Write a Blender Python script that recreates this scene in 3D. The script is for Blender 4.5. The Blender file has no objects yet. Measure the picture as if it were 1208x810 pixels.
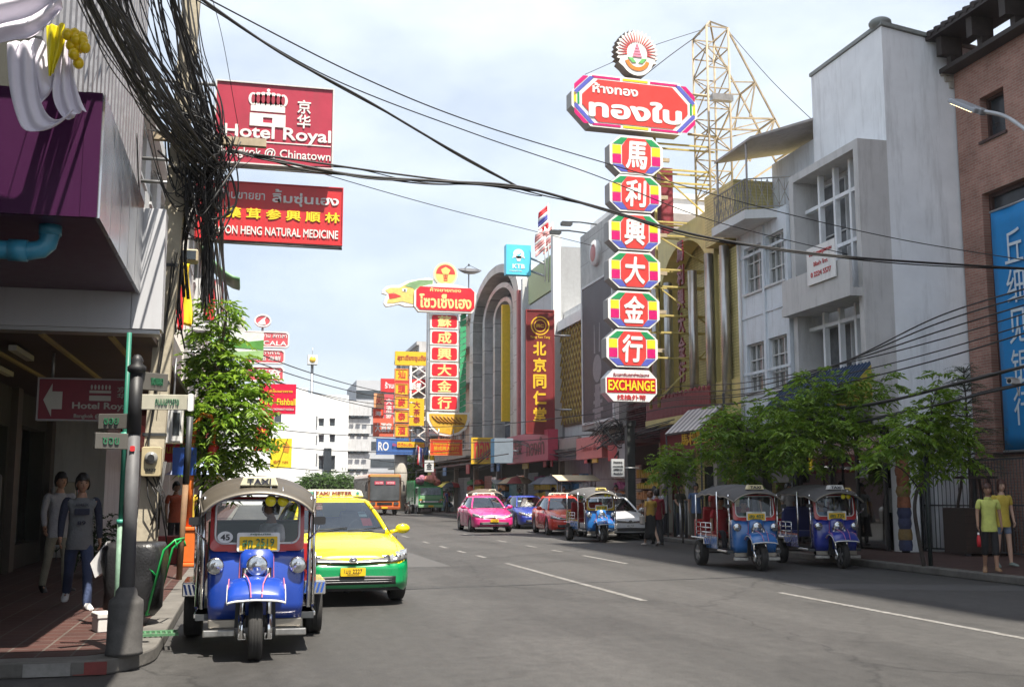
import bpy, bmesh, math, random
from mathutils import Vector, Matrix
rnd = random.Random(7)
sc = bpy.context.scene
COL = sc.collection
PI = math.pi
R = math.radians
# ------------------------------------------------------------------ camera
F_PX, W_PX, H_PX = 1300.0, 1208.0, 810.0
YAW, PITCH, EYE = R(13.4), R(7.7), 1.6
cd = bpy.data.cameras.new('camera')
cam = bpy.data.objects.new('camera', cd)
COL.objects.link(cam)
cam.location = (0, 0, EYE)
cam.rotation_euler = (R(90) + PITCH, 0, -YAW)
cd.sensor_fit = 'HORIZONTAL'
cd.angle = 2 * math.atan(W_PX / 2 / F_PX)
cd.clip_start, cd.clip_end = 0.1, 3000
sc.camera = cam
# ------------------------------------------------------------------ sun and sky
SUN = Vector((0.17, -0.40, 1.0)).normalized()
EL = math.asin(SUN.z)
AZ = math.atan2(SUN.x, SUN.y)
sd = bpy.data.lights.new('sun', 'SUN')
so = bpy.data.objects.new('sun', sd)
COL.objects.link(so)
so.rotation_euler = SUN.to_track_quat('Z', 'Y').to_euler()
so.location = (0, 0, 60)
sd.energy = 5.0
sd.angle = R(0.5)
sd.color = (1.0, 0.93, 0.82)
w = bpy.data.worlds.new('World')
sc.world = w
w.use_nodes = True
nt = w.node_tree
bg = nt.nodes['Background']
sky = nt.nodes.new('ShaderNodeTexSky')
sky.sky_type = 'NISHITA'
sky.sun_disc = False
sky.sun_elevation = EL
sky.sun_rotation = AZ
sky.air_density = 1.1
sky.dust_density = 2.2
sky.ozone_density = 2.0
tc = nt.nodes.new('ShaderNodeTexCoord')
mp = nt.nodes.new('ShaderNodeMapping')
mp.inputs['Scale'].default_value = (1.0, 1.0, 2.2)
mp.inputs['Location'].default_value = (0.35, 0.1, 0.2)
nz = nt.nodes.new('ShaderNodeTexNoise')
nz.inputs['Scale'].default_value = 2.6
nz.inputs['Detail'].default_value = 9
nz.inputs['Roughness'].default_value = 0.55
rp = nt.nodes.new('ShaderNodeValToRGB')
rp.color_ramp.elements[0].position = 0.40
rp.color_ramp.elements[0].color = (0.40, 0.40, 0.40, 1)
rp.color_ramp.elements[1].position = 0.72
rp.color_ramp.elements[1].color = (0.88, 0.88, 0.88, 1)
mx = nt.nodes.new('ShaderNodeMix')
mx.data_type = 'RGBA'
mx.inputs['B'].default_value = (8.2, 8.9, 9.7, 1)
nt.links.new(tc.outputs['Generated'], mp.inputs['Vector'])
nt.links.new(mp.outputs['Vector'], nz.inputs['Vector'])
nt.links.new(nz.outputs['Fac'], rp.inputs['Fac'])
nt.links.new(rp.outputs['Color'], mx.inputs['Factor'])
nt.links.new(sky.outputs['Color'], mx.inputs['A'])
nt.links.new(mx.outputs['Result'], bg.inputs['Color'])
bg.inputs['Strength'].default_value = 0.068
vs = sc.view_settings
vs.view_transform = 'Standard'
vs.look = 'None'
vs.exposure = 1.12
vs.gamma = 1.0
vs.use_curve_mapping = False
cy = sc.cycles
cy.max_bounces = 7
cy.diffuse_bounces = 3
cy.glossy_bounces = 3
cy.transmission_bounces = 5
cy.transparent_max_bounces = 10
cy.sample_clamp_indirect = 6
cy.caustics_reflective = False
cy.caustics_refractive = False
try:
    cy.use_denoising = True
except Exception:
    pass
# ------------------------------------------------------------------ measuring helpers (photograph ray -> a point on a real plane)
_rt = Vector((math.cos(YAW), -math.sin(YAW), 0))
_fw = Vector((math.sin(YAW) * math.cos(PITCH), math.cos(YAW) * math.cos(PITCH), math.sin(PITCH)))
_up = Vector((-math.sin(YAW) * math.sin(PITCH), -math.cos(YAW) * math.sin(PITCH), math.cos(PITCH)))
def ray(x, y):
    return _fw + _rt * ((x - 604) / F_PX) + _up * ((405 - y) / F_PX)
def gz(x, y, z=0.0):
    r = ray(x, y); t = (z - EYE) / r.z
    return Vector((t * r.x, t * r.y, z))
def ax(x, y, X):
    r = ray(x, y); t = X / r.x
    return Vector((X, t * r.y, EYE + t * r.z))
def ay(x, y, Y):
    r = ray(x, y); t = Y / r.y
    return Vector((t * r.x, Y, EYE + t * r.z))
# ------------------------------------------------------------------ materials
_M = {}
def mat(name, col, rough=0.6, metal=0.0, var=0.12, scale=6.0, bump=0.0, coat=0.0, spec=0.5, dirt=0.0, emit=None):
    if name in _M: return _M[name]
    m = bpy.data.materials.new(name)
    m.use_nodes = True
    t = m.node_tree
    b = t.nodes['Principled BSDF']
    b.inputs['Roughness'].default_value = rough
    b.inputs['Metallic'].default_value = metal
    b.inputs['Specular IOR Level'].default_value = spec
    if coat:
        b.inputs['Coat Weight'].default_value = coat
        b.inputs['Coat Roughness'].default_value = 0.05
    if emit:
        b.inputs['Emission Color'].default_value = (*emit[0], 1)
        b.inputs['Emission Strength'].default_value = emit[1]
    c = t.nodes.new('ShaderNodeTexCoord')
    n = t.nodes.new('ShaderNodeTexNoise')
    n.inputs['Scale'].default_value = scale
    n.inputs['Detail'].default_value = 6
    n.inputs['Roughness'].default_value = 0.65
    t.links.new(c.outputs['Object'], n.inputs['Vector'])
    r = t.nodes.new('ShaderNodeMapRange')
    r.inputs['From Min'].default_value = 0.25
    r.inputs['From Max'].default_value = 0.75
    r.inputs['To Min'].default_value = 1 - var
    r.inputs['To Max'].default_value = 1 + var * 0.6
    t.links.new(n.outputs['Fac'], r.inputs['Value'])
    x = t.nodes.new('ShaderNodeMix'); x.data_type = 'RGBA'; x.blend_type = 'MULTIPLY'
    x.inputs['Factor'].default_value = 1.0
    x.inputs['A'].default_value = (*col, 1)
    t.links.new(r.outputs['Result'], x.inputs['B'])
    out = x.outputs['Result']
    if dirt:
        s = t.nodes.new('ShaderNodeMapping'); s.inputs['Scale'].default_value = (2.2, 2.2, 0.25)
        n2 = t.nodes.new('ShaderNodeTexNoise'); n2.inputs['Scale'].default_value = 1.6; n2.inputs['Detail'].default_value = 8; n2.inputs['Roughness'].default_value = 0.7
        t.links.new(c.outputs['Object'], s.inputs['Vector']); t.links.new(s.outputs['Vector'], n2.inputs['Vector'])
        r2 = t.nodes.new('ShaderNodeMapRange'); r2.inputs['From Min'].default_value = 0.5; r2.inputs['From Max'].default_value = 0.72
        r2.inputs['To Min'].default_value = 0.0; r2.inputs['To Max'].default_value = dirt
        t.links.new(n2.outputs['Fac'], r2.inputs['Value'])
        y = t.nodes.new('ShaderNodeMix'); y.data_type = 'RGBA'
        y.inputs['B'].default_value = (0.09, 0.08, 0.065, 1)
        t.links.new(r2.outputs['Result'], y.inputs['Factor']); t.links.new(out, y.inputs['A'])
        out = y.outputs['Result']
    t.links.new(out, b.inputs['Base Color'])
    rr = t.nodes.new('ShaderNodeMapRange')
    rr.inputs['To Min'].default_value = max(0.02, rough - 0.08); rr.inputs['To Max'].default_value = min(1, rough + 0.10)
    t.links.new(n.outputs['Fac'], rr.inputs['Value']); t.links.new(rr.outputs['Result'], b.inputs['Roughness'])
    if bump:
        bp = t.nodes.new('ShaderNodeBump'); bp.inputs['Strength'].default_value = bump; bp.inputs['Distance'].default_value = 0.02
        n3 = t.nodes.new('ShaderNodeTexNoise'); n3.inputs['Scale'].default_value = scale * 5; n3.inputs['Detail'].default_value = 4
        t.links.new(c.outputs['Object'], n3.inputs['Vector'])
        t.links.new(n3.outputs['Fac'], bp.inputs['Height']); t.links.new(bp.outputs['Normal'], b.inputs['Normal'])
    _M[name] = m
    return m
def glass(name, tint=(0.35, 0.4, 0.4), refl=0.25):
    if name in _M: return _M[name]
    m = bpy.data.materials.new(name); m.use_nodes = True
    t = m.node_tree
    t.nodes.remove(t.nodes['Principled BSDF'])
    o = t.nodes['Material Output']
    a = t.nodes.new('ShaderNodeBsdfTransparent'); a.inputs['Color'].default_value = (*tint, 1)
    g = t.nodes.new('ShaderNodeBsdfGlossy'); g.inputs['Roughness'].default_value = 0.03
    g.inputs['Color'].default_value = (0.9, 0.95, 1, 1)
    f = t.nodes.new('ShaderNodeFresnel'); f.inputs['IOR'].default_value = 1.5
    ad = t.nodes.new('ShaderNodeMath'); ad.operation = 'ADD'; ad.use_clamp = True; ad.inputs[1].default_value = refl
    mxx = t.nodes.new('ShaderNodeMixShader')
    t.links.new(f.outputs['Fac'], ad.inputs[0]); t.links.new(ad.outputs['Value'], mxx.inputs['Fac'])
    t.links.new(a.outputs['BSDF'], mxx.inputs[1]); t.links.new(g.outputs['BSDF'], mxx.inputs[2])
    t.links.new(mxx.outputs['Shader'], o.inputs['Surface'])
    _M[name] = m
    return m
def brickmat(name, c1, c2, mortar, sx=0.22, sy=0.065, mort=0.008, axis='YZ', bump=0.3, rough=0.8, off=0.5):
    """bricks, tiles or paving laid in metres on a plane of the object's own axes"""
    if name in _M: return _M[name]
    m = bpy.data.materials.new(name); m.use_nodes = True
    t = m.node_tree; b = t.nodes['Principled BSDF']; b.inputs['Roughness'].default_value = rough
    c = t.nodes.new('ShaderNodeTexCoord'); sp = t.nodes.new('ShaderNodeSeparateXYZ'); cb = t.nodes.new('ShaderNodeCombineXYZ')
    t.links.new(c.outputs['Object'], sp.inputs['Vector'])
    t.links.new(sp.outputs[axis[0]], cb.inputs['X']); t.links.new(sp.outputs[axis[1]], cb.inputs['Y'])
    br = t.nodes.new('ShaderNodeTexBrick')
    br.inputs['Scale'].default_value = 1.0; br.inputs['Brick Width'].default_value = sx; br.inputs['Row Height'].default_value = sy
    br.inputs['Mortar Size'].default_value = mort; br.inputs['Mortar Smooth'].default_value = 0.2; br.offset = off
    br.inputs['Color1'].default_value = (*c1, 1); br.inputs['Color2'].default_value = (*c2, 1); br.inputs['Mortar'].default_value = (*mortar, 1)
    t.links.new(cb.outputs['Vector'], br.inputs['Vector'])
    n = t.nodes.new('ShaderNodeTexNoise'); n.inputs['Scale'].default_value = 1.3; n.inputs['Detail'].default_value = 8; n.inputs['Roughness'].default_value = 0.7
    t.links.new(c.outputs['Object'], n.inputs['Vector'])
    r = t.nodes.new('ShaderNodeMapRange'); r.inputs['From Min'].default_value = 0.3; r.inputs['From Max'].default_value = 0.7
    r.inputs['To Min'].default_value = 0.65; r.inputs['To Max'].default_value = 1.15
    t.links.new(n.outputs['Fac'], r.inputs['Value'])
    x = t.nodes.new('ShaderNodeMix'); x.data_type = 'RGBA'; x.blend_type = 'MULTIPLY'; x.inputs['Factor'].default_value = 1
    t.links.new(br.outputs['Color'], x.inputs['A']); t.links.new(r.outputs['Result'], x.inputs['B'])
    t.links.new(x.outputs['Result'], b.inputs['Base Color'])
    bp = t.nodes.new('ShaderNodeBump'); bp.inputs['Strength'].default_value = bump; bp.inputs['Distance'].default_value = 0.01; bp.invert = True
    t.links.new(br.outputs['Fac'], bp.inputs['Height']); t.links.new(bp.outputs['Normal'], b.inputs['Normal'])
    _M[name] = m
    return m
# ------------------------------------------------------------------ mesh builder
class MB:
    def __init__(s): s.v = []; s.f = []; s.m = []; s.sm = []
    def add(s, vs, fs, mi=0, sm=False):
        o = len(s.v); s.v += [tuple(p) for p in vs]
        for f in fs: s.f.append([i + o for i in f]); s.m.append(mi); s.sm.append(sm)
        return s
    def box(s, x0, x1, y0, y1, z0, z1, mi=0):
        return s.add([(x0,y0,z0),(x1,y0,z0),(x1,y1,z0),(x0,y1,z0),(x0,y0,z1),(x1,y0,z1),(x1,y1,z1),(x0,y1,z1)],
              [(3,2,1,0),(4,5,6,7),(0,1,5,4),(1,2,6,5),(2,3,7,6),(3,0,4,7)], mi)
    def obox(s, c, ex, ey, ez, mi=0):
        """box from a centre and three half-axis vectors"""
        c = Vector(c); ex = Vector(ex); ey = Vector(ey); ez = Vector(ez)
        p = [c + a*ex + b*ey + d*ez for d in (-1,1) for a, b in ((-1,-1),(1,-1),(1,1),(-1,1))]
        return s.add(p, [(3,2,1,0),(4,5,6,7),(0,1,5,4),(1,2,6,5),(2,3,7,6),(3,0,4,7)], mi)
    def beam(s, p, q, wx, wy=None, mi=0):
        p = Vector(p); q = Vector(q); d = q - p; L = d.length; d.normalize()
        a = d.cross(Vector((0,0,1)) if abs(d.z) < 0.95 else Vector((0,1,0))).normalized(); b = a.cross(d)
        return s.obox((p+q)/2, a*wx/2, b*(wy or wx)/2, d*L/2, mi)
    def prism(s, out, y0, y1, mi=0, side=None):
        """outline in (x,z), thickness along y"""
        n = len(out)
        vs = [(x, y0, z) for x, z in out] + [(x, y1, z) for x, z in out]
        s.add(vs, [list(range(n))], mi); o = len(s.v) - 2*n
        for f in ([list(range(2*n-1, n-1, -1))] + [[i, i+n, (i+1)%n+n, (i+1)%n] for i in range(n)]):
            s.f.append([i+o for i in f]); s.m.append(mi if side is None else side); s.sm.append(False)
        return s
    def slab(s, out, z0, z1, mi=0):
        n = len(out)
        vs = [(x, y, z0) for x, y in out] + [(x, y, z1) for x, y in out]
        return s.add(vs, [list(range(n))[::-1], list(range(n, 2*n))] + [[i, (i+1)%n, (i+1)%n+n, i+n] for i in range(n)], mi)
    def xprism(s, out, x0, x1, mi=0):
        """outline in (y,z), thickness along x"""
        n = len(out)
        vs = [(x0, y, z) for y, z in out] + [(x1, y, z) for y, z in out]
        return s.add(vs, [list(range(n)), list(range(2*n-1, n-1, -1))] + [[i, i+n, (i+1)%n+n, (i+1)%n] for i in range(n)], mi)
    def tube(s, pts, r, n=8, mi=0, cap=True):
        pts = [Vector(p) for p in pts]; N = len(pts)
        rs = r if isinstance(r, (list, tuple)) else [r]*N
        prev = None; vs = []
        for i, p in enumerate(pts):
            d = (pts[min(i+1, N-1)] - pts[max(i-1, 0)]).normalized()
            if prev is None:
                a = d.cross(Vector((0,0,1)) if abs(d.z) < 0.9 else Vector((0,1,0))).normalized()
            else:
                a = (prev - d*prev.dot(d))
                a = a.normalized() if a.length > 1e-6 else d.orthogonal().normalized()
            prev = a; b = d.cross(a)
            vs += [p + (a*math.cos(2*PI*k/n) + b*math.sin(2*PI*k/n))*rs[i] for k in range(n)]
        fs = [[i*n+k, i*n+(k+1)%n, (i+1)*n+(k+1)%n, (i+1)*n+k] for i in range(N-1) for k in range(n)]
        s.add(vs, fs, mi, n > 4)
        if cap:
            o = len(s.v) - N*n
            s.f += [[o+k for k in range(n)][::-1], [o+(N-1)*n+k for k in range(n)]]; s.m += [mi, mi]; s.sm += [False, False]
        return s
    def lathe(s, prof, c=(0,0,0), axis='z', n=24, mi=0):
        """profile (r,h) spun about an axis through c"""
        vs = []
        for r, h in prof:
            for k in range(n):
                a = 2*PI*k/n; u, v = r*math.cos(a), r*math.sin(a)
                p = (u, v, h) if axis == 'z' else ((u, h, v) if axis == 'y' else (h, u, v))
                vs.append((p[0]+c[0], p[1]+c[1], p[2]+c[2]))
        N = len(prof)
        return s.add(vs, [[i*n+k, i*n+(k+1)%n, (i+1)*n+(k+1)%n, (i+1)*n+k] for i in range(N-1) for k in range(n)], mi, True)
    def grid(s, rows, mi=0, sm=True, close=False):
        nr, nc = len(rows), len(rows[0])
        vs = [p for r in rows for p in r]
        fs = []
        for i in range(nr-1):
            for j in range(nc if close else nc-1):
                fs.append([i*nc+j, i*nc+(j+1)%nc, (i+1)*nc+(j+1)%nc, (i+1)*nc+j])
        return s.add(vs, fs, mi, sm)
    def ell(s, c, rx, ry, rz, n=14, m=9, mi=0):
        rows = []
        for i in range(m+1):
            t = PI*i/m
            rows.append([(c[0]+rx*math.sin(t)*math.cos(2*PI*k/n), c[1]+ry*math.sin(t)*math.sin(2*PI*k/n), c[2]+rz*math.cos(t)) for k in range(n)])
        return s.grid(rows, mi, True, True)
    def mesh(s, me, mi=0, mtx=None, sm=True):
        vs = [(mtx @ v.co if mtx else v.co) for v in me.vertices]
        return s.add(vs, [list(p.vertices) for p in me.polygons], mi, sm)
    def build(s, name, mats, parent=None, bevel=0.0, fix=False, thick=0.0):
        me = bpy.data.meshes.new(name)
        me.from_pydata(s.v, [], s.f)
        for m in (mats if isinstance(mats, (list, tuple)) else [mats]): me.materials.append(m)
        me.polygons.foreach_set('material_index', s.m)
        me.polygons.foreach_set('use_smooth', s.sm)
        me.update()
        if fix:
            b = bmesh.new(); b.from_mesh(me); bmesh.ops.remove_doubles(b, verts=b.verts, dist=1e-5)
            bmesh.ops.recalc_face_normals(b, faces=b.faces); b.to_mesh(me); b.free()
        o = bpy.data.objects.new(name, me)
        COL.objects.link(o)
        if parent is not None: o.parent = parent
        if thick:
            d = o.modifiers.new('solid', 'SOLIDIFY'); d.thickness = thick; d.offset = 0
        if bevel:
            d = o.modifiers.new('bevel', 'BEVEL'); d.width = bevel; d.segments = 2; d.limit_method = 'ANGLE'; d.angle_limit = R(40)
        return o
def tag(o, label=None, cat=None, group=None, kind=None):
    if label: o['label'] = label
    if cat: o['category'] = cat
    if group: o['group'] = group
    if kind: o['kind'] = kind
    return o
def thing(name, label, cat, loc=(0,0,0), rz=0.0, group=None):
    o = bpy.data.objects.new(name, None)
    o.empty_display_size = 0.3
    COL.objects.link(o); o.location = loc; o.rotation_euler = (0, 0, rz)
    return tag(o, label, cat, group)
def dup(o, parent=None):
    c = o.copy(); COL.objects.link(c)
    if parent is not None: c.parent = parent
    for ch in list(o.children): dup(ch, c)
    return c
_tm = {}
MARKS = set('\u0e31\u0e34\u0e35\u0e36\u0e37\u0e38\u0e39\u0e47\u0e48\u0e49\u0e4a\u0e4b\u0e4c'); TONE = set('\u0e48\u0e49\u0e4a\u0e4b\u0e4c'); UPV = set('\u0e31\u0e34\u0e35\u0e36\u0e37\u0e47')
def raw_text(body):
    if body in _tm: return _tm[body]
    c = bpy.data.curves.new('t', 'FONT'); c.body = body; c.extrude = 0.01; c.resolution_u = 3
    o = bpy.data.objects.new('t', c); COL.objects.link(o)
    me = bpy.data.meshes.new_from_object(o.evaluated_get(bpy.context.evaluated_depsgraph_get()))
    bpy.data.objects.remove(o); bpy.data.curves.remove(c)
    _tm[body] = ([tuple(v.co) for v in me.vertices], [list(p.vertices) for p in me.polygons])
    return _tm[body]
def text_mesh(body):
    """letters and, set over them one by one, the Thai vowel and tone marks"""
    k = ('full', body)
    if k in _tm: return _tm[k]
    base = ''.join(ch for ch in body if ch not in MARKS)
    V, Fc = [list(q) for q in raw_text(base)]; V = list(V); Fc = list(Fc)
    mx_ = lambda t: max(v[0] for v in raw_text(t)[0])
    pre = ''
    for i, ch in enumerate(body):
        if ch in MARKS:
            pen = mx_(pre+'|')-mx_('|'); v, f = raw_text(ch); o = len(V)
            up = .24 if ch in TONE and i and body[i-1] in UPV else 0
            V += [(x+pen, y+up, z) for x, y, z in v]; Fc += [[a+o for a in q] for q in f]
        else: pre += ch
    xs = [v[0] for v in V]; ys = [v[1] for v in V]
    _tm[k] = (V, Fc, min(xs), max(xs), min(ys), max(ys))
    return _tm[k]
def put_text(mb, body, cx, cz, w, h, y=0.0, bold=0.02, mi=0, vert=False, slant=0.0, d=0.012):
    """write text into box w x h centred (cx,cz) on the local XZ plane, facing -Y; bold strokes are thickened by stacked offsets"""
    if vert:
        n = len(body); s = h / n
        for i, ch in enumerate(body):
            put_text(mb, ch, cx, cz + h/2 - s*(i+0.5), w, s*0.86, y, bold, mi, False, slant, d)
        return mb
    V, Fc, x0, x1, y0, y1 = text_mesh(body)
    b = bold*.62
    sx = w/(x1-x0+2*b); sz = h/(y1-y0+2*b) if h else sx
    n = 1 if bold <= .012 else (4 if bold <= .025 else 8)
    for k in range(n):
        a = 2*PI*k/n+PI/4; ox, oy = (b*math.cos(a), b*math.sin(a)) if n > 1 else (0, 0); e = .0005*k
        mb.add([((q[0]+ox-(x0+x1)/2)*sx + slant*(q[1]-(y0+y1)/2)*sz + cx, y - (d+e if q[2] > 0 else -.004), (q[1]+oy-(y0+y1)/2)*sz + cz) for q in V], Fc, mi)
    return mb
def circle(cx, cz, rx, rz=None, n=28, a0=0, a1=2*PI):
    rz = rz or rx
    return [(cx+rx*math.cos(a0+(a1-a0)*k/n), cz+rz*math.sin(a0+(a1-a0)*k/n)) for k in range(n)]
def octo(x0, x1, z0, z1, cx, cz=None):
    cz = cz or cx
    return [(x0+cx,z0),(x1-cx,z0),(x1,z0+cz),(x1,z1-cz),(x1-cx,z1),(x0+cx,z1),(x0,z1-cz),(x0,z0+cz)]
def rrect(x0, x1, z0, z1, r, n=5):
    o = []
    for cx, cz, a in ((x1-r,z0+r,-PI/2),(x1-r,z1-r,0),(x0+r,z1-r,PI/2),(x0+r,z0+r,PI)):
        o += [(cx+r*math.cos(a+PI/2*k/n), cz+r*math.sin(a+PI/2*k/n)) for k in range(n+1)]
    return o
# shared colours
RED = mat('sign_red', (0.62, 0.03, 0.035), 0.45, var=0.18, dirt=0.35)
MAROON = mat('sign_maroon', (0.33, 0.025, 0.05), 0.45, var=0.12, dirt=0.1)
GOLD = mat('sign_yellow', (0.80, 0.50, 0.03), 0.4, var=0.1)
LEMON = mat('lemon_yellow', (0.85, 0.66, 0.03), 0.4, var=0.1)
WHITE = mat('white_paint', (0.80, 0.79, 0.77), 0.45, var=0.08, dirt=0.22)
OFFWHITE = mat('aged_white_paint', (0.62, 0.63, 0.63), 0.75, var=0.10, scale=2, dirt=0.25)
BLACK = mat('black_paint', (0.018, 0.018, 0.02), 0.5, var=0.2)
RUBBER = mat('black_rubber', (0.022, 0.022, 0.022), 0.85, var=0.3, scale=20, bump=0.2)
CABLE = mat('black_cable', (0.02, 0.02, 0.021), 0.55, var=0.3, scale=9)
CHROME = mat('chrome', (0.75, 0.75, 0.75), 0.14, 1.0, var=0.06)
STEEL = mat('galvanised_steel', (0.42, 0.43, 0.44), 0.42, 0.8, var=0.2, dirt=0.2)
DARKST = mat('dark_steel', (0.06, 0.065, 0.07), 0.5, 0.3, var=0.3)
RUSTY = mat('rusty_cream_steel', (0.44, 0.36, 0.25), 0.7, 0.1, var=0.4, scale=4, dirt=0.5)
CONC = mat('concrete', (0.36, 0.34, 0.30), 0.85, var=0.22, scale=3, bump=0.25, dirt=0.3)
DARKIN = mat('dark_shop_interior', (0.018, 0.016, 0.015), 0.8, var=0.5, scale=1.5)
WOOD = mat('brown_wood', (0.13, 0.07, 0.04), 0.6, var=0.35, scale=5)
GLASSD = glass('tinted_glass', (0.30, 0.33, 0.33), 0.12)
GLASSC = glass('clear_glass', (0.80, 0.84, 0.84), 0.0)
WINDOW = mat('dark_window_glass', (0.04, 0.05, 0.06), 0.08, var=0.4, scale=0.7, spec=0.8)
BLUE = mat('sign_blue', (0.03, 0.10, 0.36), 0.4, var=0.1)
SKYB = mat('banner_sky_blue', (0.0, 0.22, 0.55), 0.55, var=0.1)
GREEN = mat('sign_green', (0.02, 0.28, 0.10), 0.4, var=0.1)
PINK = mat('sign_pink', (0.72, 0.02, 0.22), 0.4, var=0.1)
# ================================================================== the setting: ground
def asphalt():
    m = bpy.data.materials.new('asphalt'); m.use_nodes = True
    t = m.node_tree; b = t.nodes['Principled BSDF']
    c = t.nodes.new('ShaderNodeTexCoord')
    def noise(sc_, sy=1.0, det=6, ro=0.6, sx=1.0):
        mp_ = t.nodes.new('ShaderNodeMapping'); mp_.inputs['Scale'].default_value = (sx, sy, 1)
        n = t.nodes.new('ShaderNodeTexNoise'); n.inputs['Scale'].default_value = sc_; n.inputs['Detail'].default_value = det; n.inputs['Roughness'].default_value = ro
        t.links.new(c.outputs['Object'], mp_.inputs['Vector']); t.links.new(mp_.outputs['Vector'], n.inputs['Vector'])
        return n.outputs['Fac']
    def ramp(f, a, b_, lo, hi):
        r = t.nodes.new('ShaderNodeMapRange'); r.inputs['From Min'].default_value = a; r.inputs['From Max'].default_value = b_
        r.inputs['To Min'].default_value = lo; r.inputs['To Max'].default_value = hi; t.links.new(f, r.inputs['Value']); return r.outputs['Result']
    def mul(p, q):
        x = t.nodes.new('ShaderNodeMath'); x.operation = 'MULTIPLY'
        for i, v in enumerate((p, q)):
            if isinstance(v, float): x.inputs[i].default_value = v
            else: t.links.new(v, x.inputs[i])
        return x.outputs[0]
    grain = ramp(noise(60, det=3), 0.3, 0.7, 0.62, 1.4)
    lanes = ramp(noise(0.5, 0.04, 5), 0.35, 0.65, 0.70, 1.22)       # worn along the driving direction
    patch = ramp(noise(0.35, 0.5, 3), 0.52, 0.56, 1.0, 0.82)
    oil = ramp(noise(1.1, 0.35, 8, 0.75), 0.60, 0.75, 1.0, 0.70)
    mott = ramp(noise(7, .6, 5, .7), 0.3, 0.7, 0.78, 1.22)
    def cracks(s, w_, lo):
        mp_ = t.nodes.new('ShaderNodeMapping'); mp_.inputs['Scale'].default_value = (1, .55, 1)
        nn = t.nodes.new('ShaderNodeTexNoise'); nn.inputs['Scale'].default_value = 1.7; nn.inputs['Detail'].default_value = 5
        av = t.nodes.new('ShaderNodeVectorMath'); av.operation = 'MULTIPLY_ADD'; av.inputs[1].default_value = (.9, .9, 0)
        vo = t.nodes.new('ShaderNodeTexVoronoi'); vo.feature = 'DISTANCE_TO_EDGE'; vo.inputs['Scale'].default_value = s
        t.links.new(c.outputs['Object'], nn.inputs['Vector']); t.links.new(nn.outputs['Color'], av.inputs[0]); t.links.new(c.outputs['Object'], av.inputs[2])
        t.links.new(av.outputs['Vector'], mp_.inputs['Vector']); t.links.new(mp_.outputs['Vector'], vo.inputs['Vector'])
        return ramp(vo.outputs['Distance'], 0.0, w_, lo, 1.0)
    v = mul(mul(mul(grain, lanes), patch), mul(oil, mul(mott, mul(cracks(.16, .006, .55), cracks(.45, .008, .80)))))
    x = t.nodes.new('ShaderNodeMix'); x.data_type = 'RGBA'; x.blend_type = 'MULTIPLY'; x.inputs['Factor'].default_value = 1
    x.inputs['A'].default_value = (0.051, 0.049, 0.047, 1)
    t.links.new(v, x.inputs['B']); t.links.new(x.outputs['Result'], b.inputs['Base Color'])
    b.inputs['Roughness'].default_value = 0.72
    bp = t.nodes.new('ShaderNodeBump'); bp.inputs['Strength'].default_value = 0.35; bp.inputs['Distance'].default_value = 0.01
    t.links.new(noise(90, det=3), bp.inputs['Height']); t.links.new(bp.outputs['Normal'], b.inputs['Normal'])
    return m
tag(MB().add([(-400,-60,0),(400,-60,0),(400,700,0),(-400,700,0)], [(0,1,2,3)]).build('road', asphalt()), kind='structure')
PAVE = brickmat('red_paving', (0.072, 0.027, 0.021), (0.056, 0.022, 0.018), (0.10, 0.082, 0.07), 0.30, 0.30, 0.012, 'XY', 0.2, 0.7, 0.0)
KERB = mat('kerb_stone', (0.14, 0.132, 0.12), 0.8, var=0.4, scale=3, bump=0.3, dirt=0.3)
KRED = mat('kerb_red_paint', (0.20, 0.04, 0.035), 0.7, var=0.35, scale=5)
KWHITE = mat('kerb_white_paint', (0.26, 0.25, 0.235), 0.7, var=0.45, scale=5)
# left pavement with its rounded corner, laid as a kerb ring and a paved top
cor = [(-0.80-0.55*(1-math.cos(a)), 11.55-0.95*math.sin(a)) for a in [R(x) for x in range(0, 91, 10)]]
pl = [(-0.80, 160)] + cor + [(-12, 10.5), (-12, 160)]
tag(MB().slab(pl[::-1], 0, 0.14).build('kerb', KERB, bevel=0.02), kind='structure')
cin = [(-1.06-0.40*(1-math.cos(a)), 11.60-0.74*math.sin(a)) for a in [R(x) for x in range(0, 91, 10)]]
pin = [(-1.06, 160)] + cin + [(-12, 10.76), (-12, 160)]
tag(MB().slab(pin[::-1], 0.10, 0.146).build('pavement', PAVE), kind='structure')
# painted kerb faces at the corner
tag(MB().box(-1.85, -1.46, 10.585, 10.597, 0.01, 0.12).build('kerb_white', KWHITE), kind='structure')
tag(MB().box(-1.44, -1.16, 10.600, 10.615, 0.01, 0.12).build('kerb_red', KRED), kind='structure')
# right pavement
pr = [(13.15, -20), (13.15, 24), (13.5, 34), (13.7, 160), (40, 160), (40, -20)]
tag(MB().slab(pr, 0, 0.14).build('kerb', KERB, bevel=0.02), kind='structure')
pr2 = [(13.42, -20), (13.42, 24), (13.77, 34), (13.97, 160), (40, 160), (40, -20)]
tag(MB().slab(pr2, 0.10, 0.146).build('pavement', PAVE), kind='structure')
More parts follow.
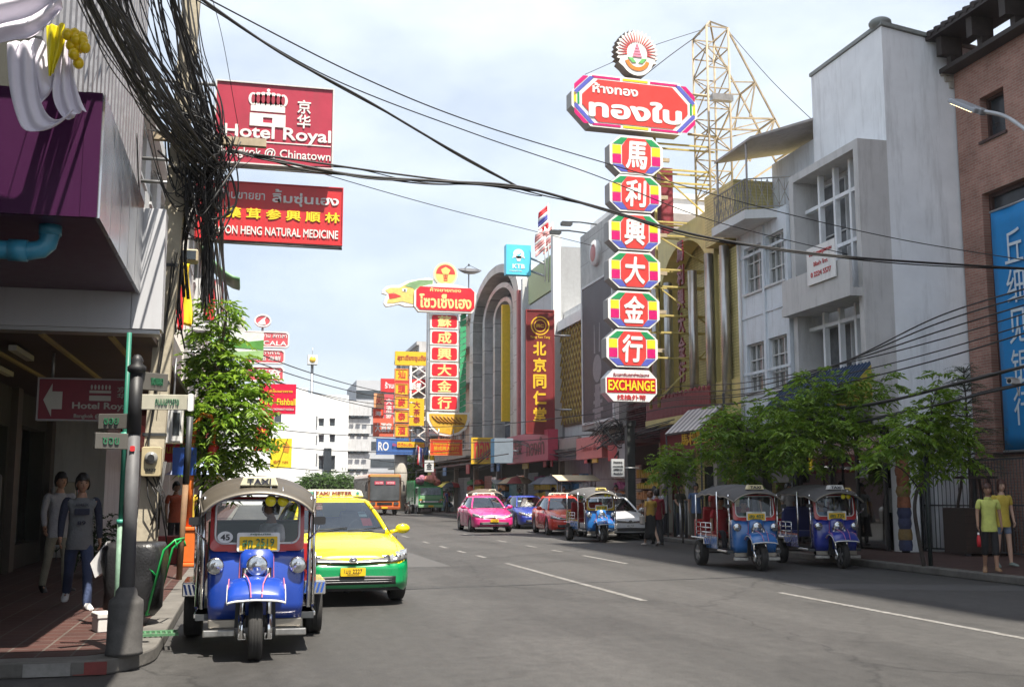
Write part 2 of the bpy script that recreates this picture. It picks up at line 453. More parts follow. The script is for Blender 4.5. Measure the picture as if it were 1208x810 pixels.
# painted lane marks
LINE = mat('worn_road_paint', (0.20, 0.195, 0.185), 0.75, var=0.75, scale=9, dirt=0.85)
mb = MB()
for x, a, b in [(5.82, 15.9, 25), (5.8, 27.2, 28.2), (5.75, 29.6, 30.6), (5.72, 32.2, 33.4), (5.7, 35.4, 36.6), (5.7, 40, 42), (5.7, 46, 48),
                (8.42, 6.0, 16.7), (8.45, 24.2, 27.6), (8.4, 29.4, 30.4), (8.35, 32.0, 33.2), (8.3, 35.6, 37), (8.3, 41, 43)]:
    mb.add([(x-.06, a, .004), (x+.06, a, .004), (x+.06, b, .004), (x-.06, b, .004)], [(0,1,2,3)])
tag(mb.build('lane_markings', LINE), kind='structure')
mb = MB()
PATCH = mat('asphalt_patch', (0.075, 0.073, 0.072), 0.75, var=0.3, scale=8)
mb.add([(9.2, 17.2, .003), (12.9, 15.8, .003), (12.95, 17.0, .003), (9.3, 18.4, .003)], [(0,1,2,3)])
mb.add([(2.6, 24, .003), (4.4, 24.2, .003), (4.3, 30, .003), (2.7, 29.7, .003)], [(0,1,2,3)])
tag(mb.build('asphalt_patch', PATCH), kind='structure')
# ================================================================== buildings: shared pieces
def W(root, mb, name, mats, parent=None, **k):
    """a part given in world metres under a thing (or under a part of it)"""
    o = mb.build(name, mats, parent or root, **k)
    if parent is None: o.location = -Vector(root.location)
    return o
def fb(mb, pl, a0, a1, z0, z1, d0, d1, mi=0):
    """box on a facade plane: pl = (axis, position, inward sign); a runs along the facade, d goes inward"""
    k, p, s = pl
    e0, e1 = sorted((p + s*d0, p + s*d1))
    return mb.box(e0, e1, a0, a1, z0, z1, mi) if k == 'x' else mb.box(a0, a1, e0, e1, z0, z1, mi)
def wall(mb, pl, a0, a1, z0, z1, holes, d0=0.0, d1=0.25, mi=0):
    A = sorted({a0, a1, *[h[0] for h in holes], *[h[1] for h in holes]}); Z = sorted({z0, z1, *[h[2] for h in holes], *[h[3] for h in holes]})
    A = [a for a in A if a0 <= a <= a1]; Z = [z for z in Z if z0 <= z <= z1]
    for i in range(len(A)-1):
        j = 0
        while j < len(Z)-1:
            ca = (A[i]+A[i+1])/2
            inside = lambda q: any(h[0] < ca < h[1] and h[2] < (Z[q]+Z[q+1])/2 < h[3] for h in holes)
            if inside(j): j += 1; continue
            k = j
            while k+1 < len(Z)-1 and not inside(k+1): k += 1
            fb(mb, pl, A[i], A[i+1], Z[j], Z[k+1], d0, d1, mi); j = k+1
def window(root, pl, a0, a1, z0, z1, nx=2, nz=2, fm=None, gm=None, dep=0.12, t=0.05, sill=True):
    fm = fm or OFFWHITE; gm = gm or WINDOW
    mb = MB()
    fb(mb, pl, a0, a0+t, z0, z1, dep-.04, dep+.06); fb(mb, pl, a1-t, a1, z0, z1, dep-.04, dep+.06)
    fb(mb, pl, a0+t, a1-t, z0, z0+t, dep-.04, dep+.06); fb(mb, pl, a0+t, a1-t, z1-t, z1, dep-.04, dep+.06)
    for i in range(1, nx):
        a = a0 + (a1-a0)*i/nx; fb(mb, pl, a-t*.35, a+t*.35, z0+t, z1-t, dep-.02, dep+.04)
    for i in range(1, nz):
        z = z0 + (z1-z0)*i/nz; fb(mb, pl, a0+t, a1-t, z-t*.35, z+t*.35, dep-.017, dep+.037)
    if sill: fb(mb, pl, a0-.06, a1+.06, z0-.07, z0-.005, -.06, dep)
    o = W(root, mb, 'window', fm)
    g = MB(); fb(g, pl, a0+t*.5, a1-t*.5, z0+t*.5, z1-t*.5, dep+.045, dep+.055)
    g.build('pane', gm, o)
    return o
def Yx(px, X): return ax(px, 450, X).y
def Zx(px, py, X): return ax(px, py, X).z
def Zy(px, py, Y): return ay(px, py, Y).z
CURT = mat('pale_curtain', (0.34, 0.33, 0.28), 0.9, var=0.35, scale=3)
# ================================================================== right side of the street, near to far
# ---- brick building with tiled cornice
BRICK = brickmat('red_brown_brick', (0.33, 0.155, 0.115), (0.40, 0.21, 0.16), (0.38, 0.31, 0.26), 0.24, 0.07, 0.007, 'YZ', 0.3)
BX = 17.9
t = thing('brick_building', 'red brown brick building with dark tiled cornice and a blue hanging banner', 'building', (BX+3, 15, 0))
pl = ('x', BX, 1)
zc = Zx(1150, 62, BX)
w1 = (Yx(1205, BX), Yx(1175, BX), Zx(1190, 152, BX), Zx(1190, 98, BX))
bay = (19.3, Yx(1171, BX), Zx(1180, 533, BX), Zx(1176, 222, BX))
holes = [w1, bay, (w1[0]-3.2, w1[1]-3.2, w1[2], w1[3]), (w1[0]-6.4, w1[1]-6.4, w1[2], w1[3]), (13.2, 17.0, bay[2], bay[3])]
mb = MB(); wall(mb, pl, 2.0, 24.55, 0, zc, holes, 0, 0.4)
mb.box(BX+.9, BX+9, 2.0, 24.55, 0, zc)
mb.box(BX, BX+9, 2.0, 2.4, 0, zc)
mb.box(BX+.4, BX+.9, 24.15, 24.54, 0, zc-.01)
W(t, mb, 'wall', BRICK)
mb = MB(); mb.box(BX+2.0, BX+16, 2.5, 21.5, zc+.02, zc+3.2); mb.box(BX+1.0, BX+16, -10, 12, zc+3.21, 56); mb.box(BX+1.0, BX+16, 12.02, 23, zc+3.21, 32)  # low setback storey, then unseen tall blocks added to shade the street
W(t, mb, 'setback_and_shade_blocks', brickmat('upper_brick', (0.33, 0.155, 0.115), (0.40, 0.21, 0.16), (0.38, 0.31, 0.26), 0.24, 0.07, 0.007, 'YZ', 0.2))
TILE = mat('dark_roof_tile', (0.045, 0.035, 0.035), 0.6, var=0.4, scale=4)
mb = MB()
mb.box(BX-.75, BX+.5, 2.0, 24.75, zc+.62, zc+.72)
for i in range(76):                                             # rounded tile ends along the eave
    y = 2.2 + i*0.3
    mb.tube([(BX-.80, y, zc+.74), (BX+.6, y, zc+1.25)], 0.085, 6)
mb.add([(BX-.78, 2.0, zc+.72), (BX-.78, 24.75, zc+.72), (BX+.6, 24.75, zc+1.2), (BX+.6, 2.0, zc+1.2)], [(0,1,2,3)])
W(t, mb, 'roof', TILE)
mb = MB()
for i in range(18):
    y = 3 + i*1.25
    mb.xprism([(y-.11, zc+.1), (y+.11, zc+.1), (y+.11, zc+.6), (y-.11, zc+.6)], BX-.62, BX)
    mb.xprism([(y-.09, zc-.12), (y+.09, zc-.12), (y+.09, zc+.1), (y-.09, zc+.1)], BX-.34, BX)
mb.box(BX-.40, BX, 2.0, 24.6, zc-.25, zc-.13)
W(t, mb, 'cornice', mat('dark_timber', (0.04, 0.03, 0.027), 0.7, var=0.4))
mb = MB()
for k, (d, z) in enumerate(((.12, -.62), (.24, -.45), (.36, -.30))):
    mb.box(BX-d, BX, 24.56, 24.66+d*.5, zc+z, zc+z+.16)
W(t, mb, 'corbel', mat('pale_stone', (0.42, 0.39, 0.34), 0.8, var=0.2, dirt=0.3))
DBRN = mat('dark_brown_frame', (0.07, 0.035, 0.03), 0.5, var=0.3)
for h in holes:
    big = h[3]-h[2] > 2
    window(t, pl, h[0], h[1], h[2], h[3], 3 if big else 1, 4 if big else 1, DBRN, WINDOW, 0.24, 0.10 if big else 0.07)
# the banner in the bay
b0, b1 = Yx(1236, BX-.12), Yx(1181, BX-.12)
bz0, bz1 = Zx(1190, 531, BX), Zx(1190, 246, BX)
g = thing('hanging_banner', 'tall bright blue banner with pale vertical writing on the brick facade', 'banner', (BX-.12, (b0+b1)/2, bz0), -PI/2)
bw, bh = b1-b0, bz1-bz0
rows = [[(-bw/2+bw*i/8, 0.02*math.sin(i*.9+j*.35), bh*j/16) for i in range(9)] for j in range(17)]
MB().grid(rows).build('cloth', SKYB, g, thick=0.006)
mb = MB(); put_text(mb, '丘细见银行', -bw*.02, bh*.50, bw*.40, bh*.83, -0.03, 0.012, 0, True, 0, 0.008)
mb.build('lettering', mat('pale_lettering', (0.62, 0.70, 0.75), 0.6), g)
for z in (bh+.03, -.03): MB().tube([(-bw/2-.05, 0, z), (bw/2+.05, 0, z)], 0.03).build('rail', STEEL, g)
# ---- fence and gate in front of the brick building
FX = 17.05
def railing(name, label, cat, p, q, z0, h, step=0.11, r=0.011, parts=True, m=None):
    m = m or DARKST
    p = Vector((*p, z0)); q = Vector((*q, z0)); d = q-p; L = d.length; d.normalize()
    o = thing(name, label, cat, (p+q)/2)
    mb = MB(); n = int(L/step)
    for i in range(n+1):
        a = p + d*(L*i/n); mb.tube([a+Vector((0,0,.06)), a+Vector((0,0,h))], r, 4)
    W(o, mb, 'bars', m)
    for z in (.08, h*.52, h-.02): W(o, MB().beam(p+Vector((0,0,z)), q+Vector((0,0,z)), .035, .035), 'rail', m)
    for e in (p, q):
        W(o, MB().beam(e, e+Vector((0,0,h+.05)), .07), 'post', m)
    return o
railing('metal_gate', 'dark metal bar gate standing against the white wall beside the brick building', 'gate', (16.6, 24.95), (17.05, 23.6), .145, 2.2)
railing('metal_fence', 'long dark metal bar fence in front of the brick building', 'fence', (17.08, 23.5), (17.05, 12.5), .145, 2.25)
# ---- tall white building with the projecting concrete frame
WALLW = mat('pale_rendered_wall', (0.84, 0.86, 0.88), 0.85, var=0.10, scale=1.2, bump=0.2, dirt=0.28)
WALLG = mat('grey_rendered_wall', (0.58, 0.57, 0.56), 0.85, var=0.13, scale=1.2, bump=0.2, dirt=0.35)
AX_, PXF = 15.85, 15.0
y0, y1 = 24.62, 28.35
zt = Zx(1062, 27, AX_)+.28
t = thing('white_building', 'tall narrow white building with blank side wall and projecting concrete grid', 'building', (17.5, 26.5, 0))
mb = MB()
mb.xprism([(y0, 3.4), (y1, 3.4), (y1, 4), (y0, 4)], AX_, 24); mb.prism([(AX_, 4), (24, 4), (24, zt-1.22), (AX_, zt)], y0, y1)
mb.box(AX_+.9, 24, y0, y1, 0, 3.4, 0)
mb.box(AX_, AX_+.45, y0, y0+.5, 0, 3.4, 0)
W(t, mb, 'wall', WALLW)
mb = MB()
mb.add([(AX_-.05, y0-.08, zt+.02), (AX_-.05, y1+.03, zt+.02), (24, y1+.03, zt-1.2), (24, y0-.08, zt-1.2),
        (AX_-.05, y0-.08, zt+.12), (AX_-.05, y1+.03, zt+.12), (24, y1+.03, zt-1.1), (24, y0-.08, zt-1.1)],
       [(3,2,1,0),(4,5,6,7),(0,1,5,4),(1,2,6,5),(2,3,7,6),(3,0,4,7)])
mb.ell((AX_+.1, y0+.2, zt+.16), .3, .3, .16)
W(t, mb, 'roof', mat('grey_roof_sheet', (0.25, 0.27, 0.26), 0.6, var=0.2, dirt=0.3))
# the projecting frame: cheeks, lintel, balcony slab, posts and transoms
zf1 = Zx(1040, 146, PXF); zf0 = Zx(1000, 335, PXF)
mb = MB()
mb.box(PXF, AX_, y0, y0+.22, 3.5, zf1)
mb.box(PXF, AX_, y1-.25, y1, 3.5, zf1-.0)
mb.box(PXF, AX_, y0+.22, y1-.25, zf1-.22, zf1)
W(t, mb, 'concrete_frame', WALLG)
mb = MB()
ym = [y0+.22+(y1-.25-y0-.22)*k/4 for k in (1, 2, 3)]
for y in ym: mb.box(PXF+.35, PXF+.50, y-.05, y+.05, 3.9, zf1-.22)
for k, z in enumerate((4.6, 6.15, zf0+1.25, zf0+2.6)): mb.box(PXF+.36, PXF+.49, y0+.22, y1-.25, z-.05, z+.05)
W(t, mb, 'grid', WALLW)
mb = MB()
for k, z in enumerate((6.75, 3.5)): W(t, MB().box(PXF-.35+k*.5, PXF+.6, y0+.05, y1, z-.22, z), 'balcony_slab', WALLG)
mb = MB(); mb.box(PXF-.33, PXF-.25, y0+.07, y1-.02, 6.75, 7.55); mb.box(PXF-.25, PXF-.002, y1-.10, y1-.02, 6.75, 7.55)
W(t, mb, 'balcony_parapet', WALLG)
for (a, b, z0, z1) in ((y0+.35, y0+1.6, zf0+.3, zf1-.4), (y0+1.85, y1-.5, zf0+.3, zf1-.4), (y0+.35, y0+1.6, 4.0, 6.2), (y0+1.85, y1-.5, 4.0, 6.2)):
    window(t, ('x', AX_-.16, 1), a, b, z0, z1, 2, 2, OFFWHITE, mat('dusty_window', (0.16, 0.17, 0.18), 0.2, var=0.3), 0.06, 0.05, False)
mb = MB(); mb.box(13.9, AX_, y0+.1, y1+3.0, 3.28, 3.45)
W(t, mb, 'canopy', mat('dark_canopy', (0.05, 0.05, 0.055), 0.7, var=0.3))
# notice board on the balcony
nb = thing('notice_board', 'white notice board with red writing hung on the concrete balcony', 'sign', (PXF-.36, (Yx(958, PXF-.36)+Yx(992, PXF-.36))/2, Zx(975, 330, PXF-.36)), -PI/2)
nw, nh = abs(Yx(958, PXF-.36)-Yx(992, PXF-.36)), Zx(975, 285, PXF-.36)-Zx(975, 330, PXF-.36)
MB().box(-nw/2, nw/2, -.03, 0, 0, nh).build('panel', WHITE, nb)
mb = MB(); put_text(mb, 'จำหน่ายทองรูปพรรณ', 0, nh*.8, nw*.8, nh*.14, -.03); put_text(mb, 'ให้เช่า โทร', 0, nh*.52, nw*.5, nh*.12, -.03); put_text(mb, '0 2224 5577', 0, nh*.25, nw*.72, nh*.14, -.03)
mb.build('lettering', RED, nb)
# ---- white shophouse with the roofed balcony
SX = 14.9
sy0, sy1 = 28.4, Yx(877, SX)
zb = Zx(895, 258, SX); zr = Zx(900, 175, SX)
t = thing('white_shophouse', 'pale blue white shophouse with roofed corner balcony and tall white windows', 'building', (SX+2, (sy0+sy1)/2, 0))
wpl = ('x', SX, 1)
SHW = mat('pale_blue_white_wall', (0.68, 0.73, 0.78), 0.85, var=0.12, scale=1.5, bump=0.2, dirt=0.35)
c1, c2, c3, c4 = Yx(903, SX), Yx(882, SX), Yx(930, SX), Yx(908, SX)
hs = [(c1, c2, Zx(892, 343, SX), Zx(892, 288, SX)), (c3, c4, Zx(918, 332, SX), Zx(918, 272, SX)),
      (c1, c2, Zx(892, 462, SX), Zx(892, 404, SX)), (c3, c4, Zx(918, 458, SX), Zx(918, 396, SX))]
mb = MB(); wall(mb, wpl, sy0, sy1, 3.45, zb, hs, 0, .25)
mb.box(SX+.6, 22, sy0, sy1, 3.45, zb)
mb.box(SX+.25, SX+.6, sy0, sy0+.2, 3.45, zb); mb.box(SX+.25, SX+.6, sy1-.2, sy1, 3.45, zb)
for z in (zb-1.0, zb-2.9, 5.2): mb.box(SX-.03, SX-.002, sy0, sy1, z-.04, z+.04)
mb.box(SX-.05, SX-.002, (c1+c4)/2-.07, (c1+c4)/2+.07, 3.5, zb-.3)
mb.box(SX+1.2, 22, sy0, sy1, zb, zr+.1)
mb.box(SX+1.5, 22, sy0+.1, sy1, 0, 3.45, 0)
W(t, mb, 'wall', SHW)
for h in hs: window(t, wpl, *h, 3, 3, OFFWHITE, mat('curtained_window', (0.20, 0.21, 0.20), 0.25, var=0.5, scale=3), 0.14, 0.05)
mb = MB(); mb.slab([(SX-.85, sy0+.9), (SX+1.2, sy0-.02), (SX+1.2, sy1+.2), (SX-.85, sy1+.2)], zb-.25, zb+.02)
W(t, mb, 'balcony_slab', OFFWHITE)
mb = MB()
rail = [(SX-.78, sy1+.12), (SX-.78, sy0+1.0), (SX+1.15, sy0+.08)]
for a, b in zip(rail, rail[1:]):
    L = math.dist(a, b); n = int(L/.16)
    for z in (.12, .98): mb.beam((*a, zb+z), (*b, zb+z), .035)
    for i in range(n+1):
        k = i/n; p = (a[0]+(b[0]-a[0])*k, a[1]+(b[1]-a[1])*k)
        mb.tube([(*p, zb+.02), (*p, zb+.98)], .012, 4)
        if i < n and i % 2 == 0:
            k2 = (i+2)/n if i+2 <= n else 1; q = (a[0]+(b[0]-a[0])*k2, a[1]+(b[1]-a[1])*k2)
            mb.beam((*p, zb+.15), (*q, zb+.95), .018); mb.beam((*p, zb+.95), (*q, zb+.15), .018)
W(t, mb, 'balcony_railing', mat('old_grey_iron', (0.30, 0.28, 0.25), 0.7, 0.2, var=0.3))
mb = MB()
mb.add([(SX-.75, sy0+.6, zr+.02), (SX-.75, sy1+.1, zr+.02), (22, sy1+.1, zr+1.6), (22, sy0-.1, zr+1.6), (SX+1.0, sy0-.1, zr+.52),
        (SX-.75, sy0+.6, zr+.09), (SX-.75, sy1+.1, zr+.09), (22, sy1+.1, zr+1.67), (22, sy0-.1, zr+1.67), (SX+1.0, sy0-.1, zr+.59)],
       [(4,3,2,1,0),(5,6,7,8,9),(0,1,6,5),(1,2,7,6),(2,3,8,7),(3,4,9,8),(4,0,5,9)])
for p in ((SX-.68, sy1+.02), (SX-.68, sy0+1.05)): mb.tube([(*p, zb), (*p, zr+.1)], .035, 6)
W(t, mb, 'balcony_roof', mat('weathered_roof', (0.40, 0.36, 0.34), 0.7, var=0.2, dirt=0.3))
window(t, ('y', sy0, 1), SX+1.5, SX+2.7, zr-1.15, zr-.05, 2, 1, mat('orange_wood_frame', (0.38, 0.16, 0.03), 0.5), WINDOW, -.06, .07, False)
mb = MB(); mb.tube([(SX-.08, sy1-.05, 3.6), (SX-.08, sy1-.05, zb-.3)], .05); W(t, mb, 'drainpipe', WHITE)
t = thing('sheet_awning', 'blue corrugated sheet awning with yellow end panel above the trees', 'awning', (14.4, 26.4, 3.7))
A0, A1, XA, XB, ZA, ZB = 24.4, 28.5, 13.95, 14.98, 3.72, 4.75
mb = MB(); mb.add([(XA, A0, ZA), (XA, A1, ZA), (XB, A1, ZB), (XB, A0, ZB), (XA, A0, ZA+.05), (XA, A1, ZA+.05), (XB, A1, ZB+.05), (XB, A0, ZB+.05)],
                  [(3,2,1,0),(4,5,6,7),(0,1,5,4),(1,2,6,5),(2,3,7,6),(3,0,4,7)])
for i in range(26):
    y = A0+.05+i*(A1-A0-.1)/25.0; mb.beam((XA, y, ZA+.08), (XB, y, ZB+.08), .04)
W(t, mb, 'sheet', mat('blue_corrugated_sheet', (0.03, 0.065, 0.13), 0.5, var=0.3, dirt=.2))
W(t, MB().add([(XA, A0-.01, ZA), (XB, A0-.01, ZA), (XB, A0-.01, ZB)], [(0,1,2)]), 'end_panel', mat('ochre_panel', (.50, .38, .06), .5, var=.2), thick=.02)
for y in (A0+.1, A1-.1): W(t, MB().beam((XA+.1, y, ZA), (XB, y, ZA-.1), .04), 'bracket', STEEL)
# ---- olive yellow gold shop with steel columns and arch
OLIVE = brickmat('olive_tile', (0.62, 0.53, 0.23), (0.56, 0.48, 0.20), (0.30, 0.24, 0.08), 0.30, 0.10, 0.008, 'YZ', 0.2, 0.45, 0.0)
OLIVEP = mat('olive_yellow_panel', (0.62, 0.52, 0.21), 0.5, var=0.15, scale=2, dirt=0.15)
gy0, gy1 = sy1+.02, 39.2
GX = 15.1
zg = Zx(850, 222, GX-.3)
t = thing('gold_shop_building', 'olive yellow gold shop building with steel columns, arched recess and red balcony', 'building', (GX+2, 35, 0))
mb = MB()
mb.box(GX+.8, 24, gy0, gy1, 0, zg)
mb.box(GX, GX+.8, gy0, gy0+2.1, 4.2, zg-2.0)
mb.box(GX-.35, GX+.8, gy0, gy0+2.3, zg-1.75, zg)
W(t, mb, 'wall', OLIVE)
mb = MB()
ayc = (gy0+2.3+gy1)/2; ar = (gy1-gy0-2.3)/2-.25; zsp = zg-1.7-.2
out = [(gy0+2.3, 5.2), (ayc-ar, 5.2)] + [(ayc-ar*math.cos(a), zsp-1.2+ar*.9*math.sin(a)) for a in [PI*k/16 for k in range(17)]] + [(ayc+ar, 5.2), (gy1, 5.2), (gy1, zg-.3), (gy0+2.3, zg-.3)]
mb.xprism(out, GX-.05, GX+.7)
W(t, mb, 'arch_wall', OLIVEP)
for y in (gy0+2.45, gy0+1.2, ayc-ar*.45, ayc+ar*.5, gy1-.2):
    W(t, MB().tube([(GX-.18, y, 4.3), (GX-.18, y, zsp+ (0 if y < gy0+2.6 or y > gy1-.5 else -.3))], .16, 14), 'column', mat('brushed_column_steel', (0.45, 0.44, 0.42), 0.3, 0.85, var=0.25, scale=2))
mb = MB(); put_text(mb, '馬利興大金行', 0, 0, .6, 5.2, 0, .05, 0, True, 0, .05)
o = W(t, MB().add([(GX-.22-.0+v[1], ayc-v[0]-.2, v[2]+8.0) for v in mb.v], mb.f), 'lettering', mat('dark_red_letters', (0.20, 0.02, 0.03), 0.4))
mb = MB(); mb.box(GX-.6, GX+.8, gy0, gy1, 4.0, 4.25); mb.box(GX-.1, GX+.8, gy0, gy1, 4.25, 5.2)
W(t, mb, 'balcony_slab', OLIVEP)
mb = MB(); n = 46
for i in range(n):
    y = gy0+1.8+(gy1-gy0-1.9)*i/(n-1)
    mb.box(GX-.58, GX-.53, y-.045, y+.045, 4.25, 4.98+.12*math.sin(i*1.3)**2)
    if i % 3 == 0: mb.ell((GX-.56, y, 5.02), .06, .07, .10, 6, 5)
mb.box(GX-.57, GX-.54, gy0+1.8, gy1, 4.35, 4.42); mb.box(GX-.57, GX-.54, gy0+1.8, gy1, 4.8, 4.86)
W(t, mb, 'balcony_railing', mat('carved_dark_red', (0.22, 0.035, 0.045), 0.5, var=0.3))
mb = MB(); mb.box(GX-.1, GX, gy0+.2, gy1-.2, 3.0, 3.95); W(t, mb, 'shop_sign', mat('deep_red_fascia', (0.17, 0.012, 0.018), 0.5, var=0.2))
mb = MB(); put_text(mb, '馬利興金行', 0, 0, 3.4, .5, 0, .03); 
W(t, MB().add([(GX-.115+v[1], 35.2-v[0], v[2]+3.5) for v in mb.v], mb.f), 'lettering', GOLD)
# ground floor shop front under the balcony
for k, y in enumerate((gy0+.1, gy0+2.6, gy0+5.1, gy1-.3)):
    W(t, MB().box(GX, GX+.3, y, y+.28, 0, 3.0), 'pillar', CONC)
for k, (a, b, m) in enumerate(((gy0+.6, gy0+1.3, SKYB), (gy0+1.4, gy0+2.0, GREEN), (gy0+3.1, gy0+3.6, LEMON), (gy0+3.8, gy0+4.8, GLASSD))):
    W(t, MB().box(GX+.5, GX+.53, a, b, .5, 2.5), 'display_panel', m)
# striped porch canopy before the gold shop
t = thing('striped_awning', 'grey and white striped sloping awning before the olive gold shop', 'awning', (GX-.7, 33.2, 0))
sa = mat('awning_grey', (0.25, 0.26, 0.28), 0.6); sw = mat('awning_white', (0.62, 0.62, 0.62), 0.6)
mb = MB(); a0, a1 = 32.0, 34.9; n = 14
for i in range(n):
    u, v = a0+(a1-a0)*i/n, a0+(a1-a0)*(i+1)/n
    mb.add([(13.6, u, 3.55), (13.6, v, 3.55), (GX-.65, v, 4.35), (GX-.65, u, 4.35)], [(0,1,2,3)], i % 2)
W(t, mb, 'canvas', [sa, sw], thick=0.02)
mb = MB()
for y in (a0, a1): mb.tube([(13.65, y, .14), (13.65, y, 3.55)], .03, 6); mb.beam((13.65, y, 3.5), (GX-.6, y, 3.6), .03)
mb.beam((13.65, a0, 3.52), (13.65, a1, 3.52), .04)
W(t, mb, 'frame', DARKST)
# ---- maroon louvred facade and grey slab with dark poster
MX = 15.3
def ysp(px): return Yx(px, MX)
m0, m1 = gy1+.02, 43.5
t = thing('maroon_building', 'maroon fronted building with dark louvres beneath the octagon signs', 'building', (MX+2, (m0+m1)/2, 0))
zt_ = Zx(706, 255, MX)
mb = MB(); mb.box(MX+.3, 24, m0, m1, 0, 9); mb.box(MX+.3, MX+.5, m0, m1, 9, zt_); mb.box(MX, MX+.3, m0, m1, 5.3, zt_)
W(t, mb, 'wall', mat('maroon_panel', (0.25, 0.035, 0.055), 0.45, var=0.18, scale=1.5, dirt=0.2))
for (z0, z1) in ((3.7, 5.2), (zt_-2.2, zt_-.6)):
    mb = MB(); n = 16
    for i in range(n):
        z = z0+(z1-z0)*i/n; mb.add([(MX-.06, m0, z), (MX-.06, m1, z), (MX+.1, m1, z+.09), (MX+.1, m0, z+.09)], [(0,1,2,3)])
    W(t, mb, 'louvres', mat('dark_maroon_slats', (0.10, 0.025, 0.03), 0.5), thick=.015)
mb = MB(); mb.box(MX+.28, MX+.3, m0+.4, m1-.3, .2, 2.7)
for i in range(22): mb.box(MX+.24, MX+.28, m0+.4, m1-.3, .3+i*.11, .36+i*.11)
W(t, mb, 'shutter', mat('red_roller_shutter', (0.42, 0.09, 0.07), 0.5, var=0.2))
GXS = 14.95
s0, s1 = 43.55, Yx(686, GXS)
zs0, zs1 = Zx(690, 508, GXS), Zx(700, 268, GXS)
t = thing('grey_slab_facade', 'tall grey stone slab facade carrying a long dark poster and round emblem', 'building', (GXS+2, (s0+s1)/2, 0))
mb = MB(); mb.box(GXS, 22, s0, s1, zs0, zs1); mb.box(GXS+.5, 22, s0, s1, 0, zs0)
W(t, mb, 'wall', brickmat('grey_stone_panels', (0.40, 0.39, 0.37), (0.36, 0.35, 0.34), (0.22, 0.21, 0.2), 1.9, 1.1, 0.02, 'YZ', 0.2, 0.5, 0.0))
pw0, pw1, pz0, pz1 = s0+.65, s1-.35, zs0+.35, zs1-2.6
mb = MB(); mb.box(GXS-.03, GXS-.001, pw0, pw1, pz0, pz1); W(t, mb, 'poster', mat('dark_grey_poster', (0.075, 0.065, 0.075), 0.55, var=0.5, scale=0.8))
mb = MB(); 
for a, b, c, d in ((pw0-.12, pw0, pz0-.1, pz1+.1), (pw1, pw1+.12, pz0-.1, pz1+.1)): mb.box(GXS-.06, GXS-.002, a, b, c, d)
mb.box(GXS-.06, GXS-.002, pw0, pw1, pz1, pz1+.1); mb.box(GXS-.06, GXS-.002, pw0, pw1, pz0-.1, pz0)
W(t, mb, 'poster_frame', OFFWHITE)
pc = (pw0+pw1)/2
gr = mat('poster_grey_figure', (0.24, 0.22, 0.23), 0.6, var=0.2)
mb = MB()
ring = lambda cy_, cz_, r, w_: [(cy_+r*math.cos(2*PI*k/20), cz_+r*math.sin(2*PI*k/20)) for k in range(20)]
for dy in (-.35, .35): mb.xprism([(pc+dy-.10, pz1-3.2), (pc+dy+.10, pz1-3.2), (pc+dy*1.1+.04, pz1-1.9), (pc+dy*1.1-.04, pz1-1.9)], GXS-.036, GXS-.031)
mb.xprism(ring(pc, pz1-3.9, .62, 0), GXS-.037, GXS-.031)
mb.xprism([(pc-.5, pz1-6.6), (pc+.5, pz1-6.6), (pc+.3, pz1-4.6), (pc-.3, pz1-4.6)], GXS-.035, GXS-.031)
for i in range(5): mb.box(GXS-.036, GXS-.031, pc-.8+.1*i, pc+.7-.12*i, pz0+.4+i*.35, pz0+.55+i*.35)
W(t, mb, 'printed_figure', gr)
mb = MB().lathe([(0, -.18), (.55, -.18), (.6, -.1), (.6, 0)], (GXS, pc, zs1-1.3), 'x', 26); W(t, mb, 'emblem_disc', OFFWHITE)
mb = MB().lathe([(0, -.2), (.38, -.19), (.40, -.178)], (GXS, pc, zs1-1.3), 'x', 22); W(t, mb, 'emblem', mat('faded_red', (0.45, 0.16, 0.15), 0.5))
# ---- building with the diamond lattice screen and white upper block
LX = 15.35
l0, l1 = s1+.02, Yx(660, LX)
zl = Zx(672, 385, LX)
t = thing('lattice_building', 'building with yellow diamond lattice screen and plain white block on top', 'building', (LX+2, (l0+l1)/2, 0))
mb = MB(); mb.box(LX+.25, 23, l0, l1, 0, zl+1.0)
W(t, mb, 'wall', OFFWHITE)
mb = MB(); n = 16; hh = zl-5.0
Lw = l1-l0
def clipseg(y, z, s):
    """diagonal bar through the screen, clipped to it"""
    pts = []
    for k in range(2):
        pass
    return pts
for k in range(-14, 34):
    for s in (1, -1):
        c = k*.5
        lo, hi = None, None
        for j in range(0, 81):
            z = 5.0 + hh*j/80; y = l0 + (c - (z-5.0) if s > 0 else c - 8 + (z-5.0)) 
            y = l0 + c + s*(z-5.0)*0.8 - (0 if s > 0 else 0)
            if l0 <= y <= l1:
                if lo is None: lo = (y, z)
                hi = (y, z)
        if lo and hi and hi[1]-lo[1] > .15:
            d = (LX+.08 if s > 0 else LX+.05)
            mb.beam((d, lo[0], lo[1]), (d, hi[0], hi[1]), .07, .03)
W(t, mb, 'lattice_screen', mat('lattice_yellow', (0.50, 0.38, 0.11), 0.5, var=0.15))
mb = MB(); mb.box(LX+.18, LX+.24, l0+.05, l1-.05, 4.9, zl); W(t, mb, 'screen_back', mat('brown_back_panel', (0.16, 0.11, 0.05), 0.7))
mb = MB(); mb.add([(LX-.1, l0, zl), (LX-.1, l1, zl), (LX+3, l1, zl+1.2), (LX+3, l0, zl+1.2), (LX-.1, l0, zl+.5), (LX-.1, l1, zl+.5), (LX+3, l1, zl+1.7), (LX+3, l0, zl+1.7)],
                  [(3,2,1,0),(4,5,6,7),(0,1,5,4),(1,2,6,5),(2,3,7,6),(3,0,4,7)])
W(t, mb, 'parapet', WHITE)
